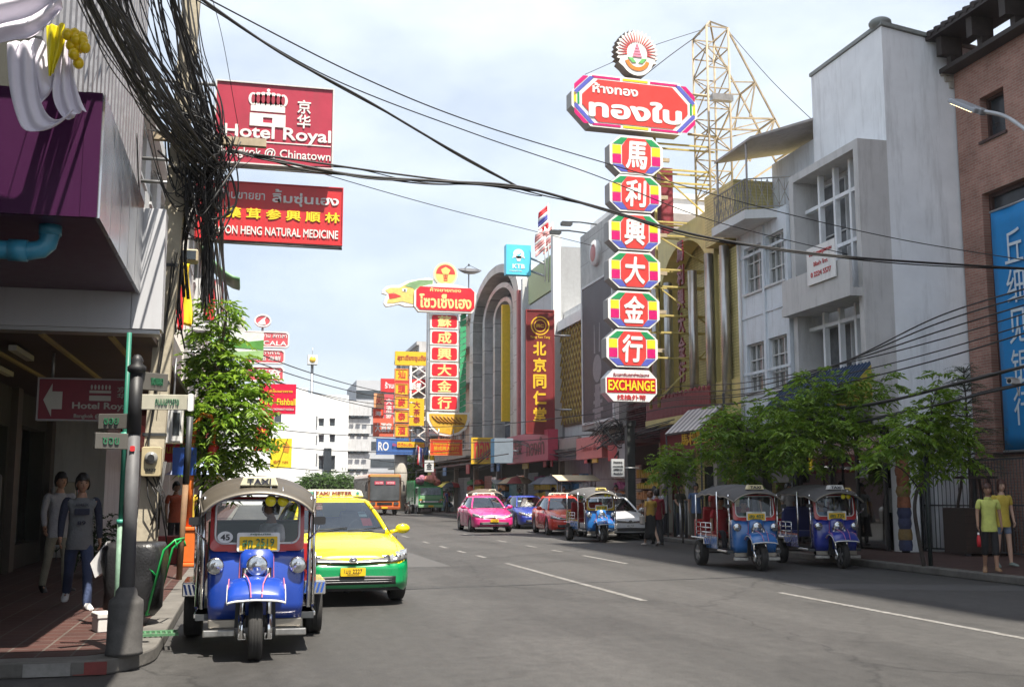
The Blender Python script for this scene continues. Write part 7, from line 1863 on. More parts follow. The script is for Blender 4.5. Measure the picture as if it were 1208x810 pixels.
for s in (-1, 1):
    MB().prism(rrect(s*.85-.18, s*.85+.18, .72, .92, .05), -.05, -.004).build('headlight', LENS, T)
    MB().box(min(s*1.19, s*1.215), max(s*1.19, s*1.225), .6, 9, 1.3, 2.5).build('side_window', WINDOW, T)
    MB().tube([(s*1.1, -.02, 2.5), (s*1.35, -.2, 2.4), (s*1.37, -.2, 2.1)], .03, 6).box(s*1.37-.09, s*1.37+.09, -.24, -.2, 1.7, 2.15).build('mirror', BLACK, T)
    for y in (1.9, 7.3): wheel(T, s*1.02, y, .46, .28)
MB().box(-1.1, 1.1, -.07, -.004, .40, .60).build('bumper', mat('bumper_dark_orange', (.35, .08, .02), .5), T, bevel=.02)
MB().box(-.22, .22, -.09, -.07, .46, .58).build('number_plate', PLATEY, T); MB().box(-.55, .55, -.03, -.004, .72, .90).build('grille', BLACK, T)
p = gz(508, 606)
T = thing('truck', 'green light truck with white trimmed cab and pink bundles tied on top', 'truck', (p.x, p.y, 0), R(1))
TG = paint('truck_green', (.05, .32, .11)); TL = mat('truck_light_green', (.22, .42, .22), .4)
rows = [[(x*.95, y, z) for x, z in rrect(-1, 1, .5, zt, .12, 4)] for y, zt in ((-.02, 1.35), (.0, 1.5), (.16, 2.05), (1.5, 2.1))]
MB().grid(rows, 0, False, True).add([(p_[0], p_[1], p_[2]) for p_ in rows[0]], [list(range(20))]).build('cab', TG, T, fix=True)
MB().add([(-.80, -.03, 1.42), (.80, -.03, 1.42), (.76, .10, 1.98), (-.76, .10, 1.98)], [(0,1,2,3)]).build('windscreen', mat('pale_reflecting_screen', (.22, .27, .30), .1, var=.5), T, thick=.01)
MB().box(-.84, .84, -.06, -.025, 1.10, 1.36).build('front_panel', TL, T, bevel=.02); MB().box(-.84, .84, -.07, -.025, .86, 1.0).build('grille', OFFWHITE, T, bevel=.01)
MB().box(-.95, .95, -.12, -.02, .48, .68).build('bumper', TL, T, bevel=.03); MB().box(-.2, .2, -.14, -.12, .52, .66).build('number_plate', PLATEY, T)
for s in (-1, 1):
    MB().prism(circle(s*.66, .93, .11, n=16), -.1, -.07).build('headlight', LENS, T); MB().prism(rrect(s*.8-.1, s*.8+.1, 1.03, 1.1, .02), -.08, -.06).build('indicator', mat('amber', (.75, .35, .02), .3), T)
    MB().tube([(s*.93, .05, 1.9), (s*1.15, -.1, 1.85)], .02, 6).box(s*1.15-.07, s*1.15+.07, -.13, -.1, 1.55, 1.9).build('mirror', BLACK, T)
    for y in (.75, 3.6): wheel(T, s*.80, y, .38, .22)
mb = MB()
for s in (-1, 1): mb.box(min(s*1.0, s*.95), max(s*1.0, s*.95), 1.55, 5.2, .75, 2.5)
mb.box(-.95, .95, 1.55, 1.6, .75, 2.5); mb.box(-1, 1, 1.55, 5.2, .7, .75); mb.box(-.95, .95, 5.15, 5.2, .75, 2.5)
for s in (-1, 1):
    for k in range(6): mb.box(min(s*1.0, s*1.03), max(s*1.0, s*1.03), 1.6+k*.7, 1.7+k*.7, .75, 2.55)
mb.build('cargo_bed', TG, T)
for i, (x, y, z, r, m) in enumerate(((-.65, 1.3, 2.42, .40, 'dusky_purple'), (.1, 1.2, 2.62, .42, 'soft_coral'), (.62, 1.4, 2.40, .36, 'soft_coral'), (-.2, 2.2, 2.6, .5, 'dusky_purple'), (.5, 2.4, 2.6, .45, 'soft_coral'))):
    b_ = MB(); rr = random.Random(i)
    for k in range(7): b_.ell((rr.uniform(-.2, .2), rr.uniform(-.2, .2), rr.uniform(-.1, .15)), r*.55, r*.5, r*.5, 10, 7)
    o = b_.build('cloth_bundle', mat(m, (.30, .12, .18) if 'purple' in m else (.62, .22, .18), .8, var=.3, scale=4), None)
    tag(o, ['dusky purple cloth bundle at the left front of the green truck load', 'large coral cloth bundle in the middle of the green truck load', 'small coral cloth bundle at the right of the green truck load', 'rear dusky purple bundle on the green truck', 'rear coral bundle on the green truck'][i], 'bundle', 'cloth bundles on the truck')
    o.location = Vector(T.location)+Vector((x, y, z))
def motorbike(label, loc, rz, col):
    T = thing('motorbike', label, 'motorbike', loc, rz)
    wheel(T, 0.0001, 0, .28, .09, 'front_wheel'); wheel(T, 0.0001, 1.25, .28, .10, 'rear_wheel')
    for s in (-1, 1): MB().tube([(s*.06, 0, .28), (s*.06, .22, .85)], .02, 6).build('fork', CHROME, T)
    rows = [[(hw*math.cos(a), y, zc_+hz*math.sin(a)) for a in [2*PI*k/12 for k in range(12)]] for y, hw, hz, zc_ in ((.14, .05, .05, .78), (.22, .12, .20, .68), (.45, .10, .20, .50), (.75, .11, .14, .58), (1.2, .12, .09, .70), (1.5, .05, .04, .74))]
    MB().grid(rows, 0, True, True).build('body', col, T); MB().box(-.12, .12, .62, 1.35, .76, .84).build('seat', BLACK, T, bevel=.03)
    MB().tube([(-.32, .32, 1.0), (-.1, .25, .96), (.1, .25, .96), (.32, .32, 1.0)], .016, 6).build('handlebar', DARKST, T); MB().ell((0, .16, .88), .09, .07, .09, 12, 8).build('headlight', LENS, T)
    MB().box(-.10, .10, .45, .85, .26, .46).tube([(.13, .7, .3), (.14, 1.35, .34)], .035, 8).build('engine', STEEL, T)
    for s in (-1, 1): MB().tube([(s*.22, .3, 1.0), (s*.27, .28, 1.15)], .008, 4).ell((s*.28, .27, 1.18), .05, .015, .035, 10, 6).build('mirror', BLACK, T)
    return T
p = gz(483, 606); motorbike('small pale motorbike between the orange bus and the green truck', (p.x, p.y, 0), R(5), mat('bike_pale', (.5, .52, .5), .3))
# ================================================================== people
SKIN = mat('warm_skin', (.36, .20, .13), .6, var=.08, scale=20); SKIN2 = mat('light_skin', (.52, .33, .24), .6, var=.08, scale=20)
HAIRB = mat('black_hair', (.012, .010, .010), .5, var=.4, scale=30)
def skinmesh(V, E, rad, root=0, sub=1):
    me = bpy.data.meshes.new('sk'); me.from_pydata(V, E, [])
    o = bpy.data.objects.new('sk', me); COL.objects.link(o)
    m = o.modifiers.new('s', 'SKIN'); m.use_smooth_shade = True; m.branch_smoothing = .4
    if not me.skin_vertices: 
        bpy.context.view_layer.objects.active = o
    sv = me.skin_vertices[0].data
    for i, r in enumerate(rad): sv[i].radius = r if isinstance(r, tuple) else (r, r)
    sv[root].use_root = True
    if sub: s = o.modifiers.new('d', 'SUBSURF'); s.levels = sub; s.render_levels = sub
    out = bpy.data.meshes.new_from_object(o.evaluated_get(bpy.context.evaluated_depsgraph_get()))
    bpy.data.objects.remove(o); bpy.data.meshes.remove(me)
    return out
def person(label, loc, rz, h=1.68, shirt=None, bottom=None, kind='trousers', sleeves='short', skin=None, hair='short', hairm=None, stride=.0, swing=None, shoes=None, lean=0.0, head=0.0, bend=(0, 0), arms=None, sit=False, female=False, group=None, collar=None, sleeve_m=None):
    """standing or walking figure facing local -Y; stride > 0 puts the left (+x) leg forward"""
    s = h/1.70; skin = skin or SKIN; swing = stride if swing is None else swing
    T = thing('person', label, 'person', loc, rz, group)
    w = .93 if female else 1.0
    hip = Vector((0, 0, .90)); 
    if sit: hip = Vector((0, .0, .50))
    J = {'pelvis': hip, 'waist': hip+Vector((0, -lean*.12, .14)), 'chest': hip+Vector((0, -lean*.30, .36)), 'neck': hip+Vector((0, -lean*.42, .56)), 'head': hip+Vector((0, -lean*.46, .60))}
    legs = {}
    for sx, f in ((1, stride), (-1, -stride)):
        a = f*.55
        hp = hip+Vector((sx*.095*w, 0, -.05))
        if sit: kn = hp+Vector((sx*.05, -.42, .03)); an = kn+Vector((0, -.05, -.40)); to = an+Vector((sx*.02, -.13, -.05))
        else:
            kb = .10+ (.45*abs(stride) if f < 0 else .05*abs(stride))
            kn = hp+Vector((sx*.01, -math.sin(a), -math.cos(a)))*.42
            a2 = a-kb if f < 0 else a-kb*.3
            an = kn+Vector((0, -math.sin(a2), -math.cos(a2)))*.40
            to = an+Vector((sx*.025, -.14, -.045-(0.05 if f < 0 and stride else 0)))
        legs[sx] = (hp, kn, an, to)
    drop = min(min(l[2].z-.075, l[3].z-.03) for l in legs.values()) if not sit else 0
    sh = Vector((0, 0, -drop))
    arm = {}
    for sx in (1, -1):
        S = J['neck']+Vector((sx*.185*w, .01, -.075))
        b = arms[0 if sx > 0 else 1] if arms else None
        if b: e = S+Vector(b[0]); wr_ = e+Vector(b[1])
        else:
            a = -sx*swing*.5
            e = S+Vector((sx*.045, -math.sin(a)*.27, -math.cos(a)*.27)); a2 = a+.30; wr_ = e+Vector((sx*.015, -math.sin(a2)*.25, -math.cos(a2)*.25))
        arm[sx] = (S, e, wr_)
    V = []; E = []; Rr = []
    def v(p, r, par=None):
        V.append(tuple((Vector(p)+sh)*s)); Rr.append((r[0]*s, r[1]*s) if isinstance(r, tuple) else (r*s, r*s))
        if par is not None: E.append((par, len(V)-1))
        return len(V)-1
    ip = v(J['pelvis'], (.135*w, .10)); iw = v(J['waist'], (.118*w, .088), ip); ic = v(J['chest'], (.145*w, .10), iw); iu = v(J['neck']-Vector((0, 0, .10)), (.112*w, .080), ic); in_ = v(J['neck']-Vector((0, 0, .015)), (.060, .056), iu); v(J['head'], (.056, .056), in_)
    for sx in (1, -1):
        hp, kn, an, to = legs[sx]
        i = v(hp+Vector((0, 0, -.06)), .082*w, ip); i = v(hp.lerp(kn, .5), .072*w, i); i = v(kn, .054, i); i = v(kn.lerp(an, .35), .054, i); i = v(an, .036, i); i = v(an+Vector((0, -.015, -.045)), .038, i); v(to, .034, i)
        S, e, wr_ = arm[sx]
        i = v(S, .052, ic); i = v(S.lerp(e, .5), .045, i); i = v(e, .038, i); i = v(e.lerp(wr_, .4), .036, i); i = v(wr_, .025, i)
        d = (wr_-e).normalized(); v(wr_+d*.075, (.036, .020), i)
    mb = MB().mesh(skinmesh(V, E, Rr))
    hc = (J['head']+Vector((0, -.018, .085))+sh)
    def loc_(p): 
        q = Vector(p); c_, s_ = math.cos(head), math.sin(head); return tuple((hc+Vector((q.x*c_-q.y*s_, q.x*s_+q.y*c_, q.z)))*s)
    # head with brow, cheeks, jaw, nose, ears
    rows = []
    for i in range(15):
        t = PI*i/14; z = .118*math.cos(t); r = math.sin(t); row = []
        for k in range(20):
            a = 2*PI*k/20; x, y = r*math.cos(a), r*math.sin(a)
            jaw = 1-.28*max(0, -z/.118)**1.5
            xx = x*.074*jaw; yy = y*.094*(1-.12*max(0, -z/.118) if y > 0 else 1)
            if y < -.2: yy -= .012*max(0, 1-abs(z+.085)/.03)*max(0, 1-abs(x)/.5) 
            row.append(loc_((xx, yy, z)))
        rows.append(row)
    mb.grid(rows, 0, True, True)
    for p, rx, ry, rz_ in (((0, -.099, -.014), .012, .019, .026), ((.076, .004, -.005), .010, .018, .030), ((-.076, .004, -.005), .010, .018, .030)): mb.ell(loc_(p), rx*s, ry*s, rz_*s, 8, 6)
    # five fingers on each hand
    for sx in (1, -1):
        S, e, wr_ = arm[sx]; d = (wr_-e).normalized(); nrm = Vector((1, 0, 0)); f = d.cross(nrm).normalized(); 
        for k, L in enumerate((.065, .075, .070, .055)):
            o_ = wr_+sh+d*.07+f*(.024-.016*k); q1 = o_+d*L*.5+Vector((-sx*.008, 0, 0)); q2 = q1+d*L*.45+Vector((-sx*.022, 0, 0)); mb.tube([o_*s, q1*s, q2*s], [.0095*s, .009*s, .007*s], 6)
        o_ = wr_+sh+d*.025+f*.02; q1 = o_+f*.030+d*.025; q2 = q1+d*.035+f*.006; mb.tube([o_*s, q1*s, q2*s], [.012*s, .010*s, .008*s], 6)
    mb.build('body', skin, T, fix=False)
    mb = MB()
    for sx in (1, -1): mb.ell(loc_((sx*.030, -.083, .010)), .013*s, .008*s, .007*s, 8, 5)
    mb.build('eyes', mat('dark_eye', (.02, .015, .012), .2), T)
    MB().ell(loc_((0, -.091, -.052)), .024*s, .010*s, .007*s, 10, 5).build('lips', mat('lip', (.33, .12, .10), .5), T)
    mb = MB()
    for sx in (1, -1): mb.tube([loc_((sx*.016, -.091, .030)), loc_((sx*.034, -.087, .036)), loc_((sx*.050, -.072, .030))], .004*s, 5)
    mb.build('eyebrows', HAIRB, T)
    # hair cap following the skull, longer for the women
    hm = hairm or HAIRB; rows = []; N = 11
    for i in range(N+1):
        u = i/N; row = []
        for k in range(24):
            a = 2*PI*k/24; fr = -math.sin(a)
            tmax = R(73) if fr > .55 else (R(73)+(R(125)-R(73))*min(1, (.55-fr)/.6))
            if hair == 'long': tmax = R(70) if fr > .6 else R(70)+(R(150)-R(70))*min(1, (.6-fr)/.4)
            t = tmax*u; x, y = math.sin(t)*math.cos(a), math.sin(t)*math.sin(a); z = math.cos(t)
            k2 = 1.0+.05*math.sin(k*3.1+i)+.07*((k*7919+i*104729) % 13/13-.5)*(u > .2)
            row.append(loc_((x*.090*k2, y*.110*k2+.006, z*.140*k2+.002-(.06*max(0, u-.6) if hair == 'long' and fr < .5 else 0))))
        rows.append(row)
    mb = MB().grid(rows, 0, True, True)
    if hair == 'bun': mb.ell(loc_((0, .085, .075)), .05*s, .05*s, .05*s, 12, 8)
    if hair == 'tail': mb.tube([loc_((0, .09, .05)), loc_((0, .14, .0)), loc_((0, .13, -.14))], [.03*s, .035*s, .012*s], 8)
    mb.build('hair', hm, T, thick=.008)
    # shirt: a loose tube over the trunk, joined to shoulders and sleeves
    V.clear(); E.clear(); Rr.clear()
    a1 = v(J['waist'], (.128*w, .098)); a2 = v(J['chest'], (.160*w, .116), a1); a3 = v(J['neck']-Vector((0, 0, .09)), (.122*w, .088), a2); v(J['neck']-Vector((0, 0, .02)), (.070, .064), a3)
    SL = []
    for sx in (1, -1):
        S, e, wr_ = arm[sx]; i = v(S, .064, a2)
        ch = [(S.lerp(e, .5), .058), (e, .052), (e.lerp(wr_, .5), .046), (e.lerp(wr_, 1.0), .038)] if sleeves == 'long' else [(S.lerp(e, .4), .062), (S.lerp(e, .78), .062)]
        if sleeve_m: SL.append([(S.lerp(J['neck'], .38)-Vector((0, 0, .055)), .058), (S, .058)]+ch)
        else:
            for p_, r_ in ch: i = v(p_, r_, i)
    tb = MB().mesh(skinmesh(V, E, Rr)); tr = []
    for dz, a, b in ((-.15, .166, .128), (-.08, .165, .128), (.02, .156, .120), (.12, .145, .110), (.22, .147, .110), (.32, .152, .113)):
        c_ = J['pelvis'].lerp(J['chest'], max(0, dz)/.36)+sh; c_.z = (J['pelvis']+sh).z+dz
        tr.append([tuple(Vector((c_.x+a*w*math.cos(q)*(1+.045*math.sin(5*q+dz*30)), c_.y+b*math.sin(q)*(1+.045*math.sin(4*q+dz*40)), c_.z))*s) for q in [2*PI*k/22 for k in range(22)]])
    so_ = tb.grid(tr, 0, True, True).build('shirt', shirt, T)
    for c4 in SL:
        V.clear(); E.clear(); Rr.clear(); i = None
        for p_, r_ in c4: i = v(p_, r_, i)
        MB().mesh(skinmesh(V, E, Rr)).build('sleeve', sleeve_m, T)
    if collar:
        cpt = (J['neck']+sh+Vector((0, -.005, -.035)))*s; MB().lathe([(.074*s, -.025), (.072*s, .0), (.060*s, .018), (.056*s, .010)], tuple(cpt), 'z', 16).build('collar', collar, so_)
    # lower clothing
    V.clear(); E.clear(); Rr.clear()
    if kind == 'skirt':
        rows = []; kz = .16
        for i, (z, a, b) in enumerate(((.98, .128, .105), (.90, .155, .125), (.78, .172, .145), (.60, .180, .16), (.42, .19, .18), (.20, .21, .22))):
            fwd = -stride*.0; rows.append([((a*math.cos(q)*(1+.03*math.sin(7*q+i)), b*math.sin(q)*(1+.25*abs(stride)*(.98-z))+0, z)) for q in [2*PI*j/24 for j in range(24)]])
        MB().grid([[tuple((Vector(p)+sh)*s) for p in r] for r in rows], 0, True, True).build('skirt', bottom, T, thick=.008)
    else:
        b0 = v(J['pelvis']+Vector((0, 0, .10)), (.135*w, .105)); b1 = v(J['pelvis']-Vector((0, 0, .02)), (.145*w, .115), b0)
        for sx in (1, -1):
            hp, kn, an, to = legs[sx]; i = v(hp+Vector((0, 0, -.07)), .094*w, b1); i = v(hp.lerp(kn, .5), .086*w, i)
            if kind == 'shorts': v(hp.lerp(kn, .62), .09*w, i)
            elif kind == 'capri': i = v(kn, .075, i); v(kn.lerp(an, .45), .075, i)
            else: i = v(kn, .068, i); i = v(kn.lerp(an, .5), .066, i); v(an+Vector((0, 0, -.06)), .060, i)
        MB().mesh(skinmesh(V, E, Rr)).build('shorts' if kind == 'shorts' else 'trousers', bottom, T)
    for sx in (1, -1):
        hp, kn, an, to = legs[sx]; d = (to-an); d.normalize(); up = Vector((0, 0, 1)); f = Vector((d.x, d.y, d.z+.28)).normalized() if not sit else Vector((0, -1, 0))
        c = an.lerp(to, .5)+sh; rows = []
        for u, wd, hgt in ((-.115, .028, .05), (-.09, .040, .075), (-.03, .042, .070), (.05, .048, .050), (.11, .042, .038), (.135, .02, .025)):
            b_ = c+f*u+Vector((0, 0, -.045)); row = []
            sd = f.cross(up).normalized()
            for x, z in ((-1, 0), (-1, .5), (-.6, 1), (.6, 1), (1, .5), (1, 0)): row.append(tuple((b_+sd*x*wd+up*z*hgt)*s))
            rows.append(row)
        mb = MB().grid(rows, 0, True, True); mb.add(rows[0], [list(range(6))]).add(rows[-1], [list(range(6))[::-1]]).build('shoe', shoes or BLACK, T, fix=True)
    T['pelvis_h'] = 0.0; del T['pelvis_h']
    return T
C = lambda n, c, r=.85: mat(n, c, r, var=.22, scale=7, bump=.5)
def ground(px, py, z=.146): return gz(px, py, z)
p = ground(90, 716)
m1 = person('young man in grey sweatshirt with navy sleeves and jeans walking on the left pavement', p, R(12), 1.70, C('grey_sweat', (.15, .16, .17)), C('blue_jeans', (.04, .06, .13)), stride=.75, swing=.35, sleeves='long', shoes=C('white_sneaker', (.62, .62, .62)), head=.1, sleeve_m=C('navy_sleeve', (.025, .03, .055)))
mb = MB(); put_text(mb, 'ATHLETIC', 0, 1.30, .16, .035, -.135, .02); mb.prism(rrect(-.09, .09, 1.17, 1.25, .01), -.142, -.12); put_text(mb, '89', 0, 1.07, .1, .05, -.138, .02); mb.build('shirt_print', C('navy_sleeve', (.025, .03, .055)), m1)
person('man in white shirt and khaki trousers walking behind the man in the grey sweatshirt', ay(68, 706, 17.6)+Vector((0, 0, 0)) if False else Vector((ay(70, 600, 17.7).x, 17.7, .146)), R(35), 1.68, C('white_shirt', (.33, .33, .35)), C('khaki', (.28, .26, .20)), stride=.3, sleeves='long', arms=(((.08, -.10, -.24), (.02, -.20, -.12)), ((-.06, -.02, -.26), (-.02, -.10, -.22))))
p = ground(768, 643, 0)
person('woman in mustard yellow top and long black skirt crossing the street with a pale handbag', p, R(185), 1.62, C('mustard', (.62, .38, .08)), C('black_skirt', (.02, .02, .022)), 'skirt', hair='bun', hairm=C('auburn_hair', (.16, .06, .02), .5), stride=.55, female=True, skin=SKIN2, shoes=C('pale_shoe', (.5, .45, .4)))
b = Vector((p.x-.27, p.y, .78)); t = thing('handbag', 'small pale shoulder bag held at the side of the woman in the mustard top', 'bag', b)
MB().prism(rrect(-.05, .05, -.15, .12, .04), -.13, .13).build('pouch', C('pale_bag', (.42, .38, .34)), t, bevel=.02); MB().tube([(0, -.1, .10), (.05, -.06, .5), (.10, 0, .62), (.05, .06, .5), (0, .1, .10)], .012, 6).build('strap', C('strap_brown', (.2, .14, .1)), t)
person('person in dark red shirt and black trousers walking beside the woman in the mustard top', Vector((p.x+.42, p.y+.55, 0)), R(170), 1.66, C('dark_red_shirt', (.26, .02, .04)), C('black_trousers', (.02, .02, .022)), stride=.4, sleeves='long')
person('man in pale grey T-shirt and dark trousers standing right of the crossing pair', Vector((p.x+1.05, p.y+2.4, 0)), R(160), 1.72, C('pale_grey_tee', (.40, .40, .44)), C('dark_trousers', (.03, .03, .04)), stride=.25)
p2 = ground(803, 633)
person('person in dark olive clothes and white shoes standing by a pale pillar', p2, R(20), 1.68, C('dark_olive', (.05, .05, .03)), C('dark_blue_trousers', (.02, .025, .04)), hair='long', female=True, shoes=C('white_sneaker', (.62, .62, .62)), arms=(((.06, -.06, -.25), (-.10, -.22, .06)), ((-.05, -.04, -.26), (.02, -.16, -.14))))
p = ground(1170, 675)
w1_ = person('woman in lime yellow polo shirt and black capri trousers on the right pavement', p, R(-28), 1.54, C('lime_polo', (.58, .62, .16)), C('black_capri', (.018, .018, .02)), 'capri', hair='short', hairm=C('brown_hair', (.06, .02, .012), .5), stride=.22, female=True, shoes=C('tan_sandal', (.30, .18, .10)), collar=C('lime_polo', (.58, .62, .16)))
b = p+Vector((-.27, -.05, .60)); t = thing('red_bottle', 'small red bottle held by the woman in the lime polo shirt', 'bottle', b)
MB().lathe([(0, -.13), (.035, -.13), (.038, -.02), (.03, .05), (.015, .08), (.015, .11), (0, .11)], n=14).build('bottle_body', mat('bottle_red', (.60, .02, .03), .3), t); MB().lathe([(.018, .09), (.018, .13), (0, .13)], n=10).build('cap', WHITE, t)
person('woman in amber yellow top and denim shorts half hidden behind the lime polo woman', ground(1186, 669), R(-10), 1.62, C('amber_top', (.55, .42, .06)), C('denim_shorts', (.16, .20, .28)), 'shorts', hair='long', hairm=C('brown_hair', (.06, .02, .012), .5), stride=.2, female=True, skin=SKIN2, shoes=C('grey_shoe', (.2, .24, .22)))
# people behind the parked vehicles on the right
for i, (px, Y, X, sh_, lab, hh) in enumerate(((725, 38, 14.3, (.35, .35, .36), 'man in a pale shirt behind the white car near the red shutter', 1.7), (737, 37, 14.2, (.08, .07, .07), 'person in a dark shirt standing next to the pale shirted man behind the white car', 1.65),
                                       (652, 49, 14.4, (.25, .20, .18), 'person in a brown shirt on the pavement behind the red taxi', 1.65), (664, 48, 14.5, (.5, .5, .48), 'person in a whitish shirt on the pavement behind the red taxi', 1.7),
                                       (838, 29, 14.1, (.36, .06, .05), 'person in a red top on the pavement behind the leading tuk-tuk roof', 1.6), (884, 27.5, 14.3, (.12, .12, .14), 'person in a charcoal top standing in the shade between the two right tuk-tuks', 1.72),
                                       (925, 26.5, 14.6, (.40, .38, .36), 'person in a light grey top standing beneath the broad dark green tree', 1.66), (528, 82, 14.2, (.06, .08, .25), 'person in blue beside the green truck under the umbrella', 1.65),
                                       (700, 44, 14.4, (.45, .30, .10), 'person in an ochre shirt on the pavement behind the blue and yellow tuk-tuk', 1.66), (782, 34, 14.2, (.5, .5, .52), 'person in a whitish top by the dark red shop front beyond the crossing pair', 1.6),
                                       (818, 31.5, 14.2, (.10, .16, .30), 'person in a navy blue top near the bollards and the slim dark sign pole', 1.7), (612, 58, 14.3, (.10, .25, .14), 'person in a green shirt under the tan and red umbrella', 1.66), (590, 64.8, 14.0, (.5, .2, .2), 'person in a salmon shirt by the grey canopied street stall', 1.64))):
    person(lab, Vector((X, Yx(px, X), .146)), R(20+i*37 % 90-40), hh, C('far_shirt_%d' % i, sh_), C('far_trousers_%d' % (i % 3), ((.03, .03, .04), (.08, .07, .06), (.05, .06, .09))[i % 3]), female=i % 2 == 1, hair='long' if i % 2 else 'short')
# riders and drivers inside the tuk-tuks
tq = Vector(tk.location)
person('passenger in white T-shirt with a dark strap inside the nearest tuk-tuk', tq+Vector((.16, 1.70, .30)), R(-60), 1.62, C('white_tee', (.72, .72, .74)), C('seat_trousers', (.05, .05, .07)), sit=True, female=True)

def rider(tt, dx, dy, dz, rz, label, sh_, n): person(label, Vector(tt.location)+Matrix.Rotation(tt.rotation_euler.z, 3, 'Z') @ Vector((dx, dy, dz)), tt.rotation_euler.z+R(rz), 1.64, C('rider_shirt_%d' % n, sh_), C('far_trousers_0', (.03, .03, .04)), sit=True)
rider(tk3, .05, 1.16, .20, 0, 'driver in a dark green shirt at the bars of the leading blue and red tuk-tuk', (.06, .12, .07), 0)
rider(tk3, -.22, 1.95, .26, 10, 'passenger in a red shirt on the bench of the leading blue and red tuk-tuk', (.42, .03, .04), 1)
rider(tk4, .0, 1.16, .20, -20, 'driver in a pale blue shirt inside the deep blue tuk-tuk at the kerb', (.18, .30, .48), 2)
rider(tx, .36, 2.62, .02, 0, 'driver in a white shirt at the wheel of the yellow over green taxi', (.6, .6, .6), 3)
# ================================================================== trees and plants
def leafmat(name, a, b):
    m = bpy.data.materials.new(name); m.use_nodes = True; t = m.node_tree; p = t.nodes['Principled BSDF']
    c = t.nodes.new('ShaderNodeTexCoord'); n = t.nodes.new('ShaderNodeTexNoise'); n.inputs['Scale'].default_value = 7.0; n.inputs['Detail'].default_value = 8
    t.links.new(c.outputs['Object'], n.inputs['Vector'])
    r = t.nodes.new('ShaderNodeValToRGB'); r.color_ramp.elements[0].position = .35; r.color_ramp.elements[0].color = (*a, 1); r.color_ramp.elements[1].position = .68; r.color_ramp.elements[1].color = (*b, 1)
    t.links.new(n.outputs['Fac'], r.inputs['Fac']); t.links.new(r.outputs['Color'], p.inputs['Base Color']); p.inputs['Roughness'].default_value = .45
    tr = t.nodes.new('ShaderNodeBsdfTranslucent'); mxs = t.nodes.new('ShaderNodeMixShader'); mxs.inputs['Fac'].default_value = .4
    t.links.new(r.outputs['Color'], tr.inputs['Color']); t.links.new(p.outputs['BSDF'], mxs.inputs[1]); t.links.new(tr.outputs['BSDF'], mxs.inputs[2]); t.links.new(mxs.outputs['Shader'], t.nodes['Material Output'].inputs['Surface'])
    return m
LEAF1 = leafmat('fresh_leaves', (.095, .21, .016), (.30, .44, .04)); LEAF2 = leafmat('deep_leaves', (.03, .085, .012), (.085, .16, .02)); LEAF3 = leafmat('needle_leaves', (.022, .05, .018), (.05, .085, .03))
BARK = mat('grey_brown_bark', (.10, .08, .06), .85, var=.35, scale=10, bump=.4); BARKD = mat('dark_bark', (.045, .036, .03), .85, var=.35, scale=10, bump=.3)
def spray(mb, rr, o, d, L, lw, nl):
    """a drooping twig with paired leaflets"""
    d = d.normalized(); side = d.cross(Vector((0, 0, 1)))
    side = side.normalized() if side.length > .05 else Vector((1, 0, 0))
    for k in range(nl):
        u = (k+1)/nl; c = o+d*L*u+Vector((0, 0, -L*.35*u*u))
        for s in (-1, 1):
            ld = (side*s*.9+d*.6+Vector((0, 0, rr.uniform(-.55, .15)))).normalized(); ll = lw*rr.uniform(1.8, 2.8); w_ = lw*rr.uniform(.7, 1.1)
            n = ld.cross(Vector((rr.uniform(-.4, .4), rr.uniform(-.4, .4), 1))).normalized()*w_*.5
            m_ = c+ld*ll*.45+Vector((0, 0, .01)); e = c+ld*ll+Vector((0, 0, -.25*ll))
            mb.add([c, m_+n, e, m_-n], [(0, 1, 2, 3)], 0, False)
def tree(label, loc, trunk, clumps, lm, bark, seed, lw=.06, dens=1.0, r0=.06, name='street_tree', loose=.5, cat='tree'):
    """trunk: way points; clumps: (centre, radius) in local metres; limbs run from the trunk to each clump"""
    T = thing(name, label, cat, loc); rr = random.Random(seed)
    tp = crom([Vector(p) for p in trunk], 6); n = len(tp)
    mb = MB(); mb.tube(tp, [r0*(1-.62*i/(n-1)) for i in range(n)], 10)
    for c, r in clumps:
        c = Vector(c); b = min(tp, key=lambda q: (q-c).length+max(0, q.z-c.z)*2+ (3 if q.z < tp[-1].z*.45 else 0)); m_ = b.lerp(c, .5)+Vector((rr.uniform(-.1, .1), rr.uniform(-.1, .1), .12))
        mb.tube(crom([b, m_, c], 4), [r0*.42]+[r0*.3]*4+[r0*.22]*3+[r0*.10], 6)
        for k in range(4):
            e = c+Vector((rr.uniform(-1, 1), rr.uniform(-1, 1), rr.uniform(-.4, .8)))*r*.8; mb.tube([c, c.lerp(e, .5)+Vector((0, 0, .04)), e], [r0*.12, r0*.09, r0*.05], 4)
    mb.build('trunk', bark, T)
    mb = MB()
    for c, r in clumps:
        c = Vector(c); ns = int(95*dens*(r/.5)**2)
        for k in range(ns):
            v_ = Vector((rr.gauss(0, 1), rr.gauss(0, 1), rr.gauss(0, .8))).normalized(); q = r*(rr.random()**.45)*(1+loose*rr.random()**3*.7)
            spray(mb, rr, c+v_*q*Vector((1, 1, .8)).length/1.6, Vector((v_.x, v_.y, v_.z*.5+.1))+Vector((rr.uniform(-.3, .3), rr.uniform(-.3, .3), 0)), rr.uniform(.16, .34)*lw/.06, lw, rr.choice((3, 4, 5)))
    mb.build('crown', lm, T)
    return T
def cl(px, py, Y, r, L):
    q = ay(px, py, Y)-Vector(L); return (tuple(q), r)
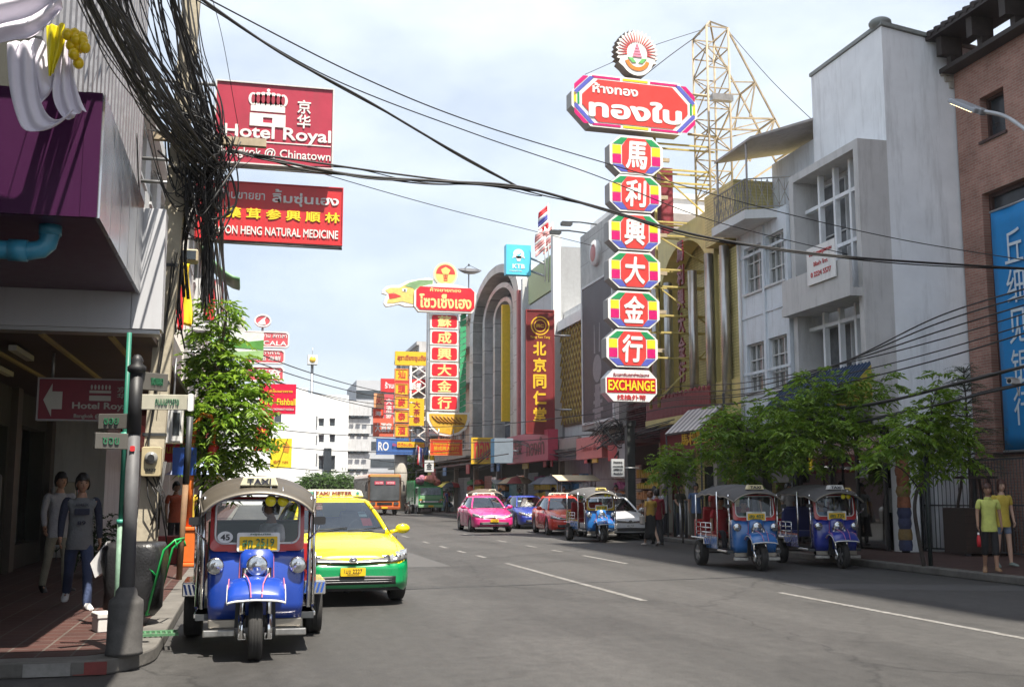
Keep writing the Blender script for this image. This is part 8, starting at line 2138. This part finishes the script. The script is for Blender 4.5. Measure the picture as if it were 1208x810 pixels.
# left tree: tall, sunlit, hanging over the kerb
L = Vector((-1.28, 23.6, .146)); Yt = 23.6
cs = [(268, 365, .28), (252, 392, .36), (278, 396, .22), (246, 425, .42), (268, 432, .42), (252, 462, .48), (282, 458, .46), (296, 482, .40), (262, 494, .50), (240, 500, .36), (286, 516, .46), (262, 530, .44), (290, 540, .28), (272, 552, .34), (250, 548, .26), (306, 440, .20), (312, 500, .2), (268, 575, .22)]
tree('tall bright green street tree leaning over the left kerb beneath the red hanging signs', L, [(0, 0, 0), (.05, .1, 1.2), (.2, 0, 2.2), (.55, 0, 3.6), (.75, 0, 5.2)], [cl(x-6, y, Yt+random.Random(x).uniform(-.5, .5), r*.80, L) for x, y, r in cs], LEAF1, BARK, 1, .085, 1.2, .07)
def rtree(label, base, pts, trunk, seed, lm=LEAF2, lw=.06, dens=1.0, r0=.05, **k):
    L = gz(*base, .146); rr = random.Random(seed)
    return tree(label, L, [tuple(ay(x, y, L.y+dy)-L) for x, y, dy in trunk], [cl(x, y, L.y+rr.uniform(-.5, .5), r*.86, L) for x, y, r in pts], lm, BARKD, seed, lw, dens, r0, **k)
rtree('crooked trunked green tree tied to a dark stake before the white wall', (1090, 667), [(1048, 528, .34), (1078, 520, .42), (1110, 525, .44), (1132, 535, .30), (1092, 495, .40), (1115, 500, .36), (1066, 505, .3), (1104, 470, .30), (1092, 545, .3), (1108, 445, .16), (1040, 545, .2), (1126, 510, .3)],
      [(1090, 667, 0), (1083, 630, 0), (1079, 600, 0), (1083, 575, 0), (1094, 562, 0), (1094, 530, 0), (1100, 480, 0)], 11, LEAF1, .074, 1.1, .045)
rtree('broad dark green tree in front of the blue sheet awning, middle of the right row', (1003, 656), [(915, 480, .42), (945, 490, .52), (975, 480, .52), (1000, 500, .48), (935, 515, .46), (965, 518, .50), (1018, 470, .36), (1040, 450, .30), (958, 455, .40), (990, 458, .4), (1050, 462, .18), (925, 500, .35), (995, 530, .36), (950, 540, .3), (1026, 510, .3)],
      [(1003, 656, 0), (1000, 600, 0), (985, 570, 0), (984, 540, 0), (975, 500, 0), (970, 460, 0)], 12, LEAF1, .073, 1.05, .055)
rtree('dense low green tree right of the striped awning, left end of the right row', (888, 652), [(855, 510, .44), (880, 505, .52), (905, 515, .46), (868, 535, .46), (895, 540, .44), (845, 530, .34), (912, 535, .36), (880, 560, .30), (870, 488, .3), (846, 490, .2)],
      [(888, 652, 0), (886, 600, 0), (884, 560, 0), (880, 520, 0)], 13, LEAF1, .073, 1.1, .05)
rtree('small bright green sapling before the dark red shop front', (803, 640), [(785, 548, .34), (800, 542, .34), (795, 560, .30), (780, 562, .2), (810, 552, .22), (795, 535, .2)], [(806, 640, 0), (804, 600, 0), (798, 560, 0), (796, 540, 0)], 14, LEAF1, .07, 1.5, .03)
# conifer with horizontal tiers, in a dark timber planter
pc = Vector((17.35, 24.2, .146)); pc = Vector((ay(1146, 600, 23.3).x, 23.3, .146))
T = thing('conifer', 'dark sparse conifer with flat tiers of needles growing from the planter by the gate', 'tree', pc+Vector((0, 0, .9))); rr = random.Random(5)
zt = Zy(1146, 440, pc.y)-1.05; mb = MB(); mb.tube([(0, 0, 0), (.03, 0, zt*.5), (0, 0, zt)], [.05, .035, .012], 8); nd = MB()
for k in range(17):
    z = 1.0+(zt-1.0)*k/16; R_ = (1.05-.75*k/16)*(1.25 if k == 2 else 1)
    for j in range(6):
        a = j*PI/3+k*.7+rr.uniform(-.3, .3); e = Vector((math.cos(a), math.sin(a), .0))*R_*rr.uniform(.7, 1.1); e.z = rr.uniform(-.05, .22)
        b0 = Vector((0, 0, z)); mb.tube([b0, b0+e*.5+Vector((0, 0, .05)), b0+e], [.014, .010, .004], 4)
        for i in range(9):
            u = .25+.75*i/8; q = b0+e*u; spray(nd, rr, q, Vector((e.x*.4-e.y*rr.choice((-1, 1)), e.y*.4+e.x*rr.choice((-1, 1)), .05)), .20, .017, 5)
mb.build('trunk', BARKD, T); nd.build('crown', LEAF3, T)
t = thing('planter', 'dark timber box planter beside the gate on the right pavement', 'planter', pc+Vector((-.1, -.2, 0)))
MB().box(-.55, .75, -.45, .40, .06, 1.1).build('box', mat('planter_timber', (.035, .022, .018), .6, var=.3), t, bevel=.01)
mb = MB()
for k in range(6): mb.box(-.56, .76, -.465, -.451, .10+k*.165, .24+k*.165)
mb.build('slats', mat('planter_slats', (.045, .028, .022), .55, var=.3), t)
for x in (-.45, .65): MB().box(x-.05, x+.05, -.4, -.3, 0, .06).build('foot', DARKST, t)
MB().box(-.52, .72, -.42, .37, 1.03, 1.08).build('soil', mat('soil', (.05, .035, .025), .95), t)
mb = MB()
for s in (-1, 1):
    for d_ in (-1, 1): mb.beam((.1+s*.35, d_*.25, 1.08), (.1+s*.22, d_*.16, 1.85), .05)
mb.box(-.35, .55, -.22, -.16, 1.78, 1.84).box(-.35, .55, .16, .22, 1.78, 1.84); mb.build('tree_support', mat('planter_timber', (.035, .022, .018), .6, var=.3), t)
b = gz(1098, 667, .146); t = thing('tree_stake', 'straight dark steel stake holding up the crooked tree', 'stake', b)
MB().tube([(0, 0, 0), (0, 0, 2.45)], .045, 8).build('rod', mat('dark_green_steel', (.02, .03, .03), .5), t); MB().tube([(0, -.02, 1.9), (-.12, 0, 1.92)], .02, 5).build('tie', CABLE, t)
# bushes far down the street
for (px, py, Y, R_, lab, seed) in ((392, 566, 120, 1.5, 'round green tree below the bright white block at the street end', 31), (372, 572, 118, 1.0, 'smaller green bush left of the round tree at the street end', 32), (500, 556, 98, 1.3, 'green tree behind the green truck on the right', 33), (484, 562, 98, 1.1, 'light green tree between the orange bus and the green truck', 35), (434, 575, 120, .9, 'small palm like bush left of the orange bus', 34)):
    q = ay(px, py, Y); rr = random.Random(seed)
    tree(lab, (q.x, Y, 0), [(0, 0, 0), (.1, 0, q.z*.6), (0, 0, q.z)], [((rr.uniform(-1, 1)*R_*1.1, rr.uniform(-.6, .6)*R_, q.z+rr.uniform(-.45, .45)*R_), R_*.62) for k in range(7)], LEAF2 if seed != 35 else LEAF1, BARK, seed, .16, .28, .10)
for i, (px, Y, z, lab) in enumerate(((127, 18.4, .0, 'dark leafy pot plant by the arcade wall behind the waste cart'),)):
    q = ay(px, 600, 21.0)
    tree(lab, (q.x-.2, 21.0, .146), [(0, 0, .25), (0, 0, .6)], [((0, 0, .75), .32), ((.15, .1, .6), .25), ((-.15, -.1, .62), .25)], LEAF3, BARKD, 40, .05, 1.0, .03, 'pot_plant', .5, 'plant')
    MB().lathe([(0, 0), (.15, 0), (.20, .30), (.17, .30), (.16, .26), (0, .26)], n=18).build('pot', mat('clay_pot', (.25, .11, .07), .8), bpy.data.objects.get('pot_plant'))
# ================================================================== shopfronts and small things along the right pavement
def shopfront(X, y0, y1, seed, label, top=3.6, parts=3):
    """open shop bay: dark recess, pillars, goods, awning, little boards"""
    rr = random.Random(seed); t = thing('shopfront', label, 'shopfront', (X, (y0+y1)/2, .14))
    W(t, MB().box(X-.02, X+.3, y0, y0+.35, .14, top), 'pillar', mat('sf_pillar_%d' % (seed % 3), ((.34, .30, .25), (.30, .31, .32), (.36, .28, .22))[seed % 3], .7, var=.25, dirt=.4))
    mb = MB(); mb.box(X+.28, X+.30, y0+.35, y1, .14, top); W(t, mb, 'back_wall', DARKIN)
    n = parts; wd = (y1-y0-.35)/n
    for k in range(n):
        a = y0+.35+wd*k; kind = rr.choice(('shutter', 'goods', 'goods', 'glass', 'door'))
        if kind == 'shutter':
            mb = MB()
            for i in range(24): mb.box(X+.20, X+.26, a+.05, a+wd-.05, .2+i*.105, .29+i*.105)
            W(t, mb, 'shutter', mat('shutter_%d' % (seed % 4), ((.40, .33, .26), (.45, .16, .13), (.33, .34, .35), (.22, .26, .30))[seed % 4], .5, .2, var=.25, dirt=.3))
        elif kind == 'glass':
            W(t, MB().box(X+.18, X+.20, a+.05, a+wd-.05, .5, 2.6), 'shop_window', WINDOW); W(t, MB().box(X+.15, X+.25, a+.05, a+wd-.05, .14, .49), 'sill_panel', mat('sf_sill_%d' % (seed % 2), ((.3, .06, .05), (.08, .2, .26))[seed % 2], .5, var=.2))
        elif kind == 'door':
            o = W(t, MB().box(X+.18, X+.24, a+.1, a+wd-.1, .14, 2.5), 'door', mat('sf_door_%d' % (seed % 3), ((.06, .22, .26), (.25, .14, .08), (.08, .18, .30))[seed % 3], .5, var=.2)); MB().box(X+.14, X+.18, a+.2, a+.24, 1.1, 1.25).build('handle', STEEL, o)
        else:
            for i in range(5):
                z = .5+.42*i
                mb = MB(); c = rr.choice(((.55, .05, .04), (.6, .42, .05), (.08, .25, .45), (.5, .5, .48), (.08, .3, .12), (.55, .25, .08), (.4, .1, .25)))
                for j in range(int(wd/.24)): mb.box(X-.05, X+.20, a+.06+j*.24, a+.06+j*.24+rr.uniform(.12, .22), z, z+rr.uniform(.16, .34))
                W(t, mb, 'goods', mat('goods_%02d' % int(sum(c)*100), c, .6, var=.3, scale=9))
                W(t, MB().box(X-.08, X+.25, a+.03, a+wd-.03, z-.03, z-.002), 'shelf', WOOD) if i else None
    W(t, MB().box(X-1.1, X+.3, y0+.02, y1-.02, top-.12, top), 'canopy', mat('sf_canopy_%d' % (seed % 3), ((.10, .09, .08), (.16, .14, .12), (.12, .05, .05))[seed % 3], .7, var=.3))
    for k in range(rr.choice((1, 2))):
        a = rr.uniform(y0+.4, y1-1.8); c = rr.choice(((.45, .04, .05), (.5, .35, .04), (.3, .31, .33), (.06, .16, .35)))
        o = W(t, MB().box(X-1.16, X-1.105, a, a+rr.uniform(1.0, 1.7), top-.75, top-.13), 'fascia_board', mat('sf_board_%02d' % int(sum(c)*100), c, .5, var=.25))
    return t
labs = ['cluttered dark shopfront under the maroon louvred facade', 'shopfront below the tall grey slab facade', 'shopfront below the yellow lattice screen', 'shopfront below the brown red vertical banner', 'wide shopfront at the foot of the arched building', 'second shopfront at the foot of the arched building', 'far shopfront under the dragon sign tower', 'farthest open shopfront beyond the dragon tower', 'last dim shopfront near the blue gantry']
ed = SF_ED+[h0, (h0+h1)/2, h1, h1+7.5, h1+16, h1+28]
Xs = [15.2, 15.35, 15.4, 15.4, 15.5, 15.5, 15.5, 15.5, 15.5]
for i in range(9): shopfront(Xs[i], ed[i]+.05, ed[i+1]-.05, 20+i, labs[i])
# storefront under the white shophouse and the white building
t = thing('shopfront', 'dim glass shopfront with hanging clothes under the white building canopy', 'shopfront', (16, 26.5, .14))
W(t, MB().box(16.3, 16.34, 24.9, 31.2, .14, 3.3), 'back_wall', DARKIN)
for k, y in enumerate((25.2, 26.5, 27.9, 29.6)): W(t, MB().box(15.7, 15.78, y-.05, y+.05, .14, 3.28), 'door_frame', BLACK)
for a, b in ((25.25, 26.45), (26.55, 27.85), (28.0, 29.5)): W(t, MB().box(15.73, 15.75, a, b, .2, 3.2), 'glass_door', GLASSD)
rr = random.Random(9)
for k in range(6):
    y = 25.4+k*.42; W(t, MB().prism([(-.16, 0), (.16, 0), (.2, .5), (.12, .62), (-.12, .62), (-.2, .5)], -.05, .05), 'mannequin_shirt', C('shop_shirt_%d' % (k % 3), ((.45, .43, .40), (.5, .5, .5), (.25, .2, .2))[k % 3])).location = Vector((16.1, y, 1.1))-Vector(t.location)
W(t, MB().box(15.2, 15.5, 31.0, 31.3, .14, 3.3), 'pillar', mat('dim_cream_wall', (0.11, 0.092, 0.075), 0.85))
W(t, MB().box(15.4, 15.5, 29.7, 31.0, 1.9, 3.0), 'notice_board', mat('dim_notice', (.26, .26, .24), .6, var=.3))
p = gz(1062, 652, .146)
t = thing('patterned_column', 'orange and blue patterned cloth wrapped column at the end of the white wall', 'column', (ax(1063, 600, 15.75).x, 24.45, .146))
mb = MB(); rr = random.Random(2)
for k in range(9):
    z0, z1 = .05+k*.26, .05+(k+1)*.26
    mb.lathe([(.15+.02*math.sin(k*2.), z0), (.17+.02*math.sin(k*3.), (z0+z1)/2), (.15, z1)], n=14, mi=(0 if k > 3 else 1) if k % 4 != 1 else 2)
mb.build('wrap', [mat('wrap_orange', (.28, .10, .045), .7, var=.6, scale=8), mat('wrap_blue', (.04, .05, .12), .7, var=.5, scale=8), mat('wrap_ochre', (.24, .16, .06), .7, var=.5, scale=8)], t)
MB().tube([(0, 0, 0), (0, 0, 2.6)], .1, 10).build('core', DARKST, t)
# street furniture on the right pavement
b = Vector((13.75, Yx(742, 13.75), .146)); t = thing('dark_post', 'thick dark green square post standing on the kerb beside the notice board', 'post', b)
MB().box(-.15, .15, -.15, .15, 0, 4.0).build('post', mat('dark_post_paint', (.03, .035, .035), .6, var=.3), t); MB().box(-.22, .22, -.22, .22, 0, .3).build('foot', DARKST, t); MB().box(-.19, .19, -.19, .19, 3.9, 4.1).build('head', DARKST, t)
for i, px in enumerate((793, 800, 806)):
    b = Vector((13.9, Yx(px, 13.9), .146)); t = thing('bollard', ('dark green', 'grey', 'dark')[i]+' thin bollard at the right kerb left of the leading tuk-tuk, '+('leftmost', 'middle', 'rightmost')[i]+' of three', 'bollard', b, 0, 'kerb bollards')
    MB().tube([(0, 0, 0), (0, 0, 1.15)], .05, 10).build('shaft', (mat('dark_green_steel', (.02, .03, .03), .5), STEEL, DARKST)[i], t); MB().lathe([(.05, 1.12), (.065, 1.14), (.05, 1.2), (0, 1.22)], n=12).build('knob', DARKST, t)
for px, h_, lab, m in ((853, 4.4, 'slim dark sign pole behind the leading right tuk-tuk', DARKST), (935, 3.2, 'short dark pole between the two right tuk-tuks', BLACK)):
    b = Vector((13.8, Yx(px, 13.8), .146)); t = thing('sign_pole', lab, 'pole', b); MB().tube([(0, 0, 0), (0, 0, h_)], .04, 8).build('pole', m, t)
    MB().prism(circle(0, 2.5, .28, .14, 20), -.03, -.01).build('sign_plate', mat('pole_sign_blue', (.01, .02, .08), .5), t)
def umbrella(px, Y, z, r, cols, label):
    q = ay(px, 590, Y); t = thing('umbrella', label, 'umbrella', (q.x, Y, 0))
    MB().tube([(0, 0, 0), (0, 0, z+.5)], .02, 6).build('pole', STEEL, t); mb = MB()
    for k in range(8):
        a, b = 2*PI*k/8, 2*PI*(k+1)/8; mb.add([(0, 0, z+.42), (r*.55*math.cos(a), r*.55*math.sin(a), z+.30), (r*math.cos(a), r*math.sin(a), z), (r*math.cos(b), r*math.sin(b), z), (r*.55*math.cos(b), r*.55*math.sin(b), z+.30)], [(0,1,2,3,4)], k % len(cols))
    mb.build('canopy', cols, t, thick=.01)
umbrella(532, 84, 2.0, 1.2, [RED, LEMON, mat('umb_dark', (.05, .06, .08), .6)], 'red and yellow street umbrella beside the green truck')
umbrella(650, 52, 2.0, 1.1, [mat('umb_dark', (.05, .06, .08), .6), mat('umb_grey', (.2, .2, .22), .6)], 'dark umbrella over the pavement behind the red taxi')
umbrella(610, 60, 2.1, 1.1, [mat('umb_tan', (.4, .3, .18), .6), mat('umb_red', (.3, .05, .05), .6)], 'tan and red umbrella behind the blue car')
def stall(px, Y, label, cols):
    q = ay(px, 600, Y); t = thing('market_stall', label, 'stall', (q.x, Y, .146)); rr = random.Random(px)
    MB().box(-.8, .8, -.4, .4, .65, .72).build('counter', STEEL, t)
    for x in (-.75, .75):
        for y in (-.35, .35): MB().tube([(x, y, 0), (x, y, 2.0)], .02, 6).build('post', STEEL, t)
    MB().add([(-.95, -.6, 1.95), (.95, -.6, 1.95), (.95, .5, 2.2), (-.95, .5, 2.2)], [(0,1,2,3)]).build('canopy', cols[0], t, thick=.03)
    MB().box(-.78, .78, -.38, -.36, .1, .64).build('front_panel', cols[1], t)
    for k in range(6):
        o = MB().lathe([(0, 0), (.10, 0), (.12, .12), (.09, .18), (0, .18)], n=12).build('pot', cols[2+k % 2], t); o.location = (-.6+k*.24, rr.uniform(-.2, .2), .72)
stall(680, 46, 'street stall with cream canopy on the pavement behind the red taxi', [mat('stall_cream', (.5, .42, .28), .7), mat('stall_red', (.4, .05, .05), .6), STEEL, WOOD])
stall(600, 64, 'street stall with grey canopy behind the pink taxi', [mat('stall_grey', (.3, .3, .3), .7), mat('stall_green', (.05, .25, .12), .6), RED, STEEL])
# street clutter on the left pavement behind the tuk-tuk
for i, (px, py, lab, c) in enumerate(((232, 640, 'white plastic bag hanging from a dark pole on the left pavement', (.70, .70, .70)),)):
    q = ay(px-1, 620, 26); t = thing('plastic_bag', lab, 'bag', q); MB().ell((0, 0, -.1), .13, .10, .22, 10, 8).build('bag', mat('bag_white', c, .4), t); MB().tube([(0, 0, .1), (0, 0, .5)], .01, 4).build('string', WHITE, t)
def stallbox(px, py, w, d, h, label, col, name='crate'):
    b = gz(px, py, .146); t = thing(name, label, 'crate', b); mb = MB(); mb.box(-w/2, w/2, -d/2, d/2, 0, .04); mb.box(-w/2, w/2, -d/2, -d/2+.03, .04, h); mb.box(-w/2, w/2, d/2-.03, d/2, .04, h); mb.box(-w/2, -w/2+.03, -d/2+.03, d/2-.03, .04, h); mb.box(w/2-.03, w/2, -d/2+.03, d/2-.03, .04, h)
    mb.build('crate_body', col, t); MB().box(-w/2-.02, w/2+.02, -d/2-.02, d/2+.02, h-.03, h+.01).build('lid', col, t)
stallbox(200, 664, .5, .5, .55, 'red crate on the left pavement behind the black cart', mat('crate_red', (.35, .04, .04), .6))
q = ay(203, 540, 27); sign('shop_sign', 'bright red shop sign with rows of gold dots on the left arcade beyond the cabinet', (q.x, 27, Zy(203, 545, 27)), 1.0, .9, mat('signal_red', (.68, .02, .035), .4), 0, .2, texts=(('金 金 金 金', 0, .7, .7, .2, GOLD), ('ร้านทอง', 0, .35, .6, .25, GOLD)), arms=(((0, 0, .9), (0, 0, 1.4), .02),))
q = ay(222, 600, 30); umbrella(236, 33, 2.1, 1.0, [mat('umb_pale', (.3, .36, .5), .6), mat('umb_white', (.6, .6, .62), .6)], 'pale blue and white stall umbrella on the left pavement behind the tuk-tuk roof')
umbrella(228, 30, 2.9, .5, [RED, mat('umb_red', (.3, .05, .05), .6)], 'small red umbrella high above the left pavement by the orange post')
for i, (px, Y, c, lab) in enumerate(((222, 30, (.6, .4, .03), 'vendor in yellow shirt on the left pavement beyond the orange post'), (206, 27, (.45, .08, .03), 'vendor in orange red shirt on the left pavement behind the leaning pole'))):
    person(lab, Vector((ay(px, 620, Y).x, Y, .146)), R(30), 1.65, C('vendor_%d' % i, c), C('far_trousers_0', (.03, .03, .04)))
flag(487, 552, 93, 1.2, 1.6, [FR, FW, FB, FW, FR], 'small striped national flag below the blue gantry', 8)
flag(497, 550, 93, 1.2, 1.6, [FY, FY], 'small yellow flag below the blue gantry', 14)
# roof flags and poles on the right
for i, (px, lab) in enumerate(((645, 'limp national flag, tallest of the group on the white roof'), (650, 'faded pinkish flag right of the tall flag on the white roof'), (641, 'faded pinkish flag left of the tall flag on the white roof'))):
    Y = 56; q = ay(px+2, 300, Y); zt = Zy(px, (240, 262, 265)[i], Y); t = thing('flag', lab, 'flag', (q.x, Y, q.z))
    MB().tube([(0, 0, -1.5), (0, 0, zt-q.z)], .035, 6).build('staff', WHITE, t); rows = [[(-.55*k/6, .1*math.sin(k+j*.6), zt-q.z-.05-1.3*j/8-.5*k/6) for k in range(7)] for j in range(9)]
    mb = MB()
    for j in range(8): mb.grid([rows[j], rows[j+1]], (0, 0, 1, 2, 2, 1, 0, 0)[j] if i == 0 else (0 if j % 3 else 1))
    mb.build('cloth', [FR if i == 0 else mat('faded_flag_pink', (.55, .25, .25), .7), FW, FB], t, thick=.01)
for i, (px, py, w_) in enumerate(((655, 272, 1.6), (668, 262, 1.8))):
    q = ay(px+16, py, 50); t = thing('street_lamp', ('lower', 'upper')[i]+' dark lamp arm reaching left from the grey slab facade', 'street lamp', q)
    MB().tube([(1.2, 0, -.1), (0, 0, 0), (-.5, 0, -.02)], .04, 6).build('arm', DARKST, t); MB().prism(rrect(-.95, -.4, -.22, -.02, .06), -.12, .12).build('lamp_head', DARKST, t)
# ================================================================== the hazy air of the street
m = bpy.data.materials.new('street_haze'); m.use_nodes = True; t = m.node_tree; t.nodes.remove(t.nodes['Principled BSDF'])
pv = t.nodes.new('ShaderNodeVolumePrincipled'); pv.inputs['Color'].default_value = (.93, .95, 1, 1); pv.inputs['Density'].default_value = 0.00025; pv.inputs['Anisotropy'].default_value = .2
t.links.new(pv.outputs['Volume'], t.nodes['Material Output'].inputs['Volume'])
tag(MB().box(-405, 405, -65, 705, -1, 62).build('haze', m), kind='stuff')
